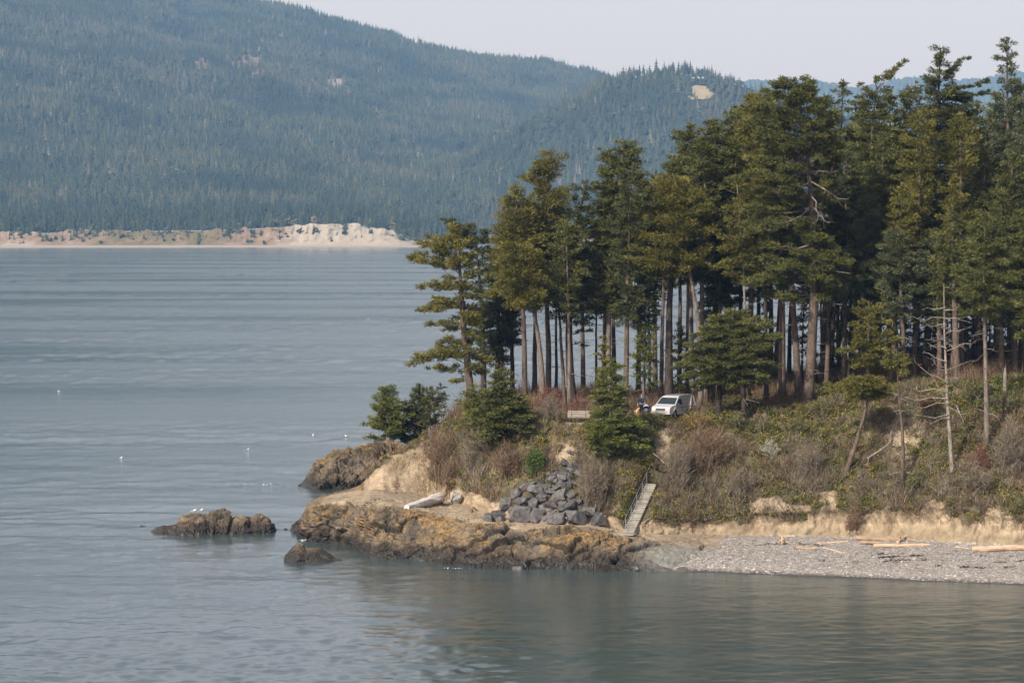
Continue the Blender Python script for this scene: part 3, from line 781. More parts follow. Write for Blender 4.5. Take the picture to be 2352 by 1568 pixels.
def make_terrain():
    NC = 760
    pxs = np.linspace(673, 2490, NC)
    segs = [4, 56, 50, 36, 40, 34, 32, 18, 6]
    P = prof(pxs)                                          # NC x 10 x 2
    K, DD, ZZ = [], [], []
    for s_, n in enumerate(segs):
        t = (np.arange(n) / n)[:, None]
        DD.append(P[None, :, s_, 0] * (1 - t) + P[None, :, s_ + 1, 0] * t)
        ZZ.append(P[None, :, s_, 1] * (1 - t) + P[None, :, s_ + 1, 1] * t)
        K.append(np.broadcast_to(s_ + t, (n, NC)))
    D = np.vstack(DD + [P[None, :, -1, 0]]); Z = np.vstack(ZZ + [P[None, :, -1, 1]]); K = np.vstack(K + [np.full((1, NC), 9.0)])
    # soften corners a little
    for _ in range(2):
        Z[1:-1] = Z[1:-1] * .5 + .25 * (Z[2:] + Z[:-2]); D[1:-1] = D[1:-1] * .5 + .25 * (D[2:] + D[:-2])
    PX = np.broadcast_to(pxs, D.shape)
    G = np.stack([(PX - CX) / F * D, D, Z], 2)
    N = grid_normals(G)
    flat = G.reshape(-1, 3); k = K.ravel(); px = PX.ravel()
    # ---- region weights
    wob = fbm(flat * .45, 4, 71); wobf = fbm(flat * 1.6, 3, 72)
    beach_edge = 1668 + 60 * wob - np.clip((2.6 - k) * 80, 0, 115) + 45 * wobf
    low = k + 0.10 * wobf < 4.0
    is_beach = low & (px > beach_edge)
    is_rock = low & ~is_beach
    sandhill = (px > 835) & (px + 26 * wob + 12 * wobf < 1012 - 14 * (k - 4))
    topk = np.where(sandhill, 7.05, 4.92) + 0.75 * wob + .22 * wobf
    topk = np.where((px > 1500) & (px < 1720), topk - .25, topk)
    topk = np.where((px > 1060) & (px < 1130), 4.85 + .2 * wobf, topk)
    topk = np.where((px > 1150) & (px < 1395), 4.55 + .25 * wob, topk)
    topk = np.where(px < 845, 9.5, topk)
    is_sand = ~low & (k < topk) & (px > 835)
    is_rock = is_rock | (~low & (px <= 835))
    is_soil = ~(is_beach | is_rock | is_sand)
    cls = np.where(is_rock, 0, np.where(is_beach, 1, np.where(is_sand, 2, 3)))
    # ---- displacement
    disp, c1, c2, h2 = rock_detail(flat)
    shelf = np.interp(k, [2.6, 3.0, 3.95, 4.1], [0, 1, 1, 0.2]) * np.clip((px - 700) / 60, 0, 1)
    shelf = np.maximum(shelf, np.interp(px, [1430, 1560], [0, .75]) * np.interp(k, [1.6, 2.4, 4], [0, 1, 1]))
    rockamp = np.interp(k, [1.0, 1.3, 2.6, 3.05, 3.9], [0.7, 1.0, 0.85, 0.22, .13])
    rockamp = rockamp * np.interp(px, [1400, 1540, 1620], [1, .35, .08])
    rw = np.where(is_rock, 1.0, 0.0).reshape(D.shape)
    for _ in range(3):
        rw[1:-1, 1:-1] = (rw[1:-1, 1:-1] * 2 + rw[2:, 1:-1] + rw[:-2, 1:-1] + rw[1:-1, 2:] + rw[1:-1, :-2]) / 6
    rw = rw.ravel()
    # long creases on the flat slabs
    erode = fbm(np.stack([flat[:, 0] * .62 + .5 * wob, flat[:, 1] * .6, flat[:, 2] * .45], 1), 4, 90)
    ero2 = fbm(np.stack([flat[:, 0] * 2.1, flat[:, 1] * 1.2, flat[:, 2] * 1.1], 1), 3, 93)
    sandamp = np.interp(k, [3.9, 4.15, 5.0, 5.3, 6, 7], [.02, .7, .9, .6, .25, .1]) * np.where(px < 1010, .3, 1)
    sd = erode * .9 + ero2 * .35
    soil = fbm(flat * .35, 4, 61) * .45 + fbm(flat * 1.4, 3, 62) * .16
    soilamp = np.interp(k, [4.6, 5.2, 6.8, 7.1, 9], [0, 1, 1, .25, .25])
    beachd = fbm(flat * 1.2, 3, 63) * .05 + fbm(flat * np.array([.15, .8, .8]), 2, 64) * .10
    dd = rw * disp * rockamp + (1 - rw) * (np.where(cls == 2, sd * sandamp, 0) + np.where(cls == 3, soil * soilamp, 0) + np.where(cls == 1, beachd, 0))
    hang = np.where(~sandhill & (px > 1380), np.exp(-((k - 4.97) / .10) ** 2) * .28 * (1 + wobf), 0)
    Nn = N.reshape(-1, 3).copy()
    flat2 = flat + Nn * dd[:, None]
    flat2[:, 1] -= hang
    # creases across the tan slab near the stairs
    for (a, b) in (((1405, 1306), (1475, 1228)), ((1600, 1302), (1618, 1244)), ((1320, 1262), (1300, 1300)), ((1555, 1300), (1500, 1286))):
        pa, pb = at_pixel(*a), at_pixel(*b)
        ab = (pb - pa)[:2]; L = np.linalg.norm(ab)
        t = np.clip(((flat2[:, :2] - pa[:2]) @ ab) / L ** 2, 0, 1)
        cl = pa[:2] + t[:, None] * ab
        dist = np.linalg.norm(flat2[:, :2] - cl + np.stack([.35 * fbm(flat2 * .9, 3, 5), 0 * px], 1), axis=1)
        dep = np.exp(-(dist / .16) ** 2) * (cls == 0)
        flat2[:, 2] -= .45 * dep
        c1 = np.maximum(c1, dep)
    # keep clear of the stairs
    rel = flat2[:, :2] - ST_A[:2]
    along = rel @ ST_U; across = rel @ np.array([ST_U[1], -ST_U[0]])
    inside = np.clip(1 - (np.abs(across - .1) - .75) / .5, 0, 1) * (along > -0.4) * (along < N_STEP * RUN + 1.0)
    sz = ST_A[2] + np.clip(along, 0, N_STEP * RUN) / RUN * RISE - .28
    flat2[:, 2] = np.where((inside > 0) & (flat2[:, 2] > sz), flat2[:, 2] * (1 - inside) + sz * inside, flat2[:, 2])
    # ---- attributes
    crack = np.clip(c1 * .9 + c2 * .5, 0, 1) * np.clip(rockamp * 1.3, .25, 1)
    shelf_a = shelf
    grey = np.interp(px, [1440, 1520, 1700], [0, 1, 1]) * np.interp(k, [1.2, 1.6, 2.25, 2.7], [.5, 1, .9, 0])
    root = np.exp(-np.clip(topk - k, 0, 9) / .16) * (cls == 2)
    foot = np.interp(k, [4.0, 4.28, 4.45], [1, .9, 0]) * (px > 1100) * (cls == 2)
    bare = np.clip(1.2 - np.hypot((px - 2075) / 45, (HY + (CH - flat[:, 2]) / flat[:, 1] * F - 1010) / 55), 0, 1)
    bare = np.maximum(bare, np.clip(1.2 - np.hypot((px - 1525) / 22, (HY + (CH - flat[:, 2]) / flat[:, 1] * F - 1010) / 45), 0, 1))
    bare = np.maximum(bare, np.clip(1.3 - np.hypot((px - 1300) / 34, (HY + (CH - flat[:, 2]) / flat[:, 1] * F - 1035) / 26), 0, 1))
    bare = np.clip(bare + .45 * wob * (bare > .02) + .3 * wobf * (bare > .02), 0, 1)
    ncol = NC; nrow = D.shape[0]
    idx = np.arange(nrow * ncol).reshape(nrow, ncol)
    q = np.stack([idx[:-1, :-1], idx[:-1, 1:], idx[1:, 1:], idx[1:, :-1]], -1).reshape(-1, 4)
    qc = cls[q[:, 0]]
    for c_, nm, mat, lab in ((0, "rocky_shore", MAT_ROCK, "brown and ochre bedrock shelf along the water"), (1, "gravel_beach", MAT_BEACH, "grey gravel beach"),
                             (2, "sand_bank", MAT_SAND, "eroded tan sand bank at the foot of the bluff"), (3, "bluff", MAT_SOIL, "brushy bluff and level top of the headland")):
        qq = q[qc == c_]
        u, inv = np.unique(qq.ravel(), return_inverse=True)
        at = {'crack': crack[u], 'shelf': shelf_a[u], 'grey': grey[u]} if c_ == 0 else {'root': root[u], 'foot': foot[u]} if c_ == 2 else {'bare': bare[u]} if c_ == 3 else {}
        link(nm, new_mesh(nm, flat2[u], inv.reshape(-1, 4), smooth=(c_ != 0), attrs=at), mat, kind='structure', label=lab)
    return flat2.reshape(nrow, ncol, 3), cls.reshape(nrow, ncol), K, pxs
TG, TCLS, TK, TPX = make_terrain()

# ------------------------------------------------------------------ free-standing rock masses
def rock_mass(name, outline, base_rows, thick, n=(150, 70), seed=0, amp=1.0, sc=1.0, mat=None, **props):
    """outline: (px,py) of the skyline; base_rows: (px,py) of its waterline; thick: metres from front to back"""
    o = np.array(outline, float); b = np.array(base_rows, float)
    pxs = np.linspace(o[0, 0], o[-1, 0], n[0])
    by = np.interp(pxs, b[:, 0], b[:, 1]); d0 = CH * F / (by - HY)
    ty = np.interp(pxs, o[:, 0], o[:, 1])
    v = np.linspace(0, 1, n[1])
    th = thick * (0.35 + 0.65 * np.sin(np.linspace(0, 1, n[0]) * np.pi) ** .5)
    dc = d0 + th * .38
    zt = np.maximum(CH - (ty - HY) / F * dc, 0.02)
    V_, PXg = np.meshgrid(v, pxs, indexing='ij')
    D = d0[None] - .5 + (th[None] + 1) * V_
    shape = np.where(V_ < .4, np.sin(np.clip(V_ / .4, 0, 1) * np.pi / 2) ** .8, np.cos(np.clip((V_ - .4) / .6, 0, 1) * np.pi / 2) ** .8)
    Z = -0.8 + (zt[None] + 0.8) * shape
    G = np.stack([(PXg - CX) / F * D, D, Z], 2)
    N = grid_normals(G).reshape(-1, 3); f = G.reshape(-1, 3)
    disp, c1, c2, h2 = rock_detail(f * sc + seed * 13.7); disp = disp / sc
    a = amp * np.clip(zt / 2.2, .15, 1)[None].repeat(n[1], 0).ravel() * .75
    f2 = f + N * (disp * a)[:, None]
    i = np.arange(n[1] - 1)[:, None] * n[0] + np.arange(n[0] - 1)[None, :]
    q = np.stack([i, i + 1, i + n[0] + 1, i + n[0]], -1).reshape(-1, 4)
    z0 = np.zeros(len(f))
    return link(name, new_mesh(name, f2, q, smooth=False, attrs={'crack': np.clip(c1 * .9 + c2 * .5, 0, 1), 'shelf': z0, 'grey': z0}), mat or MAT_ROCK, **props)

rock_mass("rocky_point", [(686, 1117), (700, 1104), (718, 1084), (728, 1070), (746, 1060), (778, 1046), (795, 1043), (813, 1038), (824, 1031), (866, 1024), (894, 1019), (930, 1030), (960, 1060)],
          [(686, 1119), (770, 1124), (800, 1121), (960, 1118)], 17, (280, 110), 1, 1.5, 1.35, kind='structure', label='ochre rock point behind the sand slope')
rock_mass("sea_rock", [(339, 1226), (356, 1214), (375, 1206), (392, 1207), (406, 1204), (423, 1190), (440, 1186), (459, 1182), (484, 1184), (490, 1174), (514, 1167), (525, 1172), (530, 1193), (540, 1186), (563, 1188), (576, 1199), (590, 1186), (616, 1188), (632, 1212), (640, 1224)],
          [(339, 1226), (400, 1231), (480, 1229), (560, 1228), (640, 1223)], 8, (250, 80), 2, 1.9, 1.9,
          label='long dark craggy rock offshore with gulls standing on it', category='rock')
rock_mass("sea_rock", [(652, 1282), (655, 1274), (672, 1260), (687, 1251), (700, 1262), (733, 1259), (751, 1267), (769, 1281), (789, 1289)],
          [(652, 1289), (720, 1291), (789, 1290)], 6, (150, 70), 3, 1.5, 2.0, label='low brown humped rock in the water before the shore', category='rock')
for (x0, y0, x1, pk, lab) in [(292, 1223, 345, 1219.5, 'flat dark rock barely above water left of the gull rock'),
                              (318, 1211, 341, 1206.5, 'tiny dark rock tip awash farthest left behind the gull rock'),
                              (392, 1240, 421, 1234.5, 'small dark rock just in front of the gull rock'),
                              (650, 1217, 664, 1211, 'small dark stone in the gap beside the rocky shore'),
                              (664, 1221, 692, 1204, 'low brown rock touching the left end of the shore')]:
    xm = (x0 + x1) / 2
    rock_mass("sea_rock", [(x0, y0), (x0 + (x1 - x0) * .3, pk), (xm, pk + 1), (x1 - (x1 - x0) * .15, (pk + y0) / 2), (x1, y0)], [(x0, y0), (x1, y0 + .5)], 2.2, (34, 16), x0 * .1, .8, 2.0,
              label=lab, category='rock')
# ================================================================== TREES
def bark_mat(name, dark, light, moss=0.0):
    m = NT(name); P = m.coord((1, 1, .22)); n = m.noise(7, 5, .7, P); n2 = m.noise(1.1, 3, .6, m.coord())
    c = m.ramp(n, [(.32, tuple(x * .45 for x in dark)), (.5, dark), (.68, light)])
    c = m.mix(m.ramp(n2, [(.4, 0), (.7, .45)]), c, tuple(x * 1.25 for x in light))
    m.color(c); m.rough(.9, .15); m.bump(n, .9, .06); return m.m
BARK = {'brown': bark_mat("bark_brown", (0.085, 0.062, 0.048), (0.175, 0.132, 0.104)),
        'dark': bark_mat("bark_dark", (0.040, 0.031, 0.026), (0.085, 0.066, 0.054)),
        'grey': bark_mat("bark_grey", (0.12, 0.096, 0.078), (0.235, 0.19, 0.155)),
        'dead': bark_mat("bark_dead", (0.17, 0.14, 0.115), (0.34, 0.29, 0.245))}
NEEDLE = {
 'olive': needle_mat("needles_olive", [(0, (0.042, 0.043, 0.010)), (.45, (0.099, 0.095, 0.021)), (.8, (0.171, 0.149, 0.031)), (1, (0.236, 0.193, 0.047))]),
 'yellow': needle_mat("needles_yellow", [(0, (0.045, 0.047, 0.012)), (.45, (0.105, 0.100, 0.022)), (.8, (0.170, 0.150, 0.032)), (1, (0.23, 0.19, 0.045))]),
 'green': needle_mat("needles_green", [(0, (0.031, 0.036, 0.010)), (.45, (0.073, 0.079, 0.021)), (.8, (0.124, 0.125, 0.033)), (1, (0.183, 0.167, 0.051))]),
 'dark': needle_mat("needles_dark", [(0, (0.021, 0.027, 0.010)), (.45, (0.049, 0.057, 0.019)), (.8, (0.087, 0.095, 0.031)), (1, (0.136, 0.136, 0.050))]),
 'blue': needle_mat("needles_blue", [(0, (0.028, 0.036, 0.016)), (.45, (0.069, 0.080, 0.035)), (.8, (0.121, 0.131, 0.060)), (1, (0.183, 0.182, 0.091))]),
 'bright': needle_mat("needles_bright", [(0, (0.035, 0.045, 0.010)), (.45, (0.084, 0.100, 0.019)), (.8, (0.142, 0.149, 0.031)), (1, (0.201, 0.193, 0.047))]),
}
_TRI = {'n': 0}
def sprays(rng, C, Dv, Rd, n_per, L=0.34, wid=0.13, up=.35, flat=.5, tone=None):
    """needle sprays: C pad centres (m,3), Dv outward directions (m,3), Rd pad radii (m,), n_per sprays on each"""
    m = len(C)
    n_each = np.maximum((n_per * (Rd / .6) ** 1.7).astype(int), 5)
    idx = np.repeat(np.arange(m), n_each); n = len(idx)
    u = rng.normal(size=(n, 3)); u /= np.linalg.norm(u, axis=1)[:, None]
    rr = rng.random(n) ** .45
    off = u * (rr * Rd[idx])[:, None]; off[:, 2] *= flat
    off[:, 2] += 0.08 * Rd[idx]
    p = C[idx] + off
    dirv = u * .75 + Dv[idx] * .75 + np.array([0, 0, up]) + rng.normal(size=(n, 3)) * .30
    dirv /= np.linalg.norm(dirv, axis=1)[:, None]
    side = np.cross(dirv, rng.normal(size=(n, 3)) * .8 + np.array([0, 0, 1.0])); side /= np.linalg.norm(side, axis=1)[:, None] + 1e-9
    ll = L * rng.uniform(.6, 1.35, n); ww = wid * rng.uniform(.6, 1.3, n)
    base = p - dirv * (ll * .35)[:, None]
    V = np.stack([base - side * ww[:, None] * .5, base + side * ww[:, None] * .5, p + dirv * (ll * .65)[:, None]], 1).reshape(-1, 3)
    T = np.arange(n * 3).reshape(-1, 3)
    ptone = rng.normal(.45, .15, m) if tone is None else tone
    t = np.clip(ptone[idx] + rng.normal(0, .14, n), 0, 1)
    tt = np.repeat(t, 3); tt[2::3] = np.clip(tt[2::3] + .12, 0, 1)
    _TRI['n'] += n
    return V, T, tt

def tree(name, label, base, d, top, r, outline, style='fir', needles='green', bark='brown', mid=None, nb=None, dens=1.0, seed=0, group=None, limbs=(), stubs=8,
         category='tree', pad=1.0, depth=None, lift=0.0, hollow=0.0, base_z=None, window=None, bare=()):
    """base px at depth d on the ground; top (px,py); outline rows (py,left px,right px) of the crown; r trunk radius in metres"""
    rng = np.random.default_rng(seed * 7 + 101)
    if d < 0: d = float(at_pixel(base, -d)[1])           # a negative depth is the picture row of the foot
    if outline and base < 1720 and d > 274:
        outline = [(py, base + (l - base) * 1.10 - 2, base + (r_ - base) * 1.10 + 2) for (py, l, r_) in outline]; dens *= 1.15
    s = F / d
    B = on_ground(base, d) if base_z is None else np.array([(base - CX) / F * d, d, base_z]); B[2] -= .25
    T = W(top[0], top[1], d)
    pts = [B] + [W(a, b, d) for (a, b) in (mid or [])] + [T]
    pts = np.array(pts)
    # smooth trunk line
    zs = pts[:, 2]; hz = np.linspace(0, 1, 16)
    tz = B[2] + (T[2] - B[2]) * hz
    def axis(z):
        z = np.clip(z, zs[0], zs[-1])
        if len(pts) == 2:
            x = np.interp(z, zs, pts[:, 0])
        else:
            co = np.polyfit(zs, pts[:, 0], min(len(pts) - 1, 3)); x = np.polyval(co, z)
        return x
    wig = rng.normal(0, .05, 16).cumsum() * .5; wig -= np.linspace(wig[0], wig[-1], 16)
    ax = axis(tz); ay = d + rng.normal(0, .12, 1) + np.interp(hz, [0, 1], [0, rng.normal(0, .4)]) + wig
    AX = lambda z: np.array([np.interp(z, tz, ax + wig), np.interp(z, tz, ay), z])
    rad = r * (1 - .86 * hz ** 1.15) * (1 + .45 * np.exp(-hz * (T[2] - B[2]) / .5))
    root = empty(name, tuple(B), label=label, category=category, group=group)
    G = Geo(); G.tube(np.stack([ax + wig, ay, tz], 1) - B, rad, 8)
    G.build("trunk", BARK[bark], root, smooth=True)
    H = T[2] - B[2]
    O = np.array(sorted([(CH - (py - HY) / F * d, (l - CX) / F * d, (rr_ - CX) / F * d) for (py, l, rr_) in outline]), float) if outline else None
    LG = Geo(); hasl = False
    C, Dv, Rd, TN = [], [], [], []
    def limb(p0, tip, r0, sag=.0, nseg=5):
        t = np.linspace(0, 1, nseg)[:, None]
        L_ = np.linalg.norm(tip - p0)
        q = p0 + (tip - p0) * t + np.array([0, 0, 1.0]) * (sag * L_ * np.sin(t * np.pi)) + rng.normal(0, .03 * L_, (nseg, 3)) * np.sin(t * np.pi)
        LG.tube(q - B, np.linspace(r0, .012, nseg), 3, False)
        return q
    if O is not None:
        z0, z1 = O[0, 0], O[-1, 0]
        area = float(np.trapezoid(O[:, 2] - O[:, 1], O[:, 0])) if hasattr(np, 'trapezoid') else float(np.trapz(O[:, 2] - O[:, 1], O[:, 0]))
        n = nb or int(16 + area * 1.12 * dens)
        zz = z0 + (z1 - z0) * (np.arange(n) + rng.random(n)) / n
        phi = (np.arange(n) * 2.39996 + rng.normal(0, .35, n)) % (2 * np.pi)
        for i in range(n):
            z = zz[i]; c = AX(z - .02)
            le = c[0] - np.interp(z, O[:, 0], O[:, 1]); ri = np.interp(z, O[:, 0], O[:, 2]) - c[0]
            cx, sy = math.cos(phi[i]), math.sin(phi[i])
            side = ri if cx > 0 else le
            dep = (depth if depth else .40 * (le + ri)) 
            # reach of an ellipse with half axes side, dep
            side = max(side, .25)
            reach = 1 / math.sqrt((cx / side) ** 2 + (sy / max(dep, .3)) ** 2)
            reach *= rng.choice([rng.uniform(.45, .8), rng.uniform(.8, 1.04)], p=[.28, .72])
            if rng.random() < .16 and style != 'spruce': reach *= rng.uniform(1.1, 1.4)
            tfrac = (z - z0) / max(z1 - z0, .1)
            if style == 'fir': rise = -.12 + .55 * tfrac ** 2 + rng.normal(0, .20)
            elif style == 'spruce': rise = -.28 + .55 * tfrac ** 1.5 + rng.normal(0, .05)
            else: rise = .12 + .35 * tfrac + rng.normal(0, .15)
            dirh = np.array([cx, sy, 0.0])
            start = AX(max(z - reach * rise, B[2] + .5))
            tip = np.array([c[0] + cx * reach, c[1] + sy * reach, z + lift + rng.normal(0, .12)])
            q = limb(start, tip, max(.018, min(.07, reach * .014)) , sag=-.05 if style != 'pine' else .05, nseg=4); hasl = True
            npad = max(1, int(round(reach / (.62 * pad))))
            for k in range(npad):
                u = 1 - (k / max(npad, 1)) * (.8 - hollow) - .04
                if k and rng.random() < .12: continue
                pc = q[0] + (q[-1] - q[0]) * u + np.array([0, 0, .06])
                wfan = reach * .22 * (1 - abs(u - .55))
                for sgn in ((0,) if (reach < 1.3 or u > .93) else (-1, 1)):
                    pr = rng.uniform(.42, .80) * pad * (1.0 if style == 'pine' else .92)
                    pr = min(pr, .34 + reach * .36)
                    C.append(pc + np.array([-sy, cx, 0]) * sgn * wfan * rng.uniform(.5, 1.2) + rng.normal(0, .08, 3)); Dv.append(dirh * .8); Rd.append(pr)
                    TN.append(.45 + rng.normal(0, .13) + .10 * (u - .6))
        # leader
        for k in range(4):
            zt = T[2] - .25 - .35 * k
            C.append(AX(zt) + rng.normal(0, .06, 3)); Dv.append(np.array([0, 0, 1.0])); Rd.append(.20 + .07 * k); TN.append(.5)
    for (ay_, tx, ty, size, *sg) in limbs:       # named live limbs: attach row, tip px, tip py, pad size
        z = CH - (ay_ - HY) / F * d; p0 = AX(z); yo = rng.normal(0, .8)
        tip = W(tx, ty, d); tip[1] += yo
        q = limb(p0, tip, .055, sag=(sg[0] if sg else .04), nseg=6); hasl = True
        L_ = np.linalg.norm(tip - p0); k_ = max(3, int(L_ / .45))
        for k in range(k_):
            u = 1 - k / k_ * .72
            pc = np.array([np.interp(u, np.linspace(0, 1, 6), q[:, j]) for j in range(3)])
            for _ in range(2):
                C.append(pc + rng.normal(0, 1, 3) * np.array([.35, .6, .16]) * size + np.array([0, 0, .15 * size])); Dv.append((tip - p0) / L_ * .7); Rd.append(rng.uniform(.42, .66) * size); TN.append(.45 + rng.normal(0, .12))
    # bare stubs and dead twigs below the crown
    zc = O[0, 0] if O is not None else T[2]
    DG = Geo(); nd = 0
    for k in range(stubs):
        z = rng.uniform(B[2] + .25 * (zc - B[2]), zc + .25 * (T[2] - zc)); p0 = AX(z); a = rng.random() * 6.28; L_ = rng.uniform(.5, 1.9)
        tip = p0 + np.array([math.cos(a) * L_, math.sin(a) * L_, rng.uniform(-.35, .25) * L_]); m_ = (p0 + tip) / 2 + rng.normal(0, .12, 3)
        DG.tube(np.array([p0, m_, tip]) - B, [.035, .022, .008], 4, False); nd += 1
        for _ in range(2):
            u = rng.uniform(.4, .9); q0 = p0 + (tip - p0) * u; q1 = q0 + rng.normal(0, .3, 3)
            DG.tube(np.array([q0, q1]) - B, [.013, .005], 3, False)
    if hasl: LG.build("limbs", BARK[bark], root, kind="stuff")
    if nd: DG.build("dead_branches", BARK['dead'], root, kind="stuff")
    for (x0, y0, x1, y1) in bare:      # bare limbs that show in front of the crown
        zb = CH - (y0 - HY) / F * d; p0 = AX(zb); p1 = W(x1, y1, d - 1.6 - .8 * rng.random()); BG = Geo()
        kq = np.array([p0, p0 * .6 + p1 * .4, p0 * .25 + p1 * .75, p1]); kq[1:3] += rng.normal(0, .22, (2, 3)); BG.tube(kq - B, [.085, .06, .04, .014], 5, False)
        for _ in range(9):
            u = rng.uniform(.3, 1) * 3; q0 = np.array([np.interp(u, range(4), kq[:, j]) for j in range(3)]); q1 = q0 + rng.normal(0, .38, 3) + (p1 - p0) * .07; BG.tube(np.array([q0, q1]) - B, [.024, .008], 3, False)
        BG.build("bare_limb", BARK['dead'], root)
    if C:
        C = np.array(C); Dv = np.array(Dv); Rd = np.array(Rd); TN = np.clip(np.array(TN), 0, 1)
        if window:
            wx = CX + F * C[:, 0] / C[:, 1]; wy = HY + (CH - C[:, 2]) / C[:, 1] * F; kp = ~((wx > window[0]) & (wx < window[1]) & (wy > window[2]) & (wy < window[3]) & (C[:, 1] < d + .3))
            C, Dv, Rd, TN = C[kp], Dv[kp], Rd[kp], TN[kp]
        pr = {'fir': (82, .29, .105, .14, .52), 'pine': (80, .28, .10, .45, .66), 'spruce': (76, .28, .105, .05, .36)}[style]
        if d < 281: pr = (pr[0] * 1.3, pr[1] * .87, pr[2] * .86, pr[3], pr[4])
        if d >= 296: pr = (34, .42, .17, pr[3], pr[4])
        V, Tt, tt = sprays(rng, C, Dv, Rd, pr[0] * dens_scale, pr[1], pr[2], pr[3], pr[4], TN)
        me = new_mesh("crown", V - B, Tt, attrs={'tone': tt})
        link("crown", me, NEEDLE[needles], root)
    return root
dens_scale = 1.0

def cone_outline(cx, y0, y1, hw, n=6, p=.8):
    return [(y0 + (y1 - y0) * t, cx - hw * (t ** p if t < .92 else .8), cx + hw * (t ** p if t < .92 else .8)) for t in np.linspace(.03, 1, n)]
def dome_outline(cx, y0, y1, hl, hr, lean=0):
    return [(y0 + (y1 - y0) * t, cx - hl * w + lean * (1 - t), cx + hr * w + lean * (1 - t)) for t, w in ((.02, .18), (.15, .55), (.3, .8), (.5, 1.0), (.72, .95), (.9, .75), (1, .45))]

GL = 'tall firs and pines on the headland'
def plant_trees():
    k = iter(range(1, 500))
    def t(*a, **kw):
        kw.setdefault('group', GL); kw['seed'] = next(k); return tree(*a, **kw)
    # ---- left cluster, front to back
    t("fir_tree", "wind-bent fir with long limbs over the water, at the tall trees' left end", 1086, 283, (1052, 520), .40,
      [(540, 1025, 1085), (575, 1005, 1090), (610, 1002, 1085), (640, 1012, 1095), (680, 985, 1100), (712, 968, 1100), (735, 1020, 1105), (775, 1015, 1100), (800, 1010, 1110), (845, 1005, 1120), (862, 1040, 1110)],
      'fir', 'olive', 'brown', mid=[(1062, 680)], stubs=14, nb=54,
      limbs=[(640, 942, 590, 1.1), (630, 968, 560, 1.1), (620, 1002, 545, 1.0), (610, 1040, 520, 1.0), (650, 975, 665, .9), (690, 965, 716, 1.0), (800, 958, 838, 1.15), (820, 985, 815, 1.0), (850, 1000, 850, .8), (870, 1040, 880, .7),
             (840, 1010, 800, .9), (760, 985, 745, .8)])
    t("fir_tree", "dark flat-topped fir just behind the wind-bent one with long limbs", 1112, 294, (1088, 512), .30,
      [(522, 1060, 1118), (545, 1045, 1124), (575, 1050, 1128), (600, 1070, 1118), (660, 1090, 1120), (720, 1080, 1150), (770, 1090, 1150), (830, 1105, 1165)], 'fir', 'dark', 'dark', mid=[(1105, 700)], stubs=8,
      limbs=[(600, 1030, 508, .9), (640, 1128, 620, .8)])
    t("pine_tree", "olive rounded pine leaning left with a pale bare trunk, low in the left cluster", 1246, 280, (1183, 553), .30,
      [(558, 1160, 1200), (580, 1140, 1238), (620, 1120, 1252), (650, 1132, 1262), (680, 1114, 1255), (703, 1128, 1240), (712, 1160, 1225)], 'pine', 'olive', 'grey', mid=[(1224, 705)], stubs=3, dens=1.5)
    t("pine_tree", "olive pine with a pointed top, beside the tallest left-cluster tree", 1206, 287, (1183, 423), .28,
      [(430, 1176, 1192), (450, 1168, 1205), (475, 1152, 1222), (515, 1140, 1235), (545, 1126, 1245), (566, 1120, 1250), (590, 1145, 1230), (640, 1150, 1230)], 'pine', 'olive', 'brown', mid=[(1203, 700)], stubs=6, dens=1.35)
    t("fir_tree", "dark green fir filling the gap below the olive pointed pine", 1140, 292, (1148, 600), .28, [(610, 1130, 1165), (650, 1112, 1190), (700, 1095, 1195), (760, 1108, 1190), (800, 1120, 1185), (830, 1115, 1180)], 'fir', 'dark', 'dark', dens=1.1)
    t("fir_tree", "slim dark fir trunk right behind the small spruce of the point", 1176, 296, (1172, 560), .24, [(580, 1160, 1190), (650, 1145, 1210), (720, 1150, 1215), (790, 1150, 1205)], 'fir', 'dark', 'dark')
    t("pine_tree", "tallest pine of the left cluster, tufted top standing clear", 1258, 290, (1266, 350), .30,
      [(352, 1255, 1278), (366, 1238, 1290), (385, 1232, 1292), (398, 1208, 1282), (412, 1222, 1262), (432, 1228, 1288), (452, 1218, 1312), (480, 1212, 1322), (530, 1222, 1320), (580, 1225, 1318), (640, 1230, 1310), (690, 1236, 1290)],
      'pine', 'olive', 'brown', mid=[(1256, 700), (1258, 430)], stubs=9, dens=1.25)
    t("fir_tree", "thin fir with a bare lower trunk between two thicker ones of the left cluster", 1279, 297, (1274, 560), .17, [(570, 1262, 1290), (620, 1250, 1300), (680, 1255, 1300), (715, 1262, 1290)], 'fir', 'green', 'dark', stubs=12)
    t("fir_tree", "slim trunk leaning left beside the thick dark trunk of the left cluster", 1298, 285, (1272, 590), .20, [(600, 1255, 1295), (650, 1248, 1305), (700, 1255, 1300), (735, 1268, 1295)], 'fir', 'dark', 'brown', mid=[(1282, 700)], stubs=9)
    t("fir_tree", "grey slender fir almost touching the thick dark trunk", 1308, 281, (1301, 505), .20, [(515, 1285, 1320), (560, 1272, 1336), (610, 1275, 1342), (650, 1268, 1345), (690, 1285, 1330), (730, 1292, 1325)], 'fir', 'green', 'grey', stubs=10)
    t("fir_tree", "massive dark fir with the thickest, blackest trunk of the left cluster", 1319, 283, (1350, 412), .42,
      [(418, 1330, 1366), (440, 1300, 1378), (475, 1290, 1362), (520, 1296, 1368), (570, 1300, 1372), (610, 1300, 1366), (650, 1296, 1372), (690, 1305, 1362), (735, 1292, 1358), (745, 1310, 1352)], 'fir', 'dark', 'dark', mid=[(1311, 640)], stubs=16, dens=1.1,
      limbs=[(770, 1360, 762, .5), (790, 1350, 796, .4)])
    t("fir_tree", "very thin fir standing alone against the water right of the thick dark trunk", 1369, 299, (1370, 600), .15, [(610, 1358, 1385), (660, 1350, 1392), (705, 1352, 1390), (735, 1350, 1395)], 'fir', 'dark', 'dark', stubs=12)
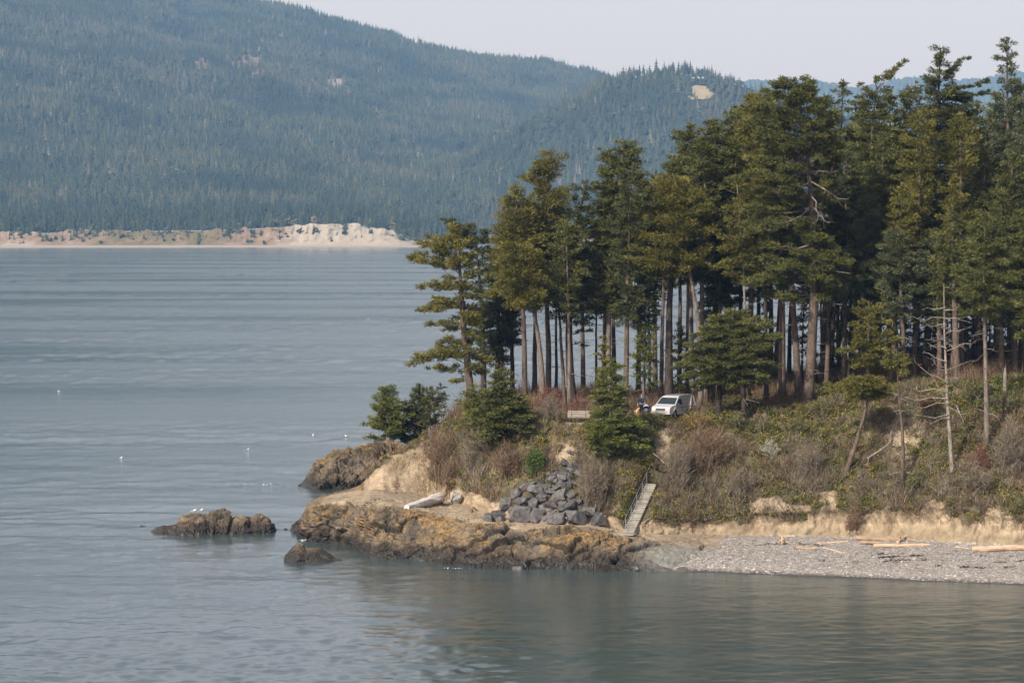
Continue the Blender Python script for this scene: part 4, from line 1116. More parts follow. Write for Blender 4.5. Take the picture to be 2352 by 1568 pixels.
    t("fir_tree", "tall fir with a light straight trunk behind the spruce left of the walker", 1404, 284, (1430, 322), .30,
      [(326, 1415, 1445), (342, 1396, 1462), (358, 1388, 1474), (376, 1384, 1462), (392, 1378, 1472), (430, 1366, 1490), (470, 1375, 1488), (520, 1368, 1480), (560, 1352, 1462), (600, 1362, 1455), (640, 1375, 1470), (680, 1356, 1465), (712, 1345, 1470), (722, 1365, 1440)],
      'fir', 'green', 'grey', mid=[(1405, 540)], stubs=8, dens=1.15)
    t("fir_tree", "dark fir trunk tucked behind the light straight one", 1412, 293, (1404, 430), .24, [(440, 1390, 1420), (500, 1378, 1440), (600, 1370, 1440), (690, 1372, 1438), (715, 1385, 1430)], 'fir', 'dark', 'dark')
    t("fir_tree", "fir with a brown trunk leaning slightly right, behind the walker's spruce", 1436, 277, (1455, 372), .27, [(385, 1440, 1475), (430, 1425, 1505), (500, 1410, 1510), (560, 1415, 1498), (620, 1420, 1488), (680, 1425, 1490), (735, 1412, 1500), (752, 1430, 1480)], 'fir', 'dark', 'brown', mid=[(1443, 640)], stubs=9)
    t("fir_tree", "thin sapling fir behind the walker and the van", 1480, 291, (1482, 650), .12, [(665, 1470, 1495), (720, 1460, 1500), (760, 1462, 1502)], 'fir', 'dark', 'brown', stubs=10)
    t("fir_tree", "thin dark fir left of the van's windscreen, second from the walker", 1493, 297, (1490, 600), .15, [(615, 1478, 1503), (700, 1468, 1512), (760, 1472, 1508)], 'fir', 'dark', 'dark', stubs=8)
    t("fir_tree", "slim fir with a grey-brown trunk rising just behind the van's bonnet", 1518, 286, (1528, 400), .22, [(412, 1512, 1545), (450, 1495, 1560), (520, 1488, 1570), (600, 1490, 1562), (660, 1500, 1550)], 'fir', 'green', 'brown', stubs=8)
    t("fir_tree", "thick straight black trunk rising behind the white van's windscreen", 1537, 280, (1560, 415), .42, [(425, 1540, 1580), (460, 1520, 1605), (520, 1500, 1620), (580, 1480, 1612), (640, 1492, 1600)], 'fir', 'dark', 'dark', mid=[(1540, 650)], stubs=9, dens=1.1)
    t("pine_tree", "broad olive pine crown above the white van", 1604, 277, (1545, 398), .27, [(405, 1525, 1565), (425, 1495, 1590), (460, 1482, 1622), (500, 1470, 1630), (540, 1462, 1615), (575, 1455, 1640), (608, 1475, 1612), (620, 1500, 1580)], 'pine', 'olive', 'grey', mid=[(1597, 700), (1580, 600)], stubs=4, dens=1.35)
    t("fir_tree", "fir with a forked pale dead leader above the van's crown of pines", 1592, 288, (1583, 278), .24,
      [(288, 1565, 1602), (306, 1522, 1612), (330, 1530, 1640), (352, 1518, 1655), (400, 1512, 1650), (450, 1530, 1650), (520, 1540, 1640), (600, 1560, 1640), (650, 1575, 1630)], 'fir', 'green', 'grey', mid=[(1586, 600)], stubs=26, dens=.7)
    t("fir_tree", "slim pale trunk, left one of the close trio behind the van", 1580, 284, (1600, 300), .19, [(330, 1588, 1625), (420, 1575, 1650), (520, 1570, 1650), (600, 1575, 1630)], 'fir', 'dark', 'grey', mid=[(1580, 740)], stubs=3)
    t("fir_tree", "right pale trunk of the close trio behind the van", 1622, 283, (1632, 268), .28, [(278, 1620, 1660), (310, 1600, 1680), (380, 1590, 1690), (480, 1600, 1690), (560, 1600, 1680), (640, 1605, 1665)], 'fir', 'green', 'grey', mid=[(1613, 740)], stubs=4, dens=1.1)
    # ---- the wide old fir and its neighbours
    t("fir_tree", "huge wide old fir with flat layered limbs, the broadest crown of the forest", 1853, 271, (1826, 176), .50,
      [(180, 1790, 1858), (192, 1762, 1905), (205, 1745, 1880), (225, 1742, 1900), (245, 1700, 1915), (270, 1755, 1935), (300, 1735, 1942), (330, 1700, 1950), (365, 1690, 1945), (400, 1680, 1925), (430, 1668, 1925), (455, 1700, 1905), (480, 1705, 1840), (520, 1700, 1835),
       (560, 1690, 1905), (590, 1720, 1940), (620, 1700, 1950), (650, 1700, 1965), (675, 1745, 1930), (690, 1780, 1900)],
      'fir', 'green', 'brown', mid=[(1867, 745), (1860, 430)], stubs=30, dens=1.05, hollow=.35, window=(1838, 1892, 365, 505),
      bare=[(1860, 415, 1950, 458), (1860, 395, 1925, 392), (1860, 420, 1790, 446), (1862, 470, 1800, 512), (1862, 480, 1905, 512), (1860, 380, 1822, 372), (1862, 450, 1885, 500), (1862, 560, 1775, 575), (1862, 600, 1955, 628)])
    t("fir_tree", "rounded dark-olive fir crown at the left shoulder of the huge wide fir", 1716, 284, (1745, 205), .30,
      [(212, 1735, 1765), (228, 1690, 1785), (248, 1680, 1795), (275, 1700, 1800), (310, 1690, 1800), (360, 1670, 1790), (420, 1655, 1780), (480, 1660, 1780), (560, 1670, 1770), (640, 1690, 1760)], 'fir', 'olive', 'brown', stubs=6, dens=1.1)
    t("fir_tree", "spiky dark fir left of the rounded crown, in front of the tan meadow hill", 1662, 289, (1683, 248), .26, [(255, 1672, 1692), (285, 1648, 1705), (320, 1630, 1715), (380, 1620, 1720), (450, 1625, 1720), (540, 1640, 1715), (620, 1650, 1705)], 'fir', 'green', 'dark', stubs=6, dens=1.1)
    t("pine_tree", "yellow-green slim tree with a pale stem against the dark forest", 1708, 276, (1690, 398), .15,
      [(405, 1682, 1700), (440, 1668, 1715), (480, 1655, 1735), (520, 1645, 1745), (570, 1640, 1740), (620, 1630, 1735), (660, 1650, 1725)], 'fir', 'yellow', 'dead', mid=[(1706, 600)], stubs=8, dens=.8)
    t("pine_tree", "olive bushy pine in front of the huge fir's left side", 1760, 277, (1755, 330), .22, [(345, 1735, 1780), (390, 1710, 1795), (450, 1700, 1790), (500, 1690, 1790), (560, 1700, 1780), (600, 1715, 1770)], 'pine', 'olive', 'dark', dens=.9)
    t("fir_tree", "thick straight trunk left of the huge fir, both feet in salal", 1797, 279, (1800, 260), .34, [(280, 1780, 1820), (400, 1760, 1850), (520, 1750, 1850), (620, 1760, 1840), (680, 1775, 1830)], 'fir', 'dark', 'brown', stubs=6)
    t("fir_tree", "trunk curving behind the huge fir, grey on its left side", 1836, 276, (1805, 300), .34, [(330, 1790, 1830), (450, 1770, 1850), (600, 1780, 1860)], 'fir', 'dark', 'brown', mid=[(1822, 720), (1812, 560)], stubs=4)
    t("fir_tree", "thin spire fir poking up right of the huge fir's flat top", 1908, 292, (1937, 182), .24, [(188, 1922, 1948), (203, 1908, 1945), (225, 1915, 1960), (260, 1900, 1975), (330, 1900, 1985), (430, 1900, 1980), (540, 1900, 1975), (640, 1910, 1960)], 'fir', 'green', 'dark', dens=1.0)
    t("fir_tree", "fir whose wind-swept leader streams out to the right like a flag", 1950, 288, (2012, 200), .28,
      [(205, 1990, 2035), (225, 1960, 2050), (250, 1965, 2060), (300, 1955, 2065), (380, 1940, 2060), (460, 1935, 2050), (560, 1940, 2040), (660, 1950, 2020)], 'fir', 'green', 'brown', stubs=6, dens=1.1,
      limbs=[(210, 2076, 147, .62, .08), (205, 2052, 163, .6, .05), (215, 1974, 196, .55), (205, 2010, 180, .6), (235, 2085, 222, .55)])
    t("fir_tree", "dark twin-topped fir, left spire of the highest pair on the right", 2128, 290, (2158, 110), .36,
      [(116, 2140, 2178), (128, 2138, 2182), (145, 2145, 2182), (165, 2132, 2178), (185, 2120, 2190), (215, 2122, 2230), (245, 2110, 2250), (270, 2108, 2260), (330, 2105, 2265), (420, 2100, 2255), (520, 2105, 2240), (620, 2115, 2220)], 'fir', 'dark', 'dark', stubs=6, dens=1.15,
      limbs=[(190, 2222, 136, .6, .02), (200, 2205, 155, .7), (230, 2268, 190, .6), (245, 2275, 215, .6)])
    t("fir_tree", "open-branched tall fir at the right edge with sky between its top limbs", 2322, 285, (2312, 84), .34,
      [(90, 2302, 2325), (105, 2288, 2335), (132, 2272, 2330), (160, 2300, 2352), (205, 2290, 2372), (245, 2270, 2385), (300, 2275, 2400), (380, 2270, 2400), (480, 2275, 2390), (580, 2280, 2380), (660, 2290, 2370)], 'fir', 'blue', 'brown', stubs=12, dens=.85)
    t("fir_tree", "fir crown with many fine tops between the flag-topped and the twin-topped firs", 2075, 293, (2085, 190), .26, [(198, 2072, 2098), (220, 2055, 2110), (250, 2050, 2120), (320, 2040, 2130), (420, 2035, 2125), (520, 2040, 2120), (620, 2050, 2105)], 'fir', 'green', 'grey', dens=1.0)
    t("pine_tree", "yellow-green pine below the twin-topped fir, left of the brighter one", 2098, 279, (2120, 248), .26, [(255, 2105, 2138), (280, 2080, 2160), (320, 2070, 2165), (370, 2065, 2160), (430, 2075, 2150), (500, 2080, 2140)], 'pine', 'yellow', 'brown', mid=[(2105, 600)], dens=1.0)
    t("pine_tree", "brightest golden-green pine top, right below the twin-topped fir", 2208, 281, (2206, 258), .24, [(264, 2195, 2220), (290, 2180, 2235), (330, 2165, 2245), (370, 2165, 2240), (410, 2180, 2230)], 'pine', 'yellow', 'brown', dens=1.1)
    # ---- inner right forest crowns
    rows = [
     (2290, 290, 2272, 268, 60, 50, 640, 'blue', "blue-green fir left of the open-branched tall one at the right edge"),
     (2345, 280, 2348, 255, 60, 60, 700, 'blue', "fir cut by the right edge below the open-branched top"),
     (2010, 283, 2030, 300, 62, 62, 600, 'green', "mid-green fir under the flag-topped one"),
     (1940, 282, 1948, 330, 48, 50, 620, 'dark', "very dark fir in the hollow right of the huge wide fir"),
     (1985, 278, 1990, 440, 58, 60, 700, 'blue', "blue-grey fir below the dark hollow, its trunk bending left"),
     (2050, 276, 2075, 420, 60, 66, 700, 'olive', "olive-tinted fir in the middle of the right-hand forest"),
     (2125, 282, 2140, 380, 66, 62, 690, 'green', "full green fir in front of the twin-topped tree's trunk"),
     (2190, 277, 2190, 400, 62, 60, 660, 'olive', "brownish fir with dead twigs above the dead snag"),
     (2246, 286, 2245, 350, 60, 66, 640, 'blue', "silvery fir right of the golden-green pine"),
     (2300, 276, 2300, 430, 62, 66, 700, 'green', "green fir above the tall bare-limbed tree at right"),
     (2372, 274, 2372, 470, 70, 60, 740, 'green', "layered fir low at the right edge"),
     (2080, 273, 2060, 520, 56, 62, 690, 'blue', "bluish low fir crown right over the two-trunk gap"),
     (2160, 274, 2150, 530, 56, 60, 705, 'blue', "grey-green fir crown just left of the dead snag's top"),
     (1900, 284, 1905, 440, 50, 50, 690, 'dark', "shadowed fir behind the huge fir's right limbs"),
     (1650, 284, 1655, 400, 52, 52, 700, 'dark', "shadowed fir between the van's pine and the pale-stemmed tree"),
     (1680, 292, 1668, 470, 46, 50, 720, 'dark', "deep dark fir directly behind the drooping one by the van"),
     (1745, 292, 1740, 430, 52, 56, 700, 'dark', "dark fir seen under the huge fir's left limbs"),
    ]
    rows += [
     (1700, 300, 1702, 238, 50, 52, 560, 'dark', "dark fir top just left of the huge fir's flat top"), (1770, 302, 1776, 222, 50, 60, 560, 'green', "green fir top peeping behind the huge fir's left half"), (1892, 300, 1893, 214, 50, 52, 560, 'green', "fir top right behind the huge fir's right shoulder"),
     (1984, 301, 1982, 218, 60, 60, 600, 'dark', "dark fir top left of the flag-shaped leader"), (2042, 300, 2046, 206, 62, 62, 600, 'green', "full fir top right under the flag-shaped leader"), (2106, 303, 2104, 186, 60, 60, 600, 'blue', "fir top left beside the twin-topped fir"),
     (2192, 301, 2196, 205, 64, 64, 600, 'dark', "dark fir top behind the golden-green pine"), (2238, 300, 2240, 230, 64, 64, 600, 'green', "fir top in the dip left of the open-branched tall fir"), (2292, 303, 2288, 226, 64, 64, 600, 'green', "fir top behind the open-branched tall fir's left limbs"),
     (2345, 301, 2342, 178, 64, 60, 600, 'blue', "second-highest fir top at the right edge"), (1642, 300, 1640, 312, 52, 52, 620, 'dark', "dark fir top left of the spiky one under the tan meadow"), (1560, 298, 1562, 402, 52, 52, 660, 'dark', "dark fir crown behind the van's olive pine"),
     (1228, 298, 1230, 462, 46, 46, 690, 'dark', "dark fir filling in behind the tallest left-cluster pine"), (1340, 299, 1334, 478, 42, 46, 730, 'green', "green fir behind the massive dark fir of the left cluster"), (1388, 298, 1392, 418, 44, 46, 700, 'dark', "dark fir behind the light straight trunk's crown"),
     (1466, 297, 1474, 402, 46, 46, 700, 'green', "green fir behind the walker's tall neighbours"), (1504, 296, 1506, 388, 44, 46, 690, 'dark', "dark fir crown left of the van's olive pine"), (1150, 298, 1160, 520, 40, 44, 720, 'green', "green fir behind the left cluster's olive pines"),
     (2262, 283, 2262, 330, 56, 60, 690, 'green', "broad fir above the pale-trunked slope tree"), (2020, 290, 2012, 350, 60, 60, 660, 'olive', "olive fir crown low under the flag-topped fir"), (2330, 279, 2326, 340, 58, 60, 690, 'green', "green crown under the open-branched tall fir")]
    for (bx, d, tx, ty, hl, hr, yb, nd, lab) in rows:
        t("fir_tree", lab, bx, d, (tx, ty), .26, dome_outline(tx, ty + 4, yb + (45 if tx > 1960 else 0), hl, hr), 'fir', nd, ['brown', 'dark'][bx % 2], dens=1.0, stubs=10)
    # ---- bare lower trunks of the back rows
    back = [(1640, 300), (1663, 298), (1732, 300), (1778, 303), (1788, 296), (1812, 305), (1868, 304), (1885, 297), (1902, 306), (1922, 299), (1930, 308), (1962, 300), (1975, 306), (2002, 302), (2026, 297), (2040, 306), (2060, 300), (2104, 305), (2142, 300), (2152, 307),
            (2168, 298), (2222, 304), (2238, 297), (2252, 308), (2285, 301), (2316, 305), (2331, 299), (2348, 294), (2362, 304)]
    anchors = [(1600, "the van's rear"), (1714, "the second drooping fir"), (1797, "the thick trunk beside the huge fir"), (1853, "the huge wide fir's trunk"), (1950, "the flag-topped fir's trunk"), (2070, "the nearly bare slope trunk"), (2128, "the twin-topped fir's trunk"), (2190, "the dead snag"), (2268, "the pale-trunked slope tree"), (2308, "the broken snag")]
    rank = {}; blab = {}
    for (bx, d) in sorted(back, key=lambda q_: min(abs(q_[0] - a_[0]) for a_ in anchors)):
        an = min(anchors, key=lambda a_: abs(bx - a_[0])); sd = 'left' if bx < an[0] else 'right'; kk_ = (an[1], sd); rank[kk_] = rank.get(kk_, 0) + 1
        blab[bx] = f"slim back-row trunk, {['nearest', 'second', 'third', 'fourth'][min(rank[kk_], 4) - 1]} to the {sd} of {an[1]}"
    rng = np.random.default_rng(5)
    for i, (bx, d) in enumerate(back):
        ty = int(rng.integers(380, 520)); lean = int(rng.integers(-32, 32)); yb = int(rng.integers(610, 800))
        t("fir_tree", blab[bx], bx, d, (bx + lean, ty), float(rng.uniform(.13, .36)), dome_outline(bx + lean, ty + 5, yb, 40, 40), 'fir', 'dark', ['dark', 'brown', 'dark'][i % 3], dens=.55, stubs=18, mid=[(bx + lean * .3 + int(rng.integers(-9, 9)), 700)],
          group='slim dark trunks of the back rows')
    # ---- shaded understory firs between the trunks
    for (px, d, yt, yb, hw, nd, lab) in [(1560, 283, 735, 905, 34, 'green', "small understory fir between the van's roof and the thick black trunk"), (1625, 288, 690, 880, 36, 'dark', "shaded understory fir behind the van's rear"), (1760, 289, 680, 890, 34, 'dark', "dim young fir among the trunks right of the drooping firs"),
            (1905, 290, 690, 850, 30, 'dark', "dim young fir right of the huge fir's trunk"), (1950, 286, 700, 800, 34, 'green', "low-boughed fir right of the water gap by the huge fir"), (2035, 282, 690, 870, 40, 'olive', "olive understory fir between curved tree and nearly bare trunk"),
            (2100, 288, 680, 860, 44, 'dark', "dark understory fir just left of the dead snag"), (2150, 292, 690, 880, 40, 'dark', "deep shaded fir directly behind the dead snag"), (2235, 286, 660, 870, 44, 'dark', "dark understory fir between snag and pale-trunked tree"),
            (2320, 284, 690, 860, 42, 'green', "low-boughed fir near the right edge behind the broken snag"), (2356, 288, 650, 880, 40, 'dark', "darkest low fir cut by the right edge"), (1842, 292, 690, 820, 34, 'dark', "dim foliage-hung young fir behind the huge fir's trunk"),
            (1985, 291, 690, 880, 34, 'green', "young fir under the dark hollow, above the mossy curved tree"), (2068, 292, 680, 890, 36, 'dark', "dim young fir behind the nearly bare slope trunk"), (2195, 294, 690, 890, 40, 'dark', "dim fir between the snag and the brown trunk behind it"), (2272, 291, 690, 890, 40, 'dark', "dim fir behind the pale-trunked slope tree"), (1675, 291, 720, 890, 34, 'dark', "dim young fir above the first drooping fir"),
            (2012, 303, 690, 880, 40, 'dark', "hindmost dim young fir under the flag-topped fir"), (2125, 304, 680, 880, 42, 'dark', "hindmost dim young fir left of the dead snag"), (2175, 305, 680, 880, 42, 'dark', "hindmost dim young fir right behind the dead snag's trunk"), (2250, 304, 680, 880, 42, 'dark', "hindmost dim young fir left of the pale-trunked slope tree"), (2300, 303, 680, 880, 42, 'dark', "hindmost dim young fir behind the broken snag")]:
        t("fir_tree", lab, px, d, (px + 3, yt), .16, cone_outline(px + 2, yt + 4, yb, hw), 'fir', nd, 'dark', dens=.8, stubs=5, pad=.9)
    # ---- lower trees
    t("spruce_tree", "dense dark green spruce on the bluff edge left of the bench", 1152, -1035, (1152, 842), .20,
      [(850, 1145, 1160), (870, 1126, 1188), (895, 1106, 1200), (915, 1096, 1212), (940, 1080, 1226), (965, 1070, 1234), (990, 1076, 1232), (1008, 1072, 1224), (1020, 1092, 1190)], 'spruce', 'green', 'dark', dens=2.7, stubs=0, group='small conifers on the bluff edge', pad=.75)
    t("pine_tree", "light yellow-green bushy pine against the dense spruce's left side", 1100, -1000, (1100, 880), .13, [(892, 1085, 1125), (915, 1060, 1140), (940, 1048, 1130), (965, 1070, 1120), (985, 1080, 1115)], 'pine', 'bright', 'grey', dens=1.6, stubs=3, group='small conifers on the bluff edge', pad=.7)
    t("pine_tree", "small leaning pine on the sand crest, farthest left of all trees", 912, -1031, (886, 884), .16,
      [(890, 878, 896), (905, 866, 908), (925, 858, 925), (945, 850, 940), (965, 836, 950), (985, 836, 945), (1004, 838, 900)], 'pine', 'bright', 'grey', mid=[(893, 975)], dens=2.0, stubs=2, group='small conifers on the bluff edge', pad=.62)
    t("pine_tree", "dark bushy pine joined to the small leaning pine's right side", 940, -1022, (962, 878), .14, [(888, 955, 975), (910, 942, 988), (935, 925, 1000), (960, 905, 1000), (985, 900, 995), (1005, 905, 985), (1018, 915, 975)], 'pine', 'dark', 'dark', dens=2.1, stubs=2, group='small conifers on the bluff edge', pad=.62)
    t("pine_tree", "upright little pine third from the left, on the ridge against the water", 985, -1000, (990, 884), .10, [(892, 984, 998), (912, 976, 1006), (935, 970, 1010), (955, 965, 1010), (975, 970, 1005)], 'pine', 'green', 'grey', dens=1.9, stubs=2, group='small conifers on the bluff edge', pad=.5)
    t("fir_tree", "wispy sapling against the water between the small pines and the spruce", 1015, 287, (1012, 878), .06, [(885, 1008, 1017), (905, 1002, 1022), (925, 1000, 1028), (945, 996, 1030), (965, 1000, 1028)], 'spruce', 'blue', 'grey', dens=1.6, stubs=2, group='small conifers on the bluff edge', pad=.42)
    t("spruce_tree", "broad green spruce between the bench and the walker with the dog", 1394, -1080, (1408, 822), .18,
      [(828, 1398, 1415), (850, 1385, 1430), (875, 1370, 1448), (900, 1360, 1446), (925, 1355, 1442), (950, 1350, 1444), (970, 1342, 1490), (995, 1340, 1520), (1015, 1342, 1520), (1035, 1350, 1505), (1052, 1368, 1480)], 'spruce', 'bright', 'grey', mid=[(1400, 960)], dens=2.1, stubs=4, group='small conifers on the bluff edge', pad=.8)
    t("fir_tree", "thin sparse-topped fir right behind the broad green spruce", 1380, -990, (1386, 768), .09, [(775, 1380, 1392), (800, 1372, 1402), (825, 1366, 1410), (850, 1362, 1412), (880, 1364, 1405)], 'spruce', 'olive', 'grey', dens=.9, stubs=6, group='small conifers on the bluff edge', pad=.5)
    t("pine_tree", "young bushy pine behind the walker's right shoulder", 1478, 284, (1480, 742), .12, [(752, 1470, 1495), (780, 1460, 1505), (805, 1455, 1508), (830, 1450, 1505), (855, 1452, 1500), (880, 1462, 1500)], 'pine', 'bright', 'grey', dens=1.3, stubs=3, group='small conifers on the bluff edge', pad=.65)
    t("fir_tree", "drooping wide fir with layered boughs directly right of the van", 1650, 269, (1690, 700), .28,
      [(715, 1650, 1760), (740, 1620, 1775), (765, 1590, 1790), (790, 1575, 1800), (815, 1560, 1810), (840, 1545, 1800), (865, 1550, 1790), (885, 1570, 1770), (897, 1600, 1720)], 'spruce', 'green', 'dark', mid=[(1655, 860)], dens=1.25, stubs=6, group='small conifers on the bluff edge', pad=.9)
    t("fir_tree", "second drooping fir, its forked foot in the salal right of the van", 1714, 268, (1735, 720), .26, [(735, 1700, 1770), (770, 1685, 1800), (810, 1670, 1812), (850, 1665, 1800), (885, 1680, 1780)], 'spruce', 'green', 'dark', mid=[(1706, 880)], dens=1.15, stubs=6, group='small conifers on the bluff edge', pad=.9)
    t("pine_tree", "flat-crowned mossy olive tree on a long curved trunk leaning from the slope", 1938, -1092, (1996, 858), .24,
      [(862, 1960, 2020), (872, 1915, 2040), (888, 1905, 2052), (902, 1922, 2050), (914, 1945, 2030)], 'fir', 'olive', 'brown', mid=[(1968, 1010), (1985, 950)], dens=2.4, stubs=3, group='trees rooted on the open slope', pad=.8)
    t("pine_tree", "olive tree with drooping tufts, between curved mossy tree and dead snag", 1992, 270, (1996, 690), .16, [(700, 1975, 2020), (730, 1960, 2050), (765, 1945, 2070), (800, 1930, 2050), (835, 1915, 2030), (850, 1940, 1990)], 'fir', 'olive', 'brown', dens=.8, stubs=6, group='trees rooted on the open slope', pad=.85)
    t("fir_tree", "tree with a nearly bare trunk between the curved one and the dead snag", 2070, -1112, (2058, 800), .19, [(812, 2040, 2075), (835, 2030, 2082), (858, 2036, 2078)], 'fir', 'yellow', 'brown', mid=[(2072, 1000), (2062, 870)], dens=1.0, stubs=10, group='trees rooted on the open slope')
    t("fir_tree", "tall brown trunk rising right behind the dead snag", 2200, 270, (2186, 470), .34, dome_outline(2186, 480, 720, 55, 60), 'fir', 'green', 'brown', stubs=14, group='trees rooted on the open slope')
    t("fir_tree", "tall pale-trunked tree with long bare side limbs, rightmost on the slope", 2268, -1028, (2262, 480), .24,
      [(490, 2245, 2285), (530, 2215, 2310), (580, 2200, 2330), (620, 2190, 2340), (650, 2205, 2330), (705, 2190, 2350), (722, 2200, 2300), (738, 2235, 2280)], 'fir', 'green', 'grey', mid=[(2262, 760)], dens=1.0, stubs=20, group='trees rooted on the open slope')
    # ---- the dead snag
    root = tree("dead_tree", "bare silvery dead snag with long side branches, standing on the slope", 2190, -1098, (2170, 652), .20, None, bark='dead', mid=[(2176, 900)], stubs=0, seed=9)
    B = np.array(root.location); G = Geo(); rng = np.random.default_rng(12); DS = B[1]
    for (y0, tx, ty) in [(705, 2118, 708), (712, 2205, 706), (730, 2085, 724), (732, 2226, 728), (745, 2130, 748), (765, 2228, 752), (775, 2150, 770), (800, 2130, 790), (806, 2245, 780), (830, 2120, 808), (850, 2262, 812), (850, 2125, 822), (880, 2100, 830), (905, 2140, 868),
                         (870, 2215, 862), (900, 2060, 880), (915, 2040, 902), (925, 2075, 935), (935, 2230, 952), (950, 2060, 948), (960, 2110, 975), (660, 2186, 658), (755, 2190, 760), (790, 2195, 795)]:
        x0 = np.interp(y0, [652, 900, 1090], [2170, 2177, 2192]); p0 = W(x0, y0, DS); p1 = W(tx, ty, DS + rng.normal(0, 1.2)); m_ = p0 * .45 + p1 * .55 + np.array([0, rng.normal(0, .2), -.10 - .12 * rng.random()])
        G = Geo(); L_ = np.linalg.norm(p1 - p0); kq = np.array([p0, p0 * .72 + p1 * .28, m_, p0 * .2 + p1 * .8, p1]); kq[1:4] += rng.normal(0, .06 * L_ ** .7, (3, 3)); kq[-1, 2] += rng.normal(.08, .10)
        G.tube(kq - B, np.array([.055, .042, .032, .022, .008]) * rng.uniform(.7, 1.15), 5, False)
        for _ in range(int(rng.integers(2, 10))):
            u = rng.uniform(.3, 1) * 4; q0 = np.array([np.interp(u, range(5), kq[:, j_]) for j_ in range(3)]); q1 = q0 + rng.normal(0, .26, 3) * np.array([1, 1, .8]); q2_ = q1 + rng.normal(0, .14, 3); G.tube(np.array([q0, q1, q2_]) - B, [.017, .011, .004], 3, False)
        G.build("branch", BARK['dead'], root)
    # stump and broken snags
    for (px, py, h, lab) in [(1764, 905, .9, "short weathered grey stump in the salal left of the huge fir"), (2308, 915, 2.6, "broken snag with a splintered top right of the pale-trunked tree")]:
        P0 = at_pixel(px, py); G = Geo()
        G.tube([(0, 0, -.3), (0, 0, h * .5), (.03, 0, h)], [.22, .17, .10], 9)
        G.tube([(.06, 0, h * .8), (.08, .02, h * 1.25)], [.06, .01], 5)
        G.tube([(-.06, .03, h * .8), (-.07, .02, h * 1.12)], [.05, .01], 5)
        G.build("stump", BARK['dead'], None, loc=tuple(P0), label=lab, category='stump')
plant_trees()
print("needle tris", _TRI['n'])
# ================================================================== UNDERGROWTH AND SHRUBS
LEAF = {
 'salal': needle_mat("leaves_salal", [(0, (0.030, 0.036, 0.009)), (.45, (0.078, 0.088, 0.018)), (.8, (0.145, 0.148, 0.032)), (1, (0.26, 0.24, 0.07))]),
 'yellow': needle_mat("leaves_yellow_green", [(0, (0.065, 0.058, 0.010)), (.45, (0.150, 0.130, 0.020)), (.8, (0.24, 0.20, 0.035)), (1, (0.34, 0.28, 0.06))]),
 'rust': needle_mat("leaves_rust", [(0, (0.060, 0.030, 0.013)), (.45, (0.150, 0.076, 0.032)), (.8, (0.24, 0.125, 0.05)), (1, (0.28, 0.15, 0.06))]),
 'twig': needle_mat("twigs_grey_brown", [(0, (0.055, 0.040, 0.029)), (.45, (0.150, 0.120, 0.082)), (.8, (0.255, 0.212, 0.155)), (1, (0.38, 0.33, 0.28))]),
 'purple': needle_mat("twigs_reddish", [(0, (0.055, 0.032, 0.022)), (.45, (0.150, 0.098, 0.058)), (.8, (0.245, 0.175, 0.112)), (1, (0.34, 0.27, 0.22))]),
 'red': needle_mat("twigs_red", [(0, (0.07, 0.028, 0.020)), (.45, (0.165, 0.070, 0.050)), (.8, (0.235, 0.125, 0.095)), (1, (0.30, 0.20, 0.16))]),
 'grass': needle_mat("grass_dry", [(0, (0.12, 0.085, 0.050)), (.45, (0.27, 0.205, 0.125)), (.8, (0.42, 0.33, 0.21)), (1, (0.56, 0.46, 0.31))]),
 'broom': needle_mat("broom_green", [(0, (0.020, 0.032, 0.008)), (.45, (0.055, 0.085, 0.018)), (.8, (0.100, 0.140, 0.035)), (1, (0.16, 0.20, 0.06))]),
 'silver': needle_mat("lichen_twigs", [(0, (0.13, 0.12, 0.09)), (.45, (0.27, 0.26, 0.20)), (.8, (0.42, 0.41, 0.33)), (1, (0.55, 0.54, 0.46))]),
}
def blades(rng, base, tip, w, bend=0.15):
    """ribbons from base to tip with a bend in the middle: two triangles and a tip each"""
    n = len(base); dv = tip - base; L = np.linalg.norm(dv, axis=1)[:, None] + 1e-6
    side = np.cross(dv, rng.normal(size=(n, 3)) + np.array([0, .8, 0])); side /= np.linalg.norm(side, axis=1)[:, None] + 1e-9
    m = base + dv * .5 + rng.normal(0, 1, (n, 3)) * L * bend
    w = np.asarray(w).reshape(-1, 1)
    V = np.stack([base - side * w, base + side * w, m + side * w * .8, m - side * w * .8, tip], 1).reshape(-1, 3)
    i = np.arange(n)[:, None] * 5
    T = np.vstack([i + np.array([[0, 1, 2]]), i + np.array([[0, 2, 3]]), i + np.array([[3, 2, 4]])])
    return V, T
def leaves(rng, C, size, up=.6):
    n = len(C); a = rng.normal(size=(n, 3)); a[:, 2] += up; a /= np.linalg.norm(a, axis=1)[:, None]
    u = np.cross(a, rng.normal(size=(n, 3))); u /= np.linalg.norm(u, axis=1)[:, None]; v = np.cross(a, u)
    s = (size * rng.uniform(.6, 1.4, n))[:, None]
    V = np.stack([C - u * s, C + v * s * .55, C + u * s, C - v * s * .55], 1).reshape(-1, 3)
    i = np.arange(n)[:, None] * 4
    return V, np.vstack([i + np.array([[0, 1, 2]]), i + np.array([[0, 2, 3]])])

def tri_link(name, Vs, Ts, tones, mat, **props):
    off = 0; TT = []
    for V, T in zip(Vs, Ts): TT.append(T + off); off += len(V)
    return link(name, new_mesh(name, np.vstack(Vs), np.vstack(TT), attrs={'tone': np.concatenate(tones)}), mat, **props)

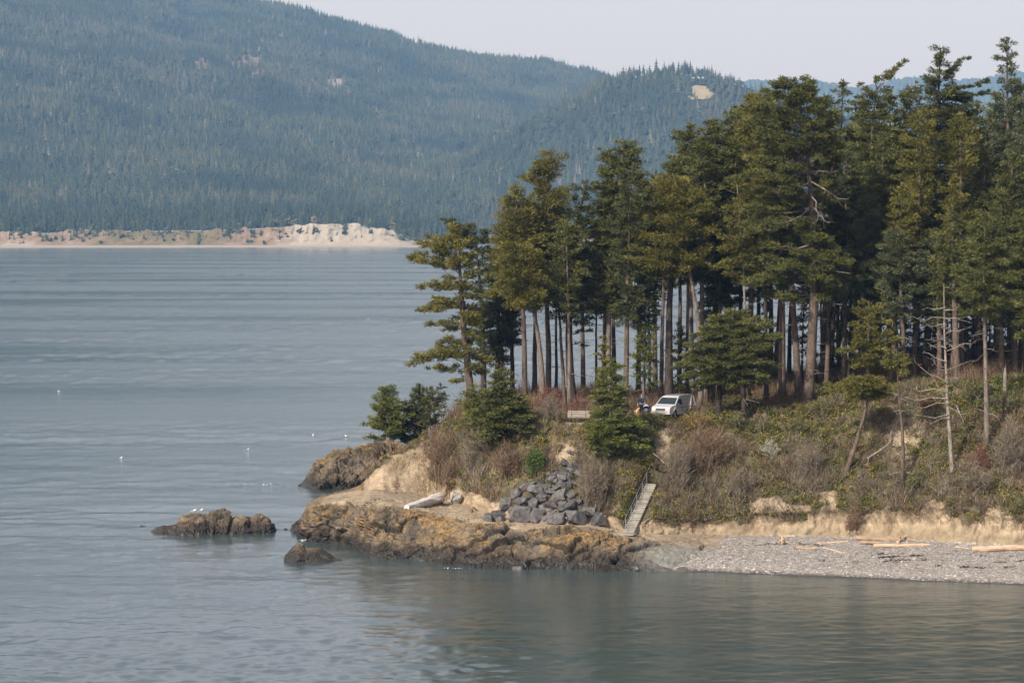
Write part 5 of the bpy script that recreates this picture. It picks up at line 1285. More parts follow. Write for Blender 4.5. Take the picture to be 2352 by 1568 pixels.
def undergrowth():
    rng = np.random.default_rng(77)
    fl = TG.reshape(-1, 3); kk = TK.ravel(); cl = TCLS.ravel()
    px = CX + F * fl[:, 0] / fl[:, 1]; py = HY + (CH - fl[:, 2]) / fl[:, 1] * F
    du = np.linalg.norm(np.gradient(TG, axis=1), axis=2); dv = np.linalg.norm(np.gradient(TG, axis=0), axis=2)
    area = (du * dv).ravel()
    ok = (cl == 3) & (kk < 7.75) & (kk > 4.3)
    wgt = area * ok * np.where(kk > 7.1, .5, 1.0)
    n = 14500
    sel = rng.choice(len(fl), n, p=wgt / wgt.sum())
    P = fl[sel] + rng.normal(0, .08, (n, 3)) * [1, 1, 0]; X, Y, Kk = px[sel], py[sel], kk[sel]
    rel = P[:, :2] - ST_A[:2]; al = rel @ ST_U; ac = rel @ np.array([ST_U[1], -ST_U[0]])
    keep = ~((np.abs(ac) < .95) & (al > -.5) & (al < N_STEP * RUN + .2))
    nz = fbm(P * .5, 3, 401); nz2 = fbm(P * .32 + 20, 3, 402); nz3 = fbm(P * 1.1 + 50, 2, 403)
    types = ['salal', 'yellow', 'rust', 'twig', 'purple', 'grass']
    Wt = np.zeros((n, 6)); Wt[:, 0] = .75 + 1.7 * nz; Wt[:, 1] = .34 + 1.2 * nz2; Wt[:, 2] = .46 - 1.2 * nz2; Wt[:, 3] = .60 - 1.3 * nz; Wt[:, 4] = .10 + .7 * nz3; Wt[:, 5] = .02
    def patch(cx, cy, rx, ry, ty, s):
        g = np.exp(-(((X - cx) / rx) ** 2 + ((Y - cy) / ry) ** 2) ** 1.5); Wt[:, types.index(ty)] += s * g
    for p_ in [(1050, 1010, 40, 30, 'salal', 1.5), (1240, 1000, 50, 40, 'yellow', 2.2), (1250, 970, 40, 25, 'grass', 1.2), (1010, 1050, 40, 60, 'purple', 3), (1100, 1060, 60, 60, 'twig', 2.5), (1160, 1060, 50, 60, 'purple', 2.5),
               (1150, 1110, 90, 24, 'grass', 5), (1290, 1000, 40, 40, 'grass', 2.5), (1370, 1120, 50, 70, 'twig', 3), (1370, 1090, 40, 50, 'purple', 1.5), (1465, 1095, 50, 38, 'yellow', 5), (1450, 1150, 60, 30, 'rust', 1.2), (1450, 1150, 50, 30, 'salal', 1.2),
               (1470, 1000, 60, 60, 'salal', 2), (1590, 965, 90, 30, 'yellow', 1.8), (1600, 985, 80, 20, 'rust', 1.6), (1760, 965, 120, 35, 'salal', 3.5), (1620, 1045, 90, 50, 'purple', 3), (1560, 1090, 60, 60, 'twig', 2.2), (1640, 1120, 120, 40, 'twig', 1.4),
               (1900, 985, 110, 45, 'yellow', 1.3), (1900, 1000, 110, 60, 'salal', 1.5), (1860, 1075, 60, 60, 'twig', 2.2), (1930, 1020, 80, 40, 'rust', 1.0), (2250, 910, 100, 40, 'salal', 5), (2250, 1060, 40, 40, 'rust', 2.2), (2310, 1040, 60, 70, 'twig', 1.8),
               (2130, 1110, 120, 40, 'twig', 1.5), (2320, 985, 70, 50, 'purple', 1.2), (1750, 925, 160, 16, 'rust', 1.0), (1250, 940, 80, 22, 'purple', 3), (1340, 940, 40, 25, 'rust', 1.6)]: patch(*p_)
    Wt[:, 0] += np.interp(Kk, [5.6, 6.6], [0, .7]) * (X > 1540); Wt[:, 2] += np.interp(Kk, [5.6, 6.6], [.1, .35]) * (X > 1540)
    Wt = np.clip(Wt, 0.01, None); Wt /= Wt.sum(1)[:, None]
    ty = (rng.random(n)[:, None] > np.cumsum(Wt, 1)).sum(1)
    bareg = np.exp(-(((X - 2075) / 42) ** 2 + ((Y - 1012) / 42) ** 2)) + np.exp(-(((X - 1526) / 20) ** 2 + ((Y - 1005) / 40) ** 2)) + np.exp(-(((X - 1300) / 30) ** 2 + ((Y - 1045) / 26) ** 2))
    keep &= rng.random(n) > bareg * .9
    thin = (X > 1150) & (X < 1345) & (Kk < 5.6)
    keep &= ~(thin & (rng.random(n) < .75))
    hmul = np.interp(Kk, [4.4, 5.2, 6.9, 7.1], [.9, 1.15, 1.0, .6])
    names = {'salal': ("shrubbery", "green glossy-leaved undergrowth on the bluff"), 'yellow': ("shrubbery", "yellow-green leafy undergrowth on the bluff"), 'rust': ("shrubbery", "rust-brown leafy undergrowth on the bluff"),
             'twig': ("brushwood", "grey bare twiggy brush on the bluff"), 'purple': ("brushwood", "reddish bare twiggy brush on the bluff"), 'grass': ("grass", "dry tan grass on the bank")}
    for ti, tn in enumerate(types):
        m_ = keep & (ty == ti); C = P[m_]; h = hmul[m_]; k = len(C)
        if not k: continue
        if tn in ('salal', 'yellow', 'rust'):
            npl = 34; idx = np.repeat(np.arange(k), npl); u = rng.normal(size=(len(idx), 3)); u /= np.linalg.norm(u, axis=1)[:, None]; u[:, 2] = np.abs(u[:, 2])
            rr = np.repeat(rng.uniform(.24, .62, k) * h, npl); q = C[idx] + u * (rr * rng.random(len(idx)) ** .35)[:, None] * [1, 1, 1.05]; q[:, 2] += .05
            V, T = leaves(rng, q, .085 if tn != 'rust' else .065); t = np.repeat(np.clip(np.repeat(rng.normal(.45, .15, k), npl) + rng.normal(0, .15, len(idx)), 0, 1), 4)
            Vs, Ts, tt = [V], [T], [t]
            ns = 5; idx = np.repeat(np.arange(k), ns)      # a few twigs showing through
        else:
            npl = 26 if tn != 'grass' else 30; idx = np.repeat(np.arange(k), npl)
            b = C[idx] + rng.normal(0, .16, (len(idx), 3)) * [1, 1, 0]; b[:, 2] -= .05
            hh = (np.repeat(rng.uniform(.4, 1.25, k) * h, npl) * rng.uniform(.5, 1.1, len(idx)))[:, None]
            dr = rng.normal(0, .42, (len(idx), 3)); dr[:, 2] = 1; dr[:, 1] -= .15
            if tn == 'grass': hh *= .55; dr[:, :2] *= .8
            V, T = blades(rng, b, b + dr * hh, rng.uniform(.008, .02, len(idx)), .14); t = np.repeat(np.clip(np.repeat(rng.normal(.45, .16, k), npl) + rng.normal(0, .18, len(idx)), 0, 1), 5)
            Vs, Ts, tt = [V], [T], [t]
        nm, lab = names[tn]
        tri_link(nm, Vs, Ts, tt, LEAF[tn], kind='stuff', label=lab)
    # roots and hanging twigs along the lip of the sand bank
    kl = (kk > 4.55) & (kk < 5.35) & (px > 1390); s2 = rng.choice(len(fl), 5200, p=(area * kl) / (area * kl).sum()); b = fl[s2].copy(); b[:, 1] -= .15
    dr = rng.normal(0, .35, (len(b), 3)); dr[:, 2] = -rng.uniform(.2, 1, len(b)); dr[:, 1] -= .25
    V, T = blades(rng, b, b + dr * rng.uniform(.2, .7, len(b))[:, None], rng.uniform(.008, .018, len(b)), .15)
    tri_link("brushwood", [V], [T], [np.repeat(rng.normal(.35, .18, len(b)).clip(0, 1), 5)], LEAF['twig'], kind='stuff', label='hanging roots and twigs along the lip of the sand bank')
    # low dry grass on the sand slope at the left
    kl = (cl == 2) & (px > 900) & (px < 1010) & (kk > 4.05) & (kk < 6.6); s2 = rng.choice(len(fl), 2600, p=(area * kl) / (area * kl).sum()); b = fl[s2]; g_ = fbm(b * .8, 3, 8) + np.interp(px[s2], [900, 1000], [-.15, .2]) > 0.05; b = b[g_]
    dr = rng.normal(0, .3, (len(b), 3)); dr[:, 2] = 1
    V, T = blades(rng, b, b + dr * rng.uniform(.15, .5, len(b))[:, None], rng.uniform(.01, .02, len(b)), .1)
    tri_link("grass", [V], [T], [np.repeat(rng.normal(.6, .18, len(b)).clip(0, 1), 5)], LEAF['grass'], kind='stuff', label='sparse dry grass on the sand slope by the small pines')
    # litter, low growth and red-brown brush under the trees
    kl = (cl == 3) & (kk > 7.05) & (kk < 8.0) & (px > 1030); n = 6500; s2 = rng.choice(len(fl), n, p=(area * kl) / (area * kl).sum()); C = fl[s2]; X2 = px[s2]
    z1 = fbm(C * .25, 3, 410)
    mk = z1 + np.interp(kk[s2], [7, 8], [-.15, .35]) > .05
    c = C[mk]; npl = 15; idx = np.repeat(np.arange(len(c)), npl); b = c[idx] + rng.normal(0, .3, (len(idx), 3)) * [1, 1, 0]; dr = rng.normal(0, .35, (len(idx), 3)); dr[:, 2] = 1
    hh = np.repeat(rng.uniform(.6, 2.1, len(c)), npl)[:, None]
    V, T = blades(rng, b, b + dr * hh * rng.uniform(.5, 1, (len(idx), 1)), rng.uniform(.008, .018, len(idx)), .13)
    tri_link("brushwood", [V], [T], [np.repeat(rng.normal(.4, .2, len(idx)).clip(0, 1), 5)], LEAF['purple'], kind='stuff', label='red-brown brush under the trees')
    c = C[~mk]; npl = 26; idx = np.repeat(np.arange(len(c)), npl); u = rng.normal(size=(len(idx), 3)); u[:, 2] = np.abs(u[:, 2]); q = c[idx] + u * [.25, .25, .14]
    V, T = leaves(rng, q, .075); tri_link("shrubbery", [V], [T], [np.repeat(rng.normal(.45, .2, len(idx)).clip(0, 1), 4)], LEAF['salal'], kind='stuff', label='low green salal under the trees')
undergrowth()

def bare_bush(name, label, px, pyb, wpx, hpx, mat, n=900, spread=1.0, cat='bush', leaf=None, d=None, group='bushes on the bluff', lean=0.0, w=.012):
    rng = np.random.default_rng(int(px * 7 + pyb)); B = at_pixel(px, pyb) if d is None else on_ground(px, d); s = F / B[1]
    hw, hh = wpx / s / 2, hpx / s
    ns = max(10, n // 34)
    b0 = B + rng.normal(0, 1, (ns, 3)) * [hw * .28, hw * .2, 0]; b0[:, 2] = ground_xy(b0[:, 0], b0[:, 1]) - .1
    a = rng.random(ns) * 6.28; r_ = rng.random(ns) ** .6
    t0 = B + np.stack([np.cos(a) * r_ * hw * .8 + lean * hh, np.sin(a) * r_ * hw * .6, hh * (1.0 - .55 * r_ ** 2) * rng.uniform(.75, 1.02, ns)], 1)
    Vs, Ts, tt = [], [], []
    V, T = blades(rng, b0, t0, np.full(ns, w * 1.9), .06); Vs.append(V); Ts.append(T); tt.append(np.repeat(rng.normal(.5, .15, ns), 5))
    nb = n; idx = rng.integers(0, ns, nb); u = rng.uniform(.25, 1, nb)[:, None]
    q = b0[idx] + (t0 - b0)[idx] * u; dd = (t0 - b0)[idx] * .16 + rng.normal(0, 1, (nb, 3)) * [.22, .22, .16] * (hh * .35) ** .5
    V, T = blades(rng, q, q + dd, np.full(nb, w), .12); Vs.append(V); Ts.append(T); tt.append(np.repeat(rng.normal(.5, .18, nb), 5))
    q2 = (q + dd * rng.uniform(.4, 1, (nb, 1))); d2 = rng.normal(0, .16, (nb, 3)) + dd * .3
    V, T = blades(rng, q2, q2 + d2, np.full(nb, w * .7), .12); Vs.append(V); Ts.append(T); tt.append(np.repeat(rng.normal(.6, .18, nb), 5))
    o = empty(name, tuple(B), label=label, category=cat, group=group)
    V = np.vstack(Vs) - B; off = np.cumsum([0] + [len(x) for x in Vs]); T = np.vstack([t_ + off[i] for i, t_ in enumerate(Ts)])
    link("branches", new_mesh("branches", V, T, attrs={'tone': np.clip(np.concatenate(tt), 0, 1)}), LEAF[mat], o)
    if leaf:
        q3 = np.vstack([q2, q2 + d2]) ; V, T = leaves(rng, q3 + rng.normal(0, .06, q3.shape) - B, .07)
        link("foliage", new_mesh("foliage", V, T, attrs={'tone': np.repeat(rng.normal(.5, .18, len(q3)).clip(0, 1), 4)}), LEAF[leaf], o)
    return o
for a in [
 ("bare_bush", "reddish bare bush at the top right of the sand slope", 1012, 1098, 78, 112, 'purple', 1500),
 ("bare_bush", "wide grey leafless bush below the dense small spruce", 1088, 1085, 90, 85, 'twig', 1500),
 ("bare_bush", "purple-red leafless bush left of the round green broom", 1163, 1100, 72, 88, 'purple', 1400),
 ("bare_bush", "dark reddish bare bush right behind the weathered root wad", 1032, 1135, 60, 80, 'purple', 900),
 ("bare_bush", "brown bare bush hanging over the right side of the boulder pile", 1358, 1165, 88, 118, 'twig', 1900),
 ("bare_bush", "largest reddish-grey bare bush, on the slope right of the stairs", 1622, 1090, 150, 120, 'purple', 3200),
 ("bare_bush", "pale grey bare bush right beside the upper stairs", 1560, 1120, 80, 105, 'twig', 1500),
 ("bare_bush", "grey-brown bush halfway between the stairs and the curved tree", 1700, 1140, 110, 70, 'twig', 1500),
 ("bare_bush", "grey tangled bush left of the curved tree's foot", 1858, 1100, 90, 85, 'twig', 1500),
 ("bare_bush", "small silvery lichen-covered bush in the green salal below the huge fir", 1768, 1052, 50, 45, 'silver', 420),
 ("bare_bush", "tan brown bush growing out of the sand bank above the driftwood", 1962, 1226, 62, 62, 'purple', 1300),
 ("bare_bush", "grey brambly bush right of the dead snag's foot", 2240, 1130, 120, 70, 'twig', 1600),
 ("bare_bush", "tall grey bush on the slope at the right edge", 2322, 1085, 90, 120, 'twig', 1800),
 ("bare_bush", "rust-red bush between the snag and the pale-trunked tree's foot", 2252, 1082, 48, 62, 'red', 800)]:
    bare_bush(*a)
bare_bush("leafy_bush", "round bright green broom bush above the boulder pile's left side", 1226, 1085, 56, 50, 'broom', 1500, leaf='broom')
bare_bush("leafy_bush", "green leafy bush right of the nearly bare trunk's foot", 2098, 1128, 40, 50, 'twig', 420, leaf='salal')
bare_bush("leafy_bush", "dark green bush on the sand bank lip at the right edge", 2340, 1195, 44, 46, 'twig', 420, leaf='salal')
bare_bush("leafy_bush", "orange-green low bush on the bluff edge right below the van", 1600, 990, 110, 36, 'red', 700, leaf='yellow')
bare_bush("grass_tuft", "tall tan grass tuft on the slope left of the bench", 1337 - 60, 1040, 16, 34, 'grass', 260, cat='grass tuft')
bare_bush("grass_tuft", "pale grass tuft at the bank's foot left of the stairs", 1420, 1190, 18, 34, 'grass', 260, cat='grass tuft')
bare_bush("bare_bush", "thin red-twigged brush at the feet of the left cluster's trunks", 1262, 935, 90, 60, 'red', 1400, d=279)
bare_bush("bare_bush", "thin reddish brush right of the thick dark trunk, above the bench", 1325, 930, 70, 45, 'red', 900, d=277)
bare_bush("bare_bush", "grey bare brush just left of the bench", 1262, 965, 80, 60, 'twig', 1300, d=269)

for (px, py, w_, h_, lf, lab) in [(1892, 955, 70, 34, 'salal', "low green bush just right of the huge fir's foot"), (2050, 925, 70, 40, 'salal', "green bush on the crest between the curved and nearly bare trees"), (2128, 945, 60, 40, 'rust', "rust-tinged leafy bush left of the dead snag on the crest"),
                                  (2228, 925, 66, 46, 'salal', "tall green bush on the crest between snag and pale-trunked tree"), (2312, 945, 80, 52, 'salal', "large green bush on the crest below the broken snag"), (1832, 1000, 70, 36, 'salal', "dark leafy bush on the slope below the huge fir"),
                                  (1700, 985, 90, 34, 'salal', "wide dark green bush below the drooping firs"), (1500, 985, 60, 34, 'salal', "leafy bush between the walker's spruce and the van's shrubs")]:
    bare_bush("leafy_bush", lab, px, py, w_, h_, 'twig', 650, leaf=lf)
# ================================================================== RIPRAP BOULDERS
def stone_mat(name, a, b, c, rough=.85, scale=3.0):
    m = NT(name); oi_ = m.node('ShaderNodeObjectInfo'); n = m.noise(scale, 5, .65, m.coord()); n = m.math('ADD', n, m.math('MULTIPLY', m.math('SUBTRACT', oi_.outputs['Random'], .5), .25)); n2 = m.noise(scale * 5, 4, .7, m.coord())
    col = m.ramp(n, [(.3, a), (.5, b), (.72, c)]); m.color(m.mix(m.ramp(n2, [(.62, 0), (.75, .5)]), col, tuple(min(1, x * 2.0) for x in c))); m.rough(rough, .3); m.bump(n2, .5, .03); return m.m
MAT_BASALT = stone_mat("dark_basalt", (0.045, 0.042, 0.041), (0.092, 0.086, 0.085), (0.170, 0.160, 0.155))
MAT_PALE = stone_mat("pale_stone", (0.22, 0.21, 0.19), (0.34, 0.32, 0.29), (0.46, 0.44, 0.40))
def boulder_mesh(rng, sx, sy, sz, seed=0):
    bm = bmesh.new()
    p = rng.normal(size=(13, 3)); p /= np.linalg.norm(p, axis=1)[:, None]
    p = np.sign(p) * np.abs(p) ** .60; p *= rng.uniform(.85, 1.12, (13, 1))
    for v in p: bm.verts.new((v[0] * sx, v[1] * sy, v[2] * sz))
    r_ = bmesh.ops.convex_hull(bm, input=bm.verts)
    bmesh.ops.delete(bm, geom=[g_ for g_ in r_['geom_interior'] if isinstance(g_, bmesh.types.BMVert)], context='VERTS')
    bmesh.ops.bevel(bm, geom=bm.edges[:], offset=min(sx, sz) * .035, segments=1, affect='EDGES')
    bmesh.ops.triangulate(bm, faces=bm.faces[:]); bmesh.ops.subdivide_edges(bm, edges=[e for e in bm.edges if e.calc_length() > .45 * min(sx, sz)], cuts=1)
    co = np.array([v.co[:] for v in bm.verts]); dn_ = fbm(co * 2.2 / max(sx, .2) + seed + rng.random() * 50, 3, 5) * .16 * min(sx, sz)
    for v, q_ in zip(bm.verts, dn_): v.co += v.co.normalized() * q_
    me = bpy.data.meshes.new("boulder"); bm.to_mesh(me); bm.free(); return me
def riprap():
    rng = np.random.default_rng(42)
    L = []
    zc = [(1450, 1115, 34, 34), (1525, 1102, 50, 46), (1652, 1098, 70, 56), (1772, 1108, 50, 46), (1888, 1118, 64, 42), (2010, 1118, 68, 50), (2147, 1138, 62, 40),       # bottom row
          (1570, 1035, 48, 42), (1622, 1078, 38, 28), (1632, 965, 40, 38), (1665, 1020, 42, 38), (1745, 1022, 40, 36), (1758, 935, 56, 30), (1800, 988, 36, 28), (1788, 1065, 32, 28), (1850, 1045, 44, 36), (1905, 975, 56, 26), (1900, 922, 38, 30),
          (1960, 1045, 66, 34), (2018, 1012, 40, 36), (2108, 1075, 46, 32), (1955, 905, 34, 32), (1985, 965, 30, 26), (1668, 918, 22, 18), (1842, 912, 28, 20), (1835, 948, 26, 20), (1930, 862, 34, 24), (1990, 868, 30, 34), (1870, 868, 40, 20),
          (1945, 830, 40, 20), (1985, 812, 28, 16), (1950, 752, 40, 22), (2020, 780, 50, 26), (2035, 740, 30, 16), (1985, 700, 34, 16), (1930, 800, 28, 14), (1800, 880, 30, 16), (1730, 900, 34, 14), (2040, 830, 26, 18), (1880, 1008, 30, 22), (1725, 975, 26, 18), (2050, 1060, 24, 20), (1920, 1010, 30, 16)]
    for i, (zx, zy, a, b) in enumerate(zc): L.append((612.5 + zx * .3516, 796 + zy * .3516, a * .3516, b * .3516, i))
    for i in range(46):
        t = rng.random(); y = 1195 - 135 * t; xl = np.interp(y, [1050, 1130, 1195], [1290, 1185, 1120]); xr = np.interp(y, [1050, 1130, 1195], [1330, 1345, 1380])
        L.append((rng.uniform(xl, xr), y, rng.uniform(6, 11), rng.uniform(5, 8), 99))
    order_words = ["first", "second", "third", "fourth", "fifth", "sixth", "last"]
    for (px, py, a, b, i) in L:
        P0 = at_pixel(px, py + b * .55); s = F / P0[1]; sx, sz = a / s * 1.10, b / s * 1.20; sy = sx * rng.uniform(.75, 1.0)
        o = link("boulder", boulder_mesh(rng, sx, sy, sz), MAT_BASALT, group='dark boulders piled against the bluff', category='boulder')
        o.location = tuple(P0 + np.array([0, .1 - sy * .1, sz * .42])); o.rotation_euler = (rng.normal(0, .15), rng.normal(0, .2), rng.uniform(-.6, .6))
        if i < 7: lab = f"{order_words[i]} dark boulder from the left in the bottom row of the riprap pile"
        elif i < 23: lab = ["large angular boulder resting on the second row, pile's left edge", "small boulder wedged on the bottom row's left end", "rounded boulder on the pile's left shoulder", "blocky boulder above the bottom row's third stone", "faceted boulder near the pile's middle, second row",
                            "pale-topped broad boulder highest on the pile's left half", "squat boulder in the pile's middle under the broad pale-topped one", "small dark boulder squeezed between third and fourth bottom stones", "dark jagged boulder above the bottom row's fourth and fifth stones",
                            "flat long boulder right of the pile's middle", "grey boulder over the flat long one in the pile", "widest flat boulder of the second row, lying over fifth and sixth bottom stones", "rounded boulder on the pile's right edge under the brown bush",
                            "boulder resting behind the last bottom stone at the right end", "upright boulder right of the grey one high in the pile", "small boulder filling the right-middle of the pile"][i - 7]
        elif i < 99: lab = "middling dark boulder in the narrow upper tail of the riprap pile"
        else: lab = "small dark stone filling a gap in the riprap pile"
        o['label'] = lab
riprap()
P0 = at_pixel(1047, 1158); _r = np.random.default_rng(8)
o = link("boulder", boulder_mesh(_r, .62, .5, .68), MAT_PALE, loc=tuple(P0 + [0, 0, .5]), label="pale grey blocky boulder leaning beside the weathered root wad", category='boulder'); o.rotation_euler = (.1, .5, .2)
for (px, py, a, lab) in [(1545, 1024, .16, "white stone on the bare patch right of the walker's spruce, left of a pair"), (1556, 1025, .15, "white stone on the bare patch, right of a pair"), (1460, 1308, .35, "small dark stone at the water's edge below the stairs"), (1190, 1318, .5, "low dark rock just awash in front of the shelf"), (968, 1290, .28, "small dark stone off the ochre shelf's foot")]:
    P0 = at_pixel(px, py); m_ = MAT_PALE if a < .2 else MAT_BASALT
    if a > .3: P0[2] = max(P0[2], -.1)
    link("stone", boulder_mesh(_r, a, a * .8, a * .55), m_, loc=tuple(P0 + [0, 0, a * .2]), label=lab, category='stone')

# ================================================================== DRIFTWOOD
def wood_mat(name, a, b, c):
    m = NT(name); n = m.noise(1.0, 5, .65, m.coord((1.2, 14, 14))); m.color(m.ramp(n, [(.3, a), (.5, b), (.7, c)])); m.rough(.85, .2); m.bump(n, .6, .03); return m.m
WOOD = {'tan': wood_mat("driftwood_tan", (0.26, 0.175, 0.11), (0.46, 0.335, 0.225), (0.62, 0.48, 0.345)), 'brown': wood_mat("driftwood_brown", (0.14, 0.095, 0.062), (0.28, 0.20, 0.135), (0.42, 0.32, 0.225)),
        'silver': wood_mat("driftwood_silver", (0.30, 0.27, 0.24), (0.52, 0.48, 0.44), (0.74, 0.70, 0.66))}
def log(label, x0, y0, x1, y1, r0, r1, mat='tan', stub=0, seed=0):
    rng = np.random.default_rng(seed); A, Bp = at_pixel(x0, y0), at_pixel(x1, y1); L_ = np.linalg.norm(Bp - A); n = 14; t = np.linspace(0, 1, n)
    pts = np.stack([t * L_, .05 * np.sin(t * 5 + seed), .03 * np.sin(t * 4 + seed * 2)], 1); rr = (r0 + (r1 - r0) * t)[:, None] * (1 + rng.normal(0, .07, (n, 9)))
    o = empty("driftwood_log", tuple(A + np.array([0, 0, r0 * .75])), label=label, category='driftwood', group='driftwood logs on the beach')
    G = Geo(); G.tube(pts, rr, 9); G.build("log", WOOD[mat], o, smooth=False)
    for k in range(stub):
        x = rng.uniform(.15, .9) * L_; G = Geo(); G.tube([(x, 0, r1 * .4), (x + rng.normal(0, .15), rng.normal(0, .15), r1 + rng.uniform(.1, .3))], [.05, .02], 5); G.build("branch_stub", WOOD[mat], o)
    dv = Bp + np.array([0, 0, r1 * .75]) - A - np.array([0, 0, r0 * .75])
    o.rotation_euler = (0, -math.atan2(dv[2], math.hypot(dv[0], dv[1])), math.atan2(dv[1], dv[0]))
    return o
log("short thick brown log right of the root wad", 1828, 1262, 1873, 1263, .19, .15, 'brown', 0, 1)
log("thin straight pale pole high on the beach", 1877, 1248, 1947, 1246, .06, .08, 'tan', 0, 2)
log("thin pale stick lying slanted below the straight pole", 1891, 1258, 1939, 1272, .05, .06, 'tan', 0, 3)
log("big weathered grey-tan log against the sand bank's foot", 1966, 1240, 2068, 1244, .22, .24, 'brown', 3, 4)
log("forked short limb at the big weathered log's right end", 2060, 1247, 2082, 1238, .14, .08, 'tan', 0, 5)
log("low log half hidden in front of the big weathered one", 1975, 1249, 2025, 1250, .16, .12, 'brown', 0, 6)
log("long bright tan log lying in front of the weathered ones", 2007, 1258, 2136, 1253, .17, .13, 'tan', 2, 7)
log("reddish-brown broken branch behind the long bright log's right end", 2085, 1240, 2120, 1245, .10, .05, 'brown', 1, 8)
log("stout bright log running out of the picture at the right edge", 2233, 1266, 2362, 1262, .26, .21, 'tan', 1, 9)
log("little pale stick left of the stout bright log", 2194, 1258, 2226, 1260, .06, .05, 'tan', 0, 10)
log("thin brown stick on the lower gravel", 2053, 1281, 2078, 1278, .05, .05, 'brown', 0, 11)

def root_wad(label, px, py, size, mat, seed, name="root_wad", loglen=0, logend=None, rootdir=1):
    rng = np.random.default_rng(seed); P0 = at_pixel(px, py)
    o = empty(name, tuple(P0), label=label, category='driftwood')
    c = np.array([0, 0, size * .5]); G = Geo()
    G.tube([c + [-size * .25 * rootdir, 0, 0], c, c + [size * .2 * rootdir, 0, .02]], [size * .22, size * .34, size * .25], 9); G.build("root_crown", WOOD[mat], o)
    for k in range(13):
        a = rng.random() * 6.28; L_ = size * rng.uniform(.5, 1.0); dr = np.array([rng.normal(.2, .45) * rootdir, math.cos(a) * .8, math.sin(a) * .8]); p = [c + dr * .15 * size]
        for j in range(4):
            dr = dr + rng.normal(0, .28, 3); p.append(p[-1] + dr / np.linalg.norm(dr) * L_ / 4)
        p = np.array(p); p[:, 2] = np.maximum(p[:, 2], .02 + p[:, 2] * .3)
        G = Geo(); G.tube(p, np.linspace(size * .10, size * .02, 5), 5); G.build("root", WOOD[mat], o)
    if logend is not None:
        e = at_pixel(*logend) - P0 + np.array([0, 0, .22]); G = Geo(); t = np.linspace(0, 1, 9)[:, None]; pts = c + (e - c) * t
        G.tube(pts, np.linspace(size * .34, size * .20, 9)[:, None] * (1 + rng.normal(0, .10, (9, 10))), 10); G.build("log", WOOD['silver'], o)
    return o
root_wad("small twisted orange-brown root stump on the gravel right of the slab", 1796, 1250, .85, 'tan', 3)
root_wad("big silvery driftwood trunk with torn root wad on the rock shelf", 1012, 1160, 1.35, 'brown', 5, name="driftwood_log", logend=(934, 1172), rootdir=1)

# seaweed wrack and shells on the gravel
def beach_bits():
    rng = np.random.default_rng(91); fl = TG.reshape(-1, 3); cl = TCLS.ravel(); kk = TK.ravel(); px = CX + F * fl[:, 0] / fl[:, 1]
    ok = np.where((cl == 1) & (kk > 1.02) & (kk < 3.9))[0]
    s = rng.choice(ok, 18000); P = fl[s] + rng.normal(0, .06, (len(s), 3)) * [1, 1, 0]; n = len(P)
    oc = np.array([[1, 0, 0], [-1, 0, 0], [0, 1, 0], [0, -1, 0], [0, 0, 1.0]]); sz = rng.gamma(2.0, .017, n) + .018
    sc = np.stack([sz * rng.uniform(.8, 1.5, n), sz * rng.uniform(.8, 1.3, n), sz * rng.uniform(.5, .9, n)], 1)
    V = (P[:, None, :] + oc[None] * sc[:, None, :] * rng.uniform(.8, 1.2, (n, 5, 1))).reshape(-1, 3); i = np.arange(n)[:, None] * 5
    T = np.vstack([i + np.array([t_]) for t_ in ([0, 2, 4], [2, 1, 4], [1, 3, 4], [3, 0, 4])])
    m = NT("pebble_stone"); m.color(m.ramp(m.attr('tone'), [(0, (0.09, 0.08, 0.07)), (.45, (0.19, 0.17, 0.152)), (.8, (0.30, 0.272, 0.245)), (.95, (0.42, 0.395, 0.36)), (1, (0.62, 0.59, 0.55))])); m.rough(.8, .3)
    tn = np.clip(rng.beta(2, 2.2, n) + np.interp(kk[s], [1.0, 1.3, 1.8], [.05, .14, 0]), 0, 1)
    link("pebbles", new_mesh("pebbles", V, T, attrs={'tone': np.repeat(tn, 5)}), m.m, kind='stuff', label='loose pebbles and shell bits over the gravel beach')
    # wrack lines
    Vs, Ts, tt = [], [], []
    for (y0, x0, x1, nn) in [(1288, 1880, 2352, 420), (1279, 2020, 2130, 260), (1301, 2150, 2352, 240), (1271, 2020, 2090, 120), (1274, 2140, 2352, 200), (1252, 1700, 1900, 120)]:
        q = []
        for k in range(nn // 6):
            x = rng.uniform(x0, x1)
            if vnoise(np.array([[x * .05, y0 * .3, 0]]), 6)[0] < -.1: continue
            c = at_pixel(x, y0 + rng.normal(0, 1.2) + 3 * math.sin(x * .02)); q.append(c + rng.normal(0, .12, (8, 3)) * [1.6, .5, .12] + [0, 0, .02])
        if q:
            q = np.vstack(q); V, T = leaves(rng, q, .09, 2.5); Vs.append(V); Ts.append(T); tt.append(np.repeat(rng.random(len(q)), 4))
    tri_link("seaweed_debris", Vs, Ts, tt, needle_mat("seaweed_dark", [(0, (0.018, 0.013, 0.010)), (.7, (0.05, 0.036, 0.026)), (1, (0.12, 0.07, 0.04))]), kind='stuff', label='dark seaweed lines on the gravel')
beach_bits()

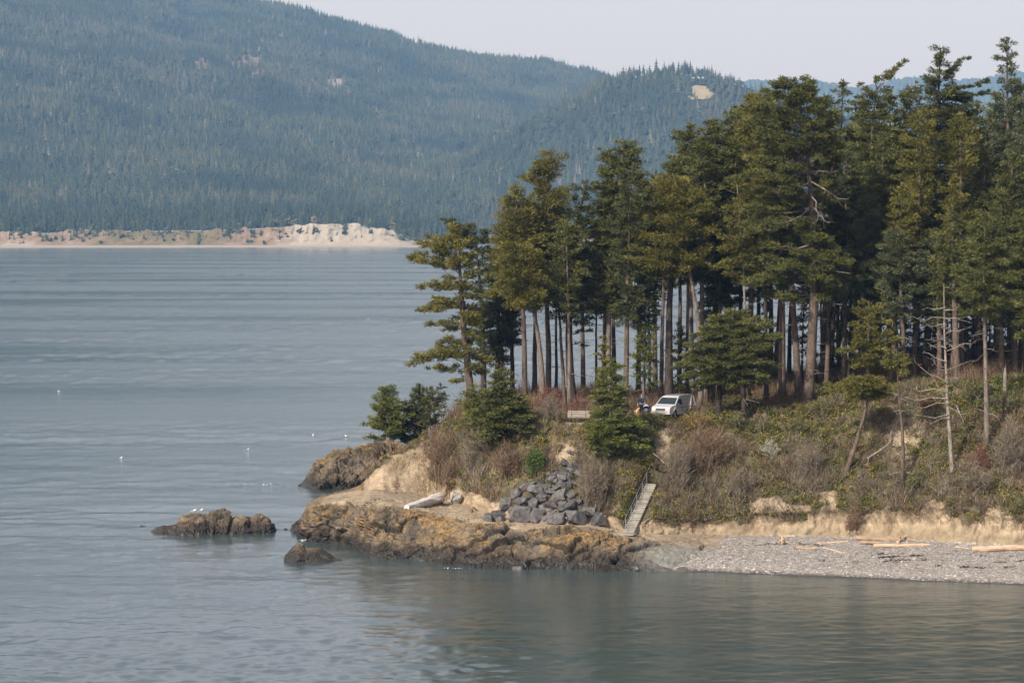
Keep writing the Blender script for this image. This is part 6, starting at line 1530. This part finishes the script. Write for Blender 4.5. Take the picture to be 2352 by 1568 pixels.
# ================================================================== STAIRS
MAT_CONC = stone_mat("concrete", (0.18, 0.165, 0.14), (0.27, 0.25, 0.215), (0.36, 0.335, 0.295), .9, 2.0)
MAT_RAIL = simple("galvanised_rail", (0.38, 0.41, 0.41), .45, .6, .15)
def stairs():
    ang = math.atan2(ST_U[1], ST_U[0]); root = empty("concrete_stairs", tuple(ST_A), ang, label="narrow concrete stairs climbing from the rock slab to the right, with pipe rail", category='stairs')
    hw = .47; me = None
    for i in range(N_STEP):
        G = Geo(); zt = (i + 1) * RISE; depth = min(.9 + i * .02, 1.4)
        G.box((i * RUN + RUN / 2 + .006, 0, zt - .5 * RISE - .03), (RUN / 2 + .004, hw, .5 * RISE + .03)) if False else None
        G.box((i * RUN + RUN * .5 + .02, 0, zt - RISE * .5), (RUN * .5 + .02, hw, RISE * .5 - .002)); G.box((i * RUN + .10, 0, zt - .022), (.15, hw + .03, .026))
        G.build("step", MAT_CONC, root)
    # the solid stringer below the treads, sawn under the steps and reaching the ground
    G = Geo(); top = [(0.03, -.02)] + [(N_STEP * RUN, N_STEP * RISE - RISE)]
    side = []
    v = []
    for y in (-hw + .03, hw - .03):
        v += [(0.05, y, -.5), (0.05, y, -.004), (N_STEP * RUN, y, (N_STEP - 1) * RISE - .05), (N_STEP * RUN, y, (N_STEP - 1) * RISE - 1.3), (1.6, y, -.5)]
    f = [[0, 1, 2, 3, 4], [9, 8, 7, 6, 5], [0, 5, 6, 1], [1, 6, 7, 2], [2, 7, 8, 3], [3, 8, 9, 4], [4, 9, 5, 0]]
    me = bpy.data.meshes.new("stringer"); me.from_pydata(v, [], f); me.update(); link("stringer", me, MAT_CONC, root)
    posts = [1, 6, 11, 16, 20]; tops = []
    for k in posts:
        x = k * RUN + .12; z = (k + 1) * RISE - .01; G = Geo(); G.tube([(x, hw - .08, z), (x, hw - .08, z + .95)], [.024, .024], 6); G.build("rail_post", MAT_RAIL, root); tops.append((x, hw - .08, z + .95))
    e = np.array([RUN, 0, RISE]) * 3; G = Geo(); G.tube([np.array(tops[0]) - e * .3] + [np.array(q) for q in tops] + [np.array(tops[-1]) + e * 2.2], [.014] * (len(tops) + 2), 6); G.build("handrail", MAT_RAIL, root)
    G = Geo(); G.tube([np.array(q) - [0, 0, .45] for q in tops], [.010] * len(tops), 5); G.build("lower_rail", MAT_RAIL, root)
    G = Geo(); G.box((-.42, 0, .02), (.46, .80, .06)); G.build("footing", MAT_CONC, root)
stairs()
_r = np.random.default_rng(5); A_ = at_pixel(1500, 1054); B_ = at_pixel(1524, 1076)
G = Geo(); G.tube([A_ + [0, -.2, .5], (A_ + B_) / 2 + [0, -.3, .55], B_ + [0, -.3, .5], B_ + [.15, -.3, -.3]], [.06, .055, .05, .04], 6)
G.build("fallen_branch", WOOD['tan'], None, label="bare pinkish branch lying across the top of the stairs", category='branch')
for (pts, lab) in [([(1990, 1062), (2018, 1045), (2040, 1028), (2046, 1000), (2050, 990)], "crooked bare limb snaking down the bare patch right of the curved tree"), ([(1995, 1060), (1992, 1072)], "short root end under the crooked limb"),
                   ([(2196, 942), (2204, 960), (2212, 980)], "white split limb hanging behind the dead snag"), ([(2095, 1100), (2075, 1090), (2040, 1100)], "bare fallen branch crossing below the nearly bare trunk")]:
    P_ = [at_pixel(*p) + np.array([0, -.35, .35]) for p in pts]; G = Geo(); G.tube(P_, np.linspace(.085, .03, len(P_)), 6)
    G.build("fallen_branch", BARK['dead'], None, label=lab, category='branch')

# ================================================================== ROAD AND PAD
def ground_strip(name, pts, w, mat, lift=.03, **props):
    c = np.array(pts); v = []
    for i, (x, y) in enumerate(c):
        t = c[min(i + 1, len(c) - 1)] - c[max(i - 1, 0)]; nrm = np.array([-t[1], t[0]]) / np.linalg.norm(t)
        for s_ in (-1, -.5, 0, .5, 1):
            q = c[i] + nrm * s_ * w / 2; v.append((q[0], q[1], float(ground_xy(q[0], q[1])[0]) + lift))
    q = [[i * 5 + j, i * 5 + j + 1, (i + 1) * 5 + j + 1, (i + 1) * 5 + j] for i in range(len(c) - 1) for j in range(4)]
    link(name, new_mesh(name, v, q, smooth=True), mat, **props)
m = NT("old_asphalt"); m.color(m.mix(m.noise(5, 5, .7, m.coord()), (0.09, 0.085, 0.078), (0.20, 0.185, 0.165))); m.rough(.9, .2)
ground_strip("road", [(7 + i * 1.6, 273.5 + .15 * i + .02 * i * i) for i in range(22)], 4.2, m.m, .16, kind='structure', label='narrow park road behind the van')

# ================================================================== BENCH
MAT_BENCH = wood_mat("weathered_bench_wood", (0.13, 0.112, 0.09), (0.235, 0.205, 0.165), (0.34, 0.30, 0.25))
MAT_BLACK = simple("black_metal", (0.02, 0.02, 0.022), .5, .3, .2)
def bench():
    P0 = on_ground(1329, 268.2); P0[2] += .12
    pad = link("concrete_pad", None) if False else None
    G = Geo(); G.box((0, 0, .0), (1.15, .65, .14)); o = G.build("concrete_pad", MAT_CONC, None, loc=tuple(P0), label="pale concrete pad under the bench", category='concrete pad'); o.rotation_euler = (0, 0, -.08)
    root = empty("park_bench", tuple(P0 + np.array([0, .05, .14])), -.08, label="weathered wooden plank bench on a concrete pad facing the water", category='bench')
    for i in range(4):
        G = Geo(); G.box((0, -.26 + i * .135, .46), (.98, .062, .022)); G.build("slat", MAT_BENCH, root)
    for i in range(4):
        a = R(-18); y = .30 + .045 * i; G = Geo(); G.box((0, .27 + i * .046, .56 + i * .132), (.98, .02, .060), rot=[[1, 0, 0], [0, math.cos(a), -math.sin(a)], [0, math.sin(a), math.cos(a)]]); G.build("slat", MAT_BENCH, root)
    for x in (-.62, .62):
        G = Geo(); G.tube([(x, -.18, 0), (x, -.18, .43)], [.035, .035], 6); G.tube([(x, .2, 0), (x, .2, .42), (x, .45, 1.05)], [.035, .035, .03], 6); G.tube([(x, -.26, .42), (x, .22, .42)], [.028, .028], 5)
        G.build("leg", MAT_BLACK, root)
bench()

# ================================================================== VAN
def van():
    PAINT = NT("van_paint"); n = PAINT.noise(3, 4, .6, PAINT.coord()); PAINT.color(PAINT.mix(n, (0.45, 0.45, 0.448), (0.54, 0.54, 0.537))); PAINT.rough(.28, .5); PAINT.b.inputs['Coat Weight'].default_value = .4
    GL_ = NT("van_glass"); GL_.color((0.018, 0.024, 0.028)); GL_.rough(.06, .45)
    BLK = simple("van_black_plastic", (0.03, 0.03, 0.032), .6); RUB = simple("tyre_rubber", (0.022, 0.021, 0.020), .8); RIM = simple("steel_rim", (0.35, 0.35, 0.35), .35, .7, .1)
    LMP = simple("headlight_lens", (0.55, 0.56, 0.56), .12, .3, .1, 8, .9); AMB = simple("amber_lens", (0.55, 0.22, 0.03), .3); SEAM = simple("door_seam", (0.10, 0.10, 0.10), .7); CHR = simple("grille_metal", (0.16, 0.16, 0.165), .35, .6)
    L_ = 4.5; nose = np.array([-.50, -.866]); fc = np.array([(1520 - CX) / F * 268.2, 268.2]); c = fc - nose * L_ / 2
    wheels = [fc - nose * .85, fc - nose * 3.65]; zz = float(max(ground_xy(*(np.array([w_]).T))[0] for w_ in wheels)) 
    root = empty("parked_van", (c[0], c[1], zz + .05), math.atan2(nose[1], nose[0]), label="white panel van parked on the bluff, windowless behind the front doors", category='van')
    root.scale = (1.10, 1.03, 1.0)
    # side profile (x forward, z up)
    prof_ = [(2.25, .32), (2.27, .62), (2.20, .90), (2.02, 1.00), (1.38, 1.14), (.62, 1.74), (.40, 1.83), (-.2, 1.90), (-1.9, 1.90), (-2.12, 1.84), (-2.24, 1.60), (-2.25, .9), (-2.26, .34)]
    def hw(z): return np.interp(z, [.3, .55, .95, 1.10, 1.75, 1.9], [.90, .97, .985, .96, .80, .70])
    def inset(x): return np.interp(x, [-2.3, -2.1, 1.6, 2.3], [.05, 0, 0, .13])
    Y = lambda x, z: float(hw(z) - inset(x))
    bm = bmesh.new()
    # side polygons built as strips from sill to outline with wheel arches cut
    arch = [(-1.42, .36), (1.40, .36)]
    sill = []
    for cxa, ra in ((1.40, .40), (-1.40, .40)):
        pass
    low = [(2.25, .32), (1.82, .30)] + [(1.40 + .42 * math.cos(a), .33 + .42 * math.sin(a)) for a in np.linspace(0.05, math.pi - .05, 9)] + [(.98, .28), (-.98, .28)] + [(-1.40 + .42 * math.cos(a), .33 + .42 * math.sin(a)) for a in np.linspace(0.05, math.pi - .05, 9)] + [(-1.82, .30), (-2.26, .34)]
    out = prof_[1:-1]
    loop = [(2.25, .32)] + out + [(-2.26, .34)] + low[::-1][1:-1]
    for s_ in (1, -1):
        vs = [bm.verts.new((x, s_ * Y(x, z), z)) for x, z in loop]
        f_ = bm.faces.new(vs if s_ > 0 else vs[::-1])
        if s_ > 0: A = vs
        else: Bv = vs
    m_ = len(loop)
    for i in range(m_): bm.faces.new((A[i], Bv[i], Bv[(i + 1) % m_], A[(i + 1) % m_]))
    bmesh.ops.triangulate(bm, faces=bm.faces[:]); bmesh.ops.recalc_face_normals(bm, faces=bm.faces[:])
    me = bpy.data.meshes.new("body"); bm.to_mesh(me); bm.free(); body = link("body", me, PAINT.m, root)
    bv = body.modifiers.new("soften", 'BEVEL'); bv.width = .035; bv.segments = 2; bv.limit_method = 'ANGLE'; bv.angle_limit = R(28)
    def plate(name, pts, mat, off=.012, parent=root, th=.012):
        """pts: list of 3D corner points; a thin slab lifted off the body by off"""
        p = np.array(pts, float); nrm = np.cross(p[1] - p[0], p[2] - p[0]); nrm /= np.linalg.norm(nrm); cen = p.mean(0)
        if nrm @ (cen - np.array([0, 0, .9])) < 0: nrm = -nrm
        k = len(p); v = np.vstack([p + nrm * (off - th * 1.5), p + nrm * off]); f = [list(range(k, 2 * k)), list(range(k))[::-1]] + [[i, (i + 1) % k, k + (i + 1) % k, k + i] for i in range(k)]
        mm = bpy.data.meshes.new(name); mm.from_pydata([tuple(x) for x in v], [], f); mm.update(); return link(name, mm, mat, parent)
    # windscreen
    def onfront(t, y):   # t 0..1 up the screen
        x = 1.34 + (.66 - 1.34) * t; z = 1.17 + (1.71 - 1.17) * t; return (x, y * (Y(x, z) - .07), z)
    plate("windscreen", [onfront(0, -1), onfront(0, 1), onfront(1, 1), onfront(1, -1)], GL_.m)
    for s_ in (1, -1):
        P = lambda x, z: (x, s_ * Y(x, z), z)
        plate("side_window", [P(1.10, 1.14), P(.18, 1.14), P(.22, 1.62), P(.60, 1.62)], GL_.m)
        plate("door_line", [P(.10, .42), P(.075, .42), P(.085, 1.72), P(.11, 1.72)], SEAM, .006)
        plate("side_trim", [P(1.85 * .55, .86), P(-2.1, .86), P(-2.1, .90), P(1.85 * .55, .90)], SEAM, .010)
        plate("panel_line", [P(-.05, 1.16), P(-2.05, 1.16), P(-2.05, 1.175), P(-.05, 1.175)], SEAM, .005)
        plate("headlight", [(2.262, s_ * .80, .66), (2.262, s_ * .46, .66), (2.235, s_ * .46, .86), (2.225, s_ * .80, .86)], LMP, .02)
        plate("indicator_lamp", [(2.24, s_ * .84, .56), (2.27, s_ * .48, .56), (2.27, s_ * .48, .63), (2.24, s_ * .84, .63)], AMB, .02)
        G = Geo(); G.box((1.02, s_ * 1.06, 1.18), (.06, .11, .085)); G.tube([(1.0, s_ * .92, 1.15), (1.0, s_ * 1.0, 1.16)], [.03, .03], 5); G.build("wing_mirror", BLK, root)
        for xw in (1.40, -1.40):
            w_ = empty("wheel", (xw, s_ * .80, .33), 0); w_.parent = root
            G = Geo(); a = np.linspace(0, 2 * math.pi, 25)[:-1]
            ring = []
            for (yy, rr) in ((-.11, .24), (-.11, .31), (-.08, .34), (.08, .34), (.11, .31), (.11, .24)): ring.append(np.stack([np.cos(a) * rr, np.full(24, yy), np.sin(a) * rr], 1))
            v = np.vstack(ring); q = np.array([[r_ * 24 + i, r_ * 24 + (i + 1) % 24, (r_ + 1) * 24 + (i + 1) % 24, (r_ + 1) * 24 + i] for r_ in range(5) for i in range(24)])
            G.quads(v, q); G.build("tyre", RUB, w_)
            G = Geo(); G.tube([(0, -.09 * 1, 0), (0, .09, 0)], [.235, .235], 20); G.tube([(0, s_ * .09, 0), (0, s_ * .12, 0)], [.07, .06], 10); G.build("rim", RIM, w_)
    plate("grille", [(2.27, -.44, .62), (2.27, .44, .62), (2.24, .44, .86), (2.24, -.44, .86)], CHR, .012)
    for i in range(3): plate("grille_bar", [(2.272, -.43, .66 + i * .07), (2.272, .43, .66 + i * .07), (2.268, .43, .685 + i * .07), (2.268, -.43, .685 + i * .07)], BLK, .022)
    G = Geo(); G.box((2.29, 0, .46), (.07, .93, .095), taper=.97); G.build("front_bumper", simple("bumper_grey", (0.40, 0.40, 0.40), .5), root)
    G = Geo(); G.box((-2.29, 0, .46), (.06, .92, .09)); G.build("rear_bumper", BLK, root)
    plate("number_plate", [(2.37, -.15, .41), (2.37, .15, .41), (2.37, .15, .53), (2.37, -.15, .53)], simple("plate_white", (0.6, 0.6, 0.6), .5), .008)
    for y in (-.25, .2): G = Geo(); G.tube([(1.37, y, 1.185), (1.12, y + .38, 1.385)], [.012, .01], 4); G.build("wiper", BLK, root)
    for x in (.1, -.9): G = Geo(); G.tube([(x, -.72, 1.93), (x, .72, 1.93)], [.02, .02], 5); G.tube([(x, -.72, 1.93), (x, -.72, 1.86)], [.02, .02], 5); G.tube([(x, .72, 1.93), (x, .72, 1.86)], [.02, .02], 5); G.build("roof_bar", BLK, root)
    G = Geo(); G.box((0, 0, .30), (2.1, .75, .06)); G.build("underbody", BLK, root)
van()

# ================================================================== PERSON, DOG, STROLLER
def skin_figure(name, pts, edges, radii, mat, parent, root_i=0, sub=1):
    me = bpy.data.meshes.new(name); me.from_pydata(pts, edges, []); me.update(); o = link(name, me, mat, parent)
    sk = o.modifiers.new("skin", 'SKIN'); sk.use_smooth_shade = True
    for i, r_ in enumerate(radii):
        v = me.skin_vertices[0].data[i]; v.radius = (r_, r_) if np.isscalar(r_) else r_; v.use_root = (i == root_i)
    if sub:
        s_ = o.modifiers.new("sub", 'SUBSURF'); s_.levels = sub; s_.render_levels = sub
    return o
def ball(G, c, r_, n=10, m=7):
    a = np.linspace(0, 2 * math.pi, n + 1)[:-1]; v = [(c[0], c[1], c[2] - r_[2])]
    for j in range(1, m): t = -math.pi / 2 + math.pi * j / m; v += [(c[0] + math.cos(x) * math.cos(t) * r_[0], c[1] + math.sin(x) * math.cos(t) * r_[1], c[2] + math.sin(t) * r_[2]) for x in a]
    v.append((c[0], c[1], c[2] + r_[2])); q = []
    for i in range(n): q.append([0, 1 + (i + 1) % n, 1 + i, 1 + i])
    for j in range(m - 2):
        for i in range(n): q.append([1 + j * n + i, 1 + j * n + (i + 1) % n, 1 + (j + 1) * n + (i + 1) % n, 1 + (j + 1) * n + i])
    e = len(v) - 1
    for i in range(n): q.append([1 + (m - 2) * n + i, 1 + (m - 2) * n + (i + 1) % n, e, e])
    G.quads(np.array(v), np.array(q))
def person():
    P0 = on_ground(1474, 270.4)
    PSC = 1.05
    SK = simple("skin_tone", (0.42, 0.24, 0.17), .6); CO = simple("navy_jacket", (0.040, 0.062, 0.105), .8, 0, .3); TR = simple("dark_trousers", (0.016, 0.018, 0.024), .85); SH = simple("dark_shoes", (0.02, 0.02, 0.02), .6); HR = simple("grey_brown_hair", (0.12, 0.085, 0.065), .8); EY = simple("dark_eyes", (0.02, 0.015, 0.012), .3)
    root = empty("person", (P0[0], P0[1], P0[2] + .16), 0, label="person in a blue jacket and dark trousers pushing a stroller beside the van", category='person')
    root.scale = (PSC, PSC, PSC)
    # faces -Y (towards the camera); stroller held with the arm on +X
    pts = [(0, 0, .98), (0, .01, 1.18), (0, .0, 1.40), (0, -.01, 1.50), (0, -.02, 1.57), (0, -.03, 1.66), (0, -.03, 1.76),
           (-.20, 0, 1.42), (-.30, .0, 1.16), (-.33, -.06, .95), (-.335, -.08, .87),
           (.20, 0, 1.42), (.28, -.06, 1.18), (.25, -.30, 1.05), (.245, -.37, 1.03),
           (-.10, 0, .90), (-.12, -.06, .50), (-.13, .0, .09), (-.13, -.16, .04),
           (.10, 0, .90), (.12, .10, .50), (.13, .22, .10), (.13, .08, .04)]
    ed = [(0, 1), (1, 2), (2, 3), (3, 4), (4, 5), (5, 6), (2, 7), (7, 8), (8, 9), (9, 10), (2, 11), (11, 12), (12, 13), (13, 14), (0, 15), (15, 16), (16, 17), (17, 18), (0, 19), (19, 20), (20, 21), (21, 22)]
    rad = [(.17, .13), (.17, .12), (.17, .11), .065, .060, (.085, .10), (.07, .085), .075, .055, .040, .034, .075, .055, .040, .034, .10, .068, .045, .04, .10, .068, .045, .04]
    skin_figure("body", pts, ed, rad, SK, root, 0, 1)
    jp = [(0, 0, .93), (0, .01, 1.18), (0, .0, 1.40), (0, -.01, 1.49), (-.21, 0, 1.42), (-.31, .0, 1.16), (-.335, -.055, .97), (.21, 0, 1.42), (.29, -.06, 1.18), (.255, -.28, 1.06)]
    skin_figure("jacket", jp, [(0, 1), (1, 2), (2, 3), (2, 4), (4, 5), (5, 6), (2, 7), (7, 8), (8, 9)], [(.215, .165), (.215, .155), (.205, .14), .085, .095, .078, .06, .095, .078, .06], CO, root, 0, 1)
    tp = [(0, 0, .94), (-.10, 0, .88), (-.12, -.06, .50), (-.13, .0, .12), (.10, 0, .88), (.12, .10, .50), (.13, .22, .13)]
    skin_figure("trousers", tp, [(0, 1), (1, 2), (2, 3), (0, 4), (4, 5), (5, 6)], [(.19, .14), .12, .088, .068, .12, .088, .068], TR, root, 0, 1)
    for (x, y, z) in ((-.13, -.05, .05), (.13, .17, .06)): G = Geo(); ball(G, (x, y, z), (.055, .14, .055)); G.build("shoe", SH, root, smooth=True)
    G = Geo(); ball(G, (0, .0, 1.735), (.095, .105, .075)); G.build("hair", HR, root, smooth=True)
    for x in (-.035, .035): G = Geo(); ball(G, (x, -.125, 1.68), (.012, .01, .010), 6, 4); G.build("eye", EY, root)
    G = Geo(); G.tube([(0, -.125, 1.685), (0, -.155, 1.645)], [.012, .020], 5); G.build("nose", SK, root)
    G = Geo(); G.box((0, -.128, 1.60), (.028, .006, .006)); G.build("mouth", simple("lips", (0.30, 0.11, 0.09), .6), root)
    for x in (-.095, .095): G = Geo(); ball(G, (x, -.02, 1.665), (.012, .025, .034), 6, 4); G.build("ear", SK, root)
    for (h, sd, dr, fd) in (((-.335, -.08, .86), -1, (0, -.15, -1), (0, 0, 0)), ((.245, -.385, 1.025), 1, (0, -1, -.25), (0, 0, 0))):
        h = np.array(h); dr = np.array(dr) / np.linalg.norm(dr); G = Geo(); sx = np.array([0, 1, 0]) if sd < 0 else np.array([1, 0, 0])
        G.tube([h - dr * .01, h + dr * .05, h + dr * .09], [.030, .040, .034], 6)
        cu = np.array([1, 0, 0]) * .022 if sd < 0 else np.array([0, 0, -1]) * .028
        for j, ln in enumerate((.065, .078, .072, .055)):
            b = h + dr * .085 + sx * (j - 1.5) * .019; G.tube([b, b + dr * ln * .5 + cu * .4, b + dr * ln * .8 + cu * 1.3], [.0095, .009, .007], 5)
        b = h + dr * .03 - sx * .034; G.tube([b, b + dr * .03 - sx * .018, b + dr * .055 - sx * .012 + cu], [.012, .011, .009], 5)
        G.build("hand", SK, root, smooth=True)
    return P0
person()
def dog():
    P0 = on_ground(1463.5, 269.2)
    FU = simple("golden_fur", (0.52, 0.32, 0.15), .9, 0, .3, 14); NO = simple("dog_nose", (0.02, 0.015, 0.012), .4)
    root = empty("dog", (P0[0], P0[1], P0[2] + .10), R(16), label="golden retriever walking in front of the person with the stroller", category='dog')
    # faces -Y
    pts = [(0, .30, .56), (0, .05, .55), (0, -.22, .56), (0, -.34, .68), (0, -.42, .80), (0, -.55, .78), (0, -.64, .755),
           (-.10, -.24, .42), (-.11, -.25, .24), (-.11, -.27, .05), (.10, -.24, .42), (.11, -.20, .24), (.11, -.16, .05),
           (-.11, .30, .44), (-.12, .26, .30), (-.12, .38, .17), (-.12, .34, .04), (.11, .30, .44), (.12, .34, .30), (.12, .46, .17), (.12, .44, .04),
           (0, .42, .58), (0, .56, .50), (0, .68, .42)]
    ed = [(0, 1), (1, 2), (2, 3), (3, 4), (4, 5), (5, 6), (2, 7), (7, 8), (8, 9), (2, 10), (10, 11), (11, 12), (0, 13), (13, 14), (14, 15), (15, 16), (0, 17), (17, 18), (18, 19), (19, 20), (0, 21), (21, 22), (22, 23)]
    rad = [(.135, .14), (.125, .14), (.155, .17), .115, .10, .062, .042, .075, .048, .040, .075, .048, .040, .095, .060, .036, .036, .095, .060, .036, .036, .045, .065, .03]
    skin_figure("body", pts, ed, rad, FU, root, 0, 1)
    for x in (-.085, .085): G = Geo(); ball(G, (x, -.41, .80), (.022, .05, .075), 7, 5); G.build("ear", FU, root, smooth=True)
    G = Geo(); ball(G, (0, -.685, .765), (.022, .018, .018), 6, 4); G.build("nose", NO, root)
    for x in (-.04, .04): G = Geo(); ball(G, (x, -.51, .845), (.012, .012, .012), 5, 4); G.build("eye", NO, root)
dog()
def stroller():
    P0 = on_ground(1484.5, 269.3); FR = simple("stroller_frame", (0.30, 0.30, 0.31), .4, .7); BL = simple("stroller_black", (0.018, 0.018, 0.022), .8); PU = simple("purple_blue_blanket", (0.10, 0.085, 0.17), .85, 0, .5, 18); WH = simple("white_cloth", (0.34, 0.36, 0.40), .8, 0, .2)
    root = empty("stroller", (P0[0], P0[1], P0[2] + .12), R(-4), label="stroller with a dark hood frame and purple blanket between person and van", category='stroller')
    for x in (-.24, .24):
        G = Geo(); G.tube([(x, .42, 1.02), (x, .2, .78), (x, -.2, .42), (x, -.42, .14)], [.014] * 4, 5); G.tube([(x, -.05, .56), (x, .35, .14)], [.014] * 2, 5); G.build("side_frame", FR, root)
        for y, r_ in ((-.42, .12), (.35, .14)):
            a = np.linspace(0, 2 * math.pi, 15); G = Geo(); G.tube([(x + .02, y + math.cos(t_) * r_, r_ + math.sin(t_) * r_) for t_ in a], [.02] * 15, 5, False); G.tube([(x - .01, y, r_), (x + .05, y, r_)], [.03, .03], 6); G.build("wheel", BL, root)
    G = Geo(); G.tube([(-.24, .42, 1.02), (0, .46, 1.04), (.24, .42, 1.02)], [.018] * 3, 5); G.build("handle", BL, root)
    G = Geo(); a = np.linspace(0, math.pi, 9)
    v = []; rows_ = [(.20, .95), (.05, 1.08), (-.15, 1.05), (-.28, .93)]
    for (y, z) in rows_: v += [(math.cos(t_) * .27, y, .68 + (z - .68) * math.sin(t_) ** .7) for t_ in a]
    q = [[r_ * 9 + i, r_ * 9 + i + 1, (r_ + 1) * 9 + i + 1, (r_ + 1) * 9 + i] for r_ in (0, 1, 2) for i in range(8)]; G.quads(np.array(v), np.array(q)); G.build("hood", WH, root, smooth=True)
    for (y, z) in rows_[1:3]: G = Geo(); G.tube([(math.cos(t_) * .28, y, .67 + (z - .66) * math.sin(t_) ** .7) for t_ in a], [.012] * 9, 4); G.build("hood_rib", BL, root)
    G = Geo(); G.box((0, .02, .50), (.22, .28, .10), taper=.9); G.box((0, .22, .68), (.21, .05, .20)); G.build("seat", BL, root)
    G = Geo(); ball(G, (0, -.08, .60), (.21, .25, .12)); ball(G, (.03, -.25, .50), (.19, .14, .13)); G.build("blanket", PU, root, smooth=True)
stroller()

# ================================================================== GULLS
GW = simple("gull_white", (0.78, 0.78, 0.76), .8, 0, .08); GG = simple("gull_grey_wing", (0.24, 0.26, 0.29), .8, 0, .1); GY = simple("gull_bill_yellow", (0.55, 0.36, 0.06), .5)
def gull(P0, face, floating, label, group):
    root = empty("gull", tuple(P0), face, label=label, category='gull', group=group)
    z = 0 if floating else .20
    skin_figure("body", [(-.22, 0, z + .10), (0, 0, z + .10), (.13, 0, z + .15), (.18, 0, z + .24), (.20, 0, z + .31), (-.38, 0, z + .12)], [(0, 1), (1, 2), (2, 3), (3, 4), (0, 5)], [.06, .10, .085, .052, .05, .018], GW, root, 1, 1)
    for s_ in (-1, 1):
        G = Geo(); v = [(.10, s_ * .095, z + .15), (-.12, s_ * .11, z + .20), (-.44, s_ * .03, z + .15), (-.20, s_ * .10, z + .07), (.05, s_ * .11, z + .07)]
        vv = np.array(v); v2 = vv * [1, 1.12, 1]; f = [[0, 1, 2], [0, 2, 3], [0, 3, 4]]; G.tris(np.vstack([vv, v2]), f + [[a_ + 5, c_ + 5, b_ + 5] for a_, b_, c_ in f]); G.build("wing", GG, root)
        if not floating: G = Geo(); G.tube([(.0, s_ * .035, z + .04), (.01, s_ * .04, 0)], [.008, .008], 4); G.tube([(0, s_ * .04, .004), (.07, s_ * .045, .004)], [.012, .014], 4); G.build("leg", GY, root)
    G = Geo(); G.tube([(.24, 0, z + .31), (.31, 0, z + .295)], [.014, .006], 5); G.build("bill", GY, root)
rockd = CH * F / (1229 - HY) + 3.0
dg_ = bpy.context.evaluated_depsgraph_get()
def top_of(px, py):
    o_, dr = Vector((0, 0, CH)), (Vector(W(px, py, 100)) - Vector((0, 0, CH))).normalized()
    bpy.context.view_layer.update(); ok, loc, *_ = SC.ray_cast(bpy.context.evaluated_depsgraph_get(), o_, dr)
    return np.array(loc)
def rock_top(px, d):
    return np.array(SC.ray_cast(bpy.context.evaluated_depsgraph_get(), Vector(((px - CX) / F * d, d, 30)), Vector((0, 0, -1)))[1])
bpy.data.objects['haze'].hide_set(True) if False else None
haze_o = bpy.data.objects['haze']; COL.objects.unlink(haze_o); bpy.context.view_layer.update()
for (px, face, lab) in [(422, 2.6, "white gull standing farthest left on the gull rock"), (445, -.3, "grey-winged gull standing second from left on the gull rock"), (460, .4, "gull standing lower on the rock, right of the other two")]:
    gull(rock_top(px, rockd) + [0, 0, -.01], face, False, lab, 'gulls standing on the offshore rock')
COL.objects.link(haze_o)
for (px, py, lab) in [(719, 1001, "white gull floating left of the small leaning pine"), (796, 1003, "white gull floating nearest to the small leaning pine"), (568, 1034, "lone gull floating in mid-water above the gull rock"), (845, 733, "tiny gull far out on the water left of the wind-bent fir"), (136, 900, "tiny gull floating at the far left"), (278, 1053, "tiny gull floating at lower left, above the gull rock's left tip")]:
    d = CH * F / (py - HY); gull((( px - CX) / F * d, d, -.03), random.Random(px).random() * 6, True, lab, 'gulls floating on the water')

# splash foam at the rocks
def foam():
    rng = np.random.default_rng(3); Vs, Ts, tt = [], [], []
    for (px, py, a, b, n) in [(693, 1243, 9, 1.6, 40), (590, 1114, 60, 2, 26), (372, 1222, 14, 1, 12), (1040, 1308, 30, 1.2, 14)]:
        for k in range(n):
            x, y = px + rng.normal(0, a * .5), py + rng.normal(0, b * .5); d = CH * F / (y - HY); c = np.array([[(x - CX) / F * d, d, .10 + .05 * rng.random()]])
            V, T = leaves(rng, c, rng.uniform(.04, .12), 4); Vs.append(V); Ts.append(T); tt.append(np.full(4, .5))
    tri_link("foam", Vs, Ts, tt, simple("sea_foam", (0.75, 0.77, 0.78), .7), kind='stuff', label='small patches of white foam by the rocks')
foam()
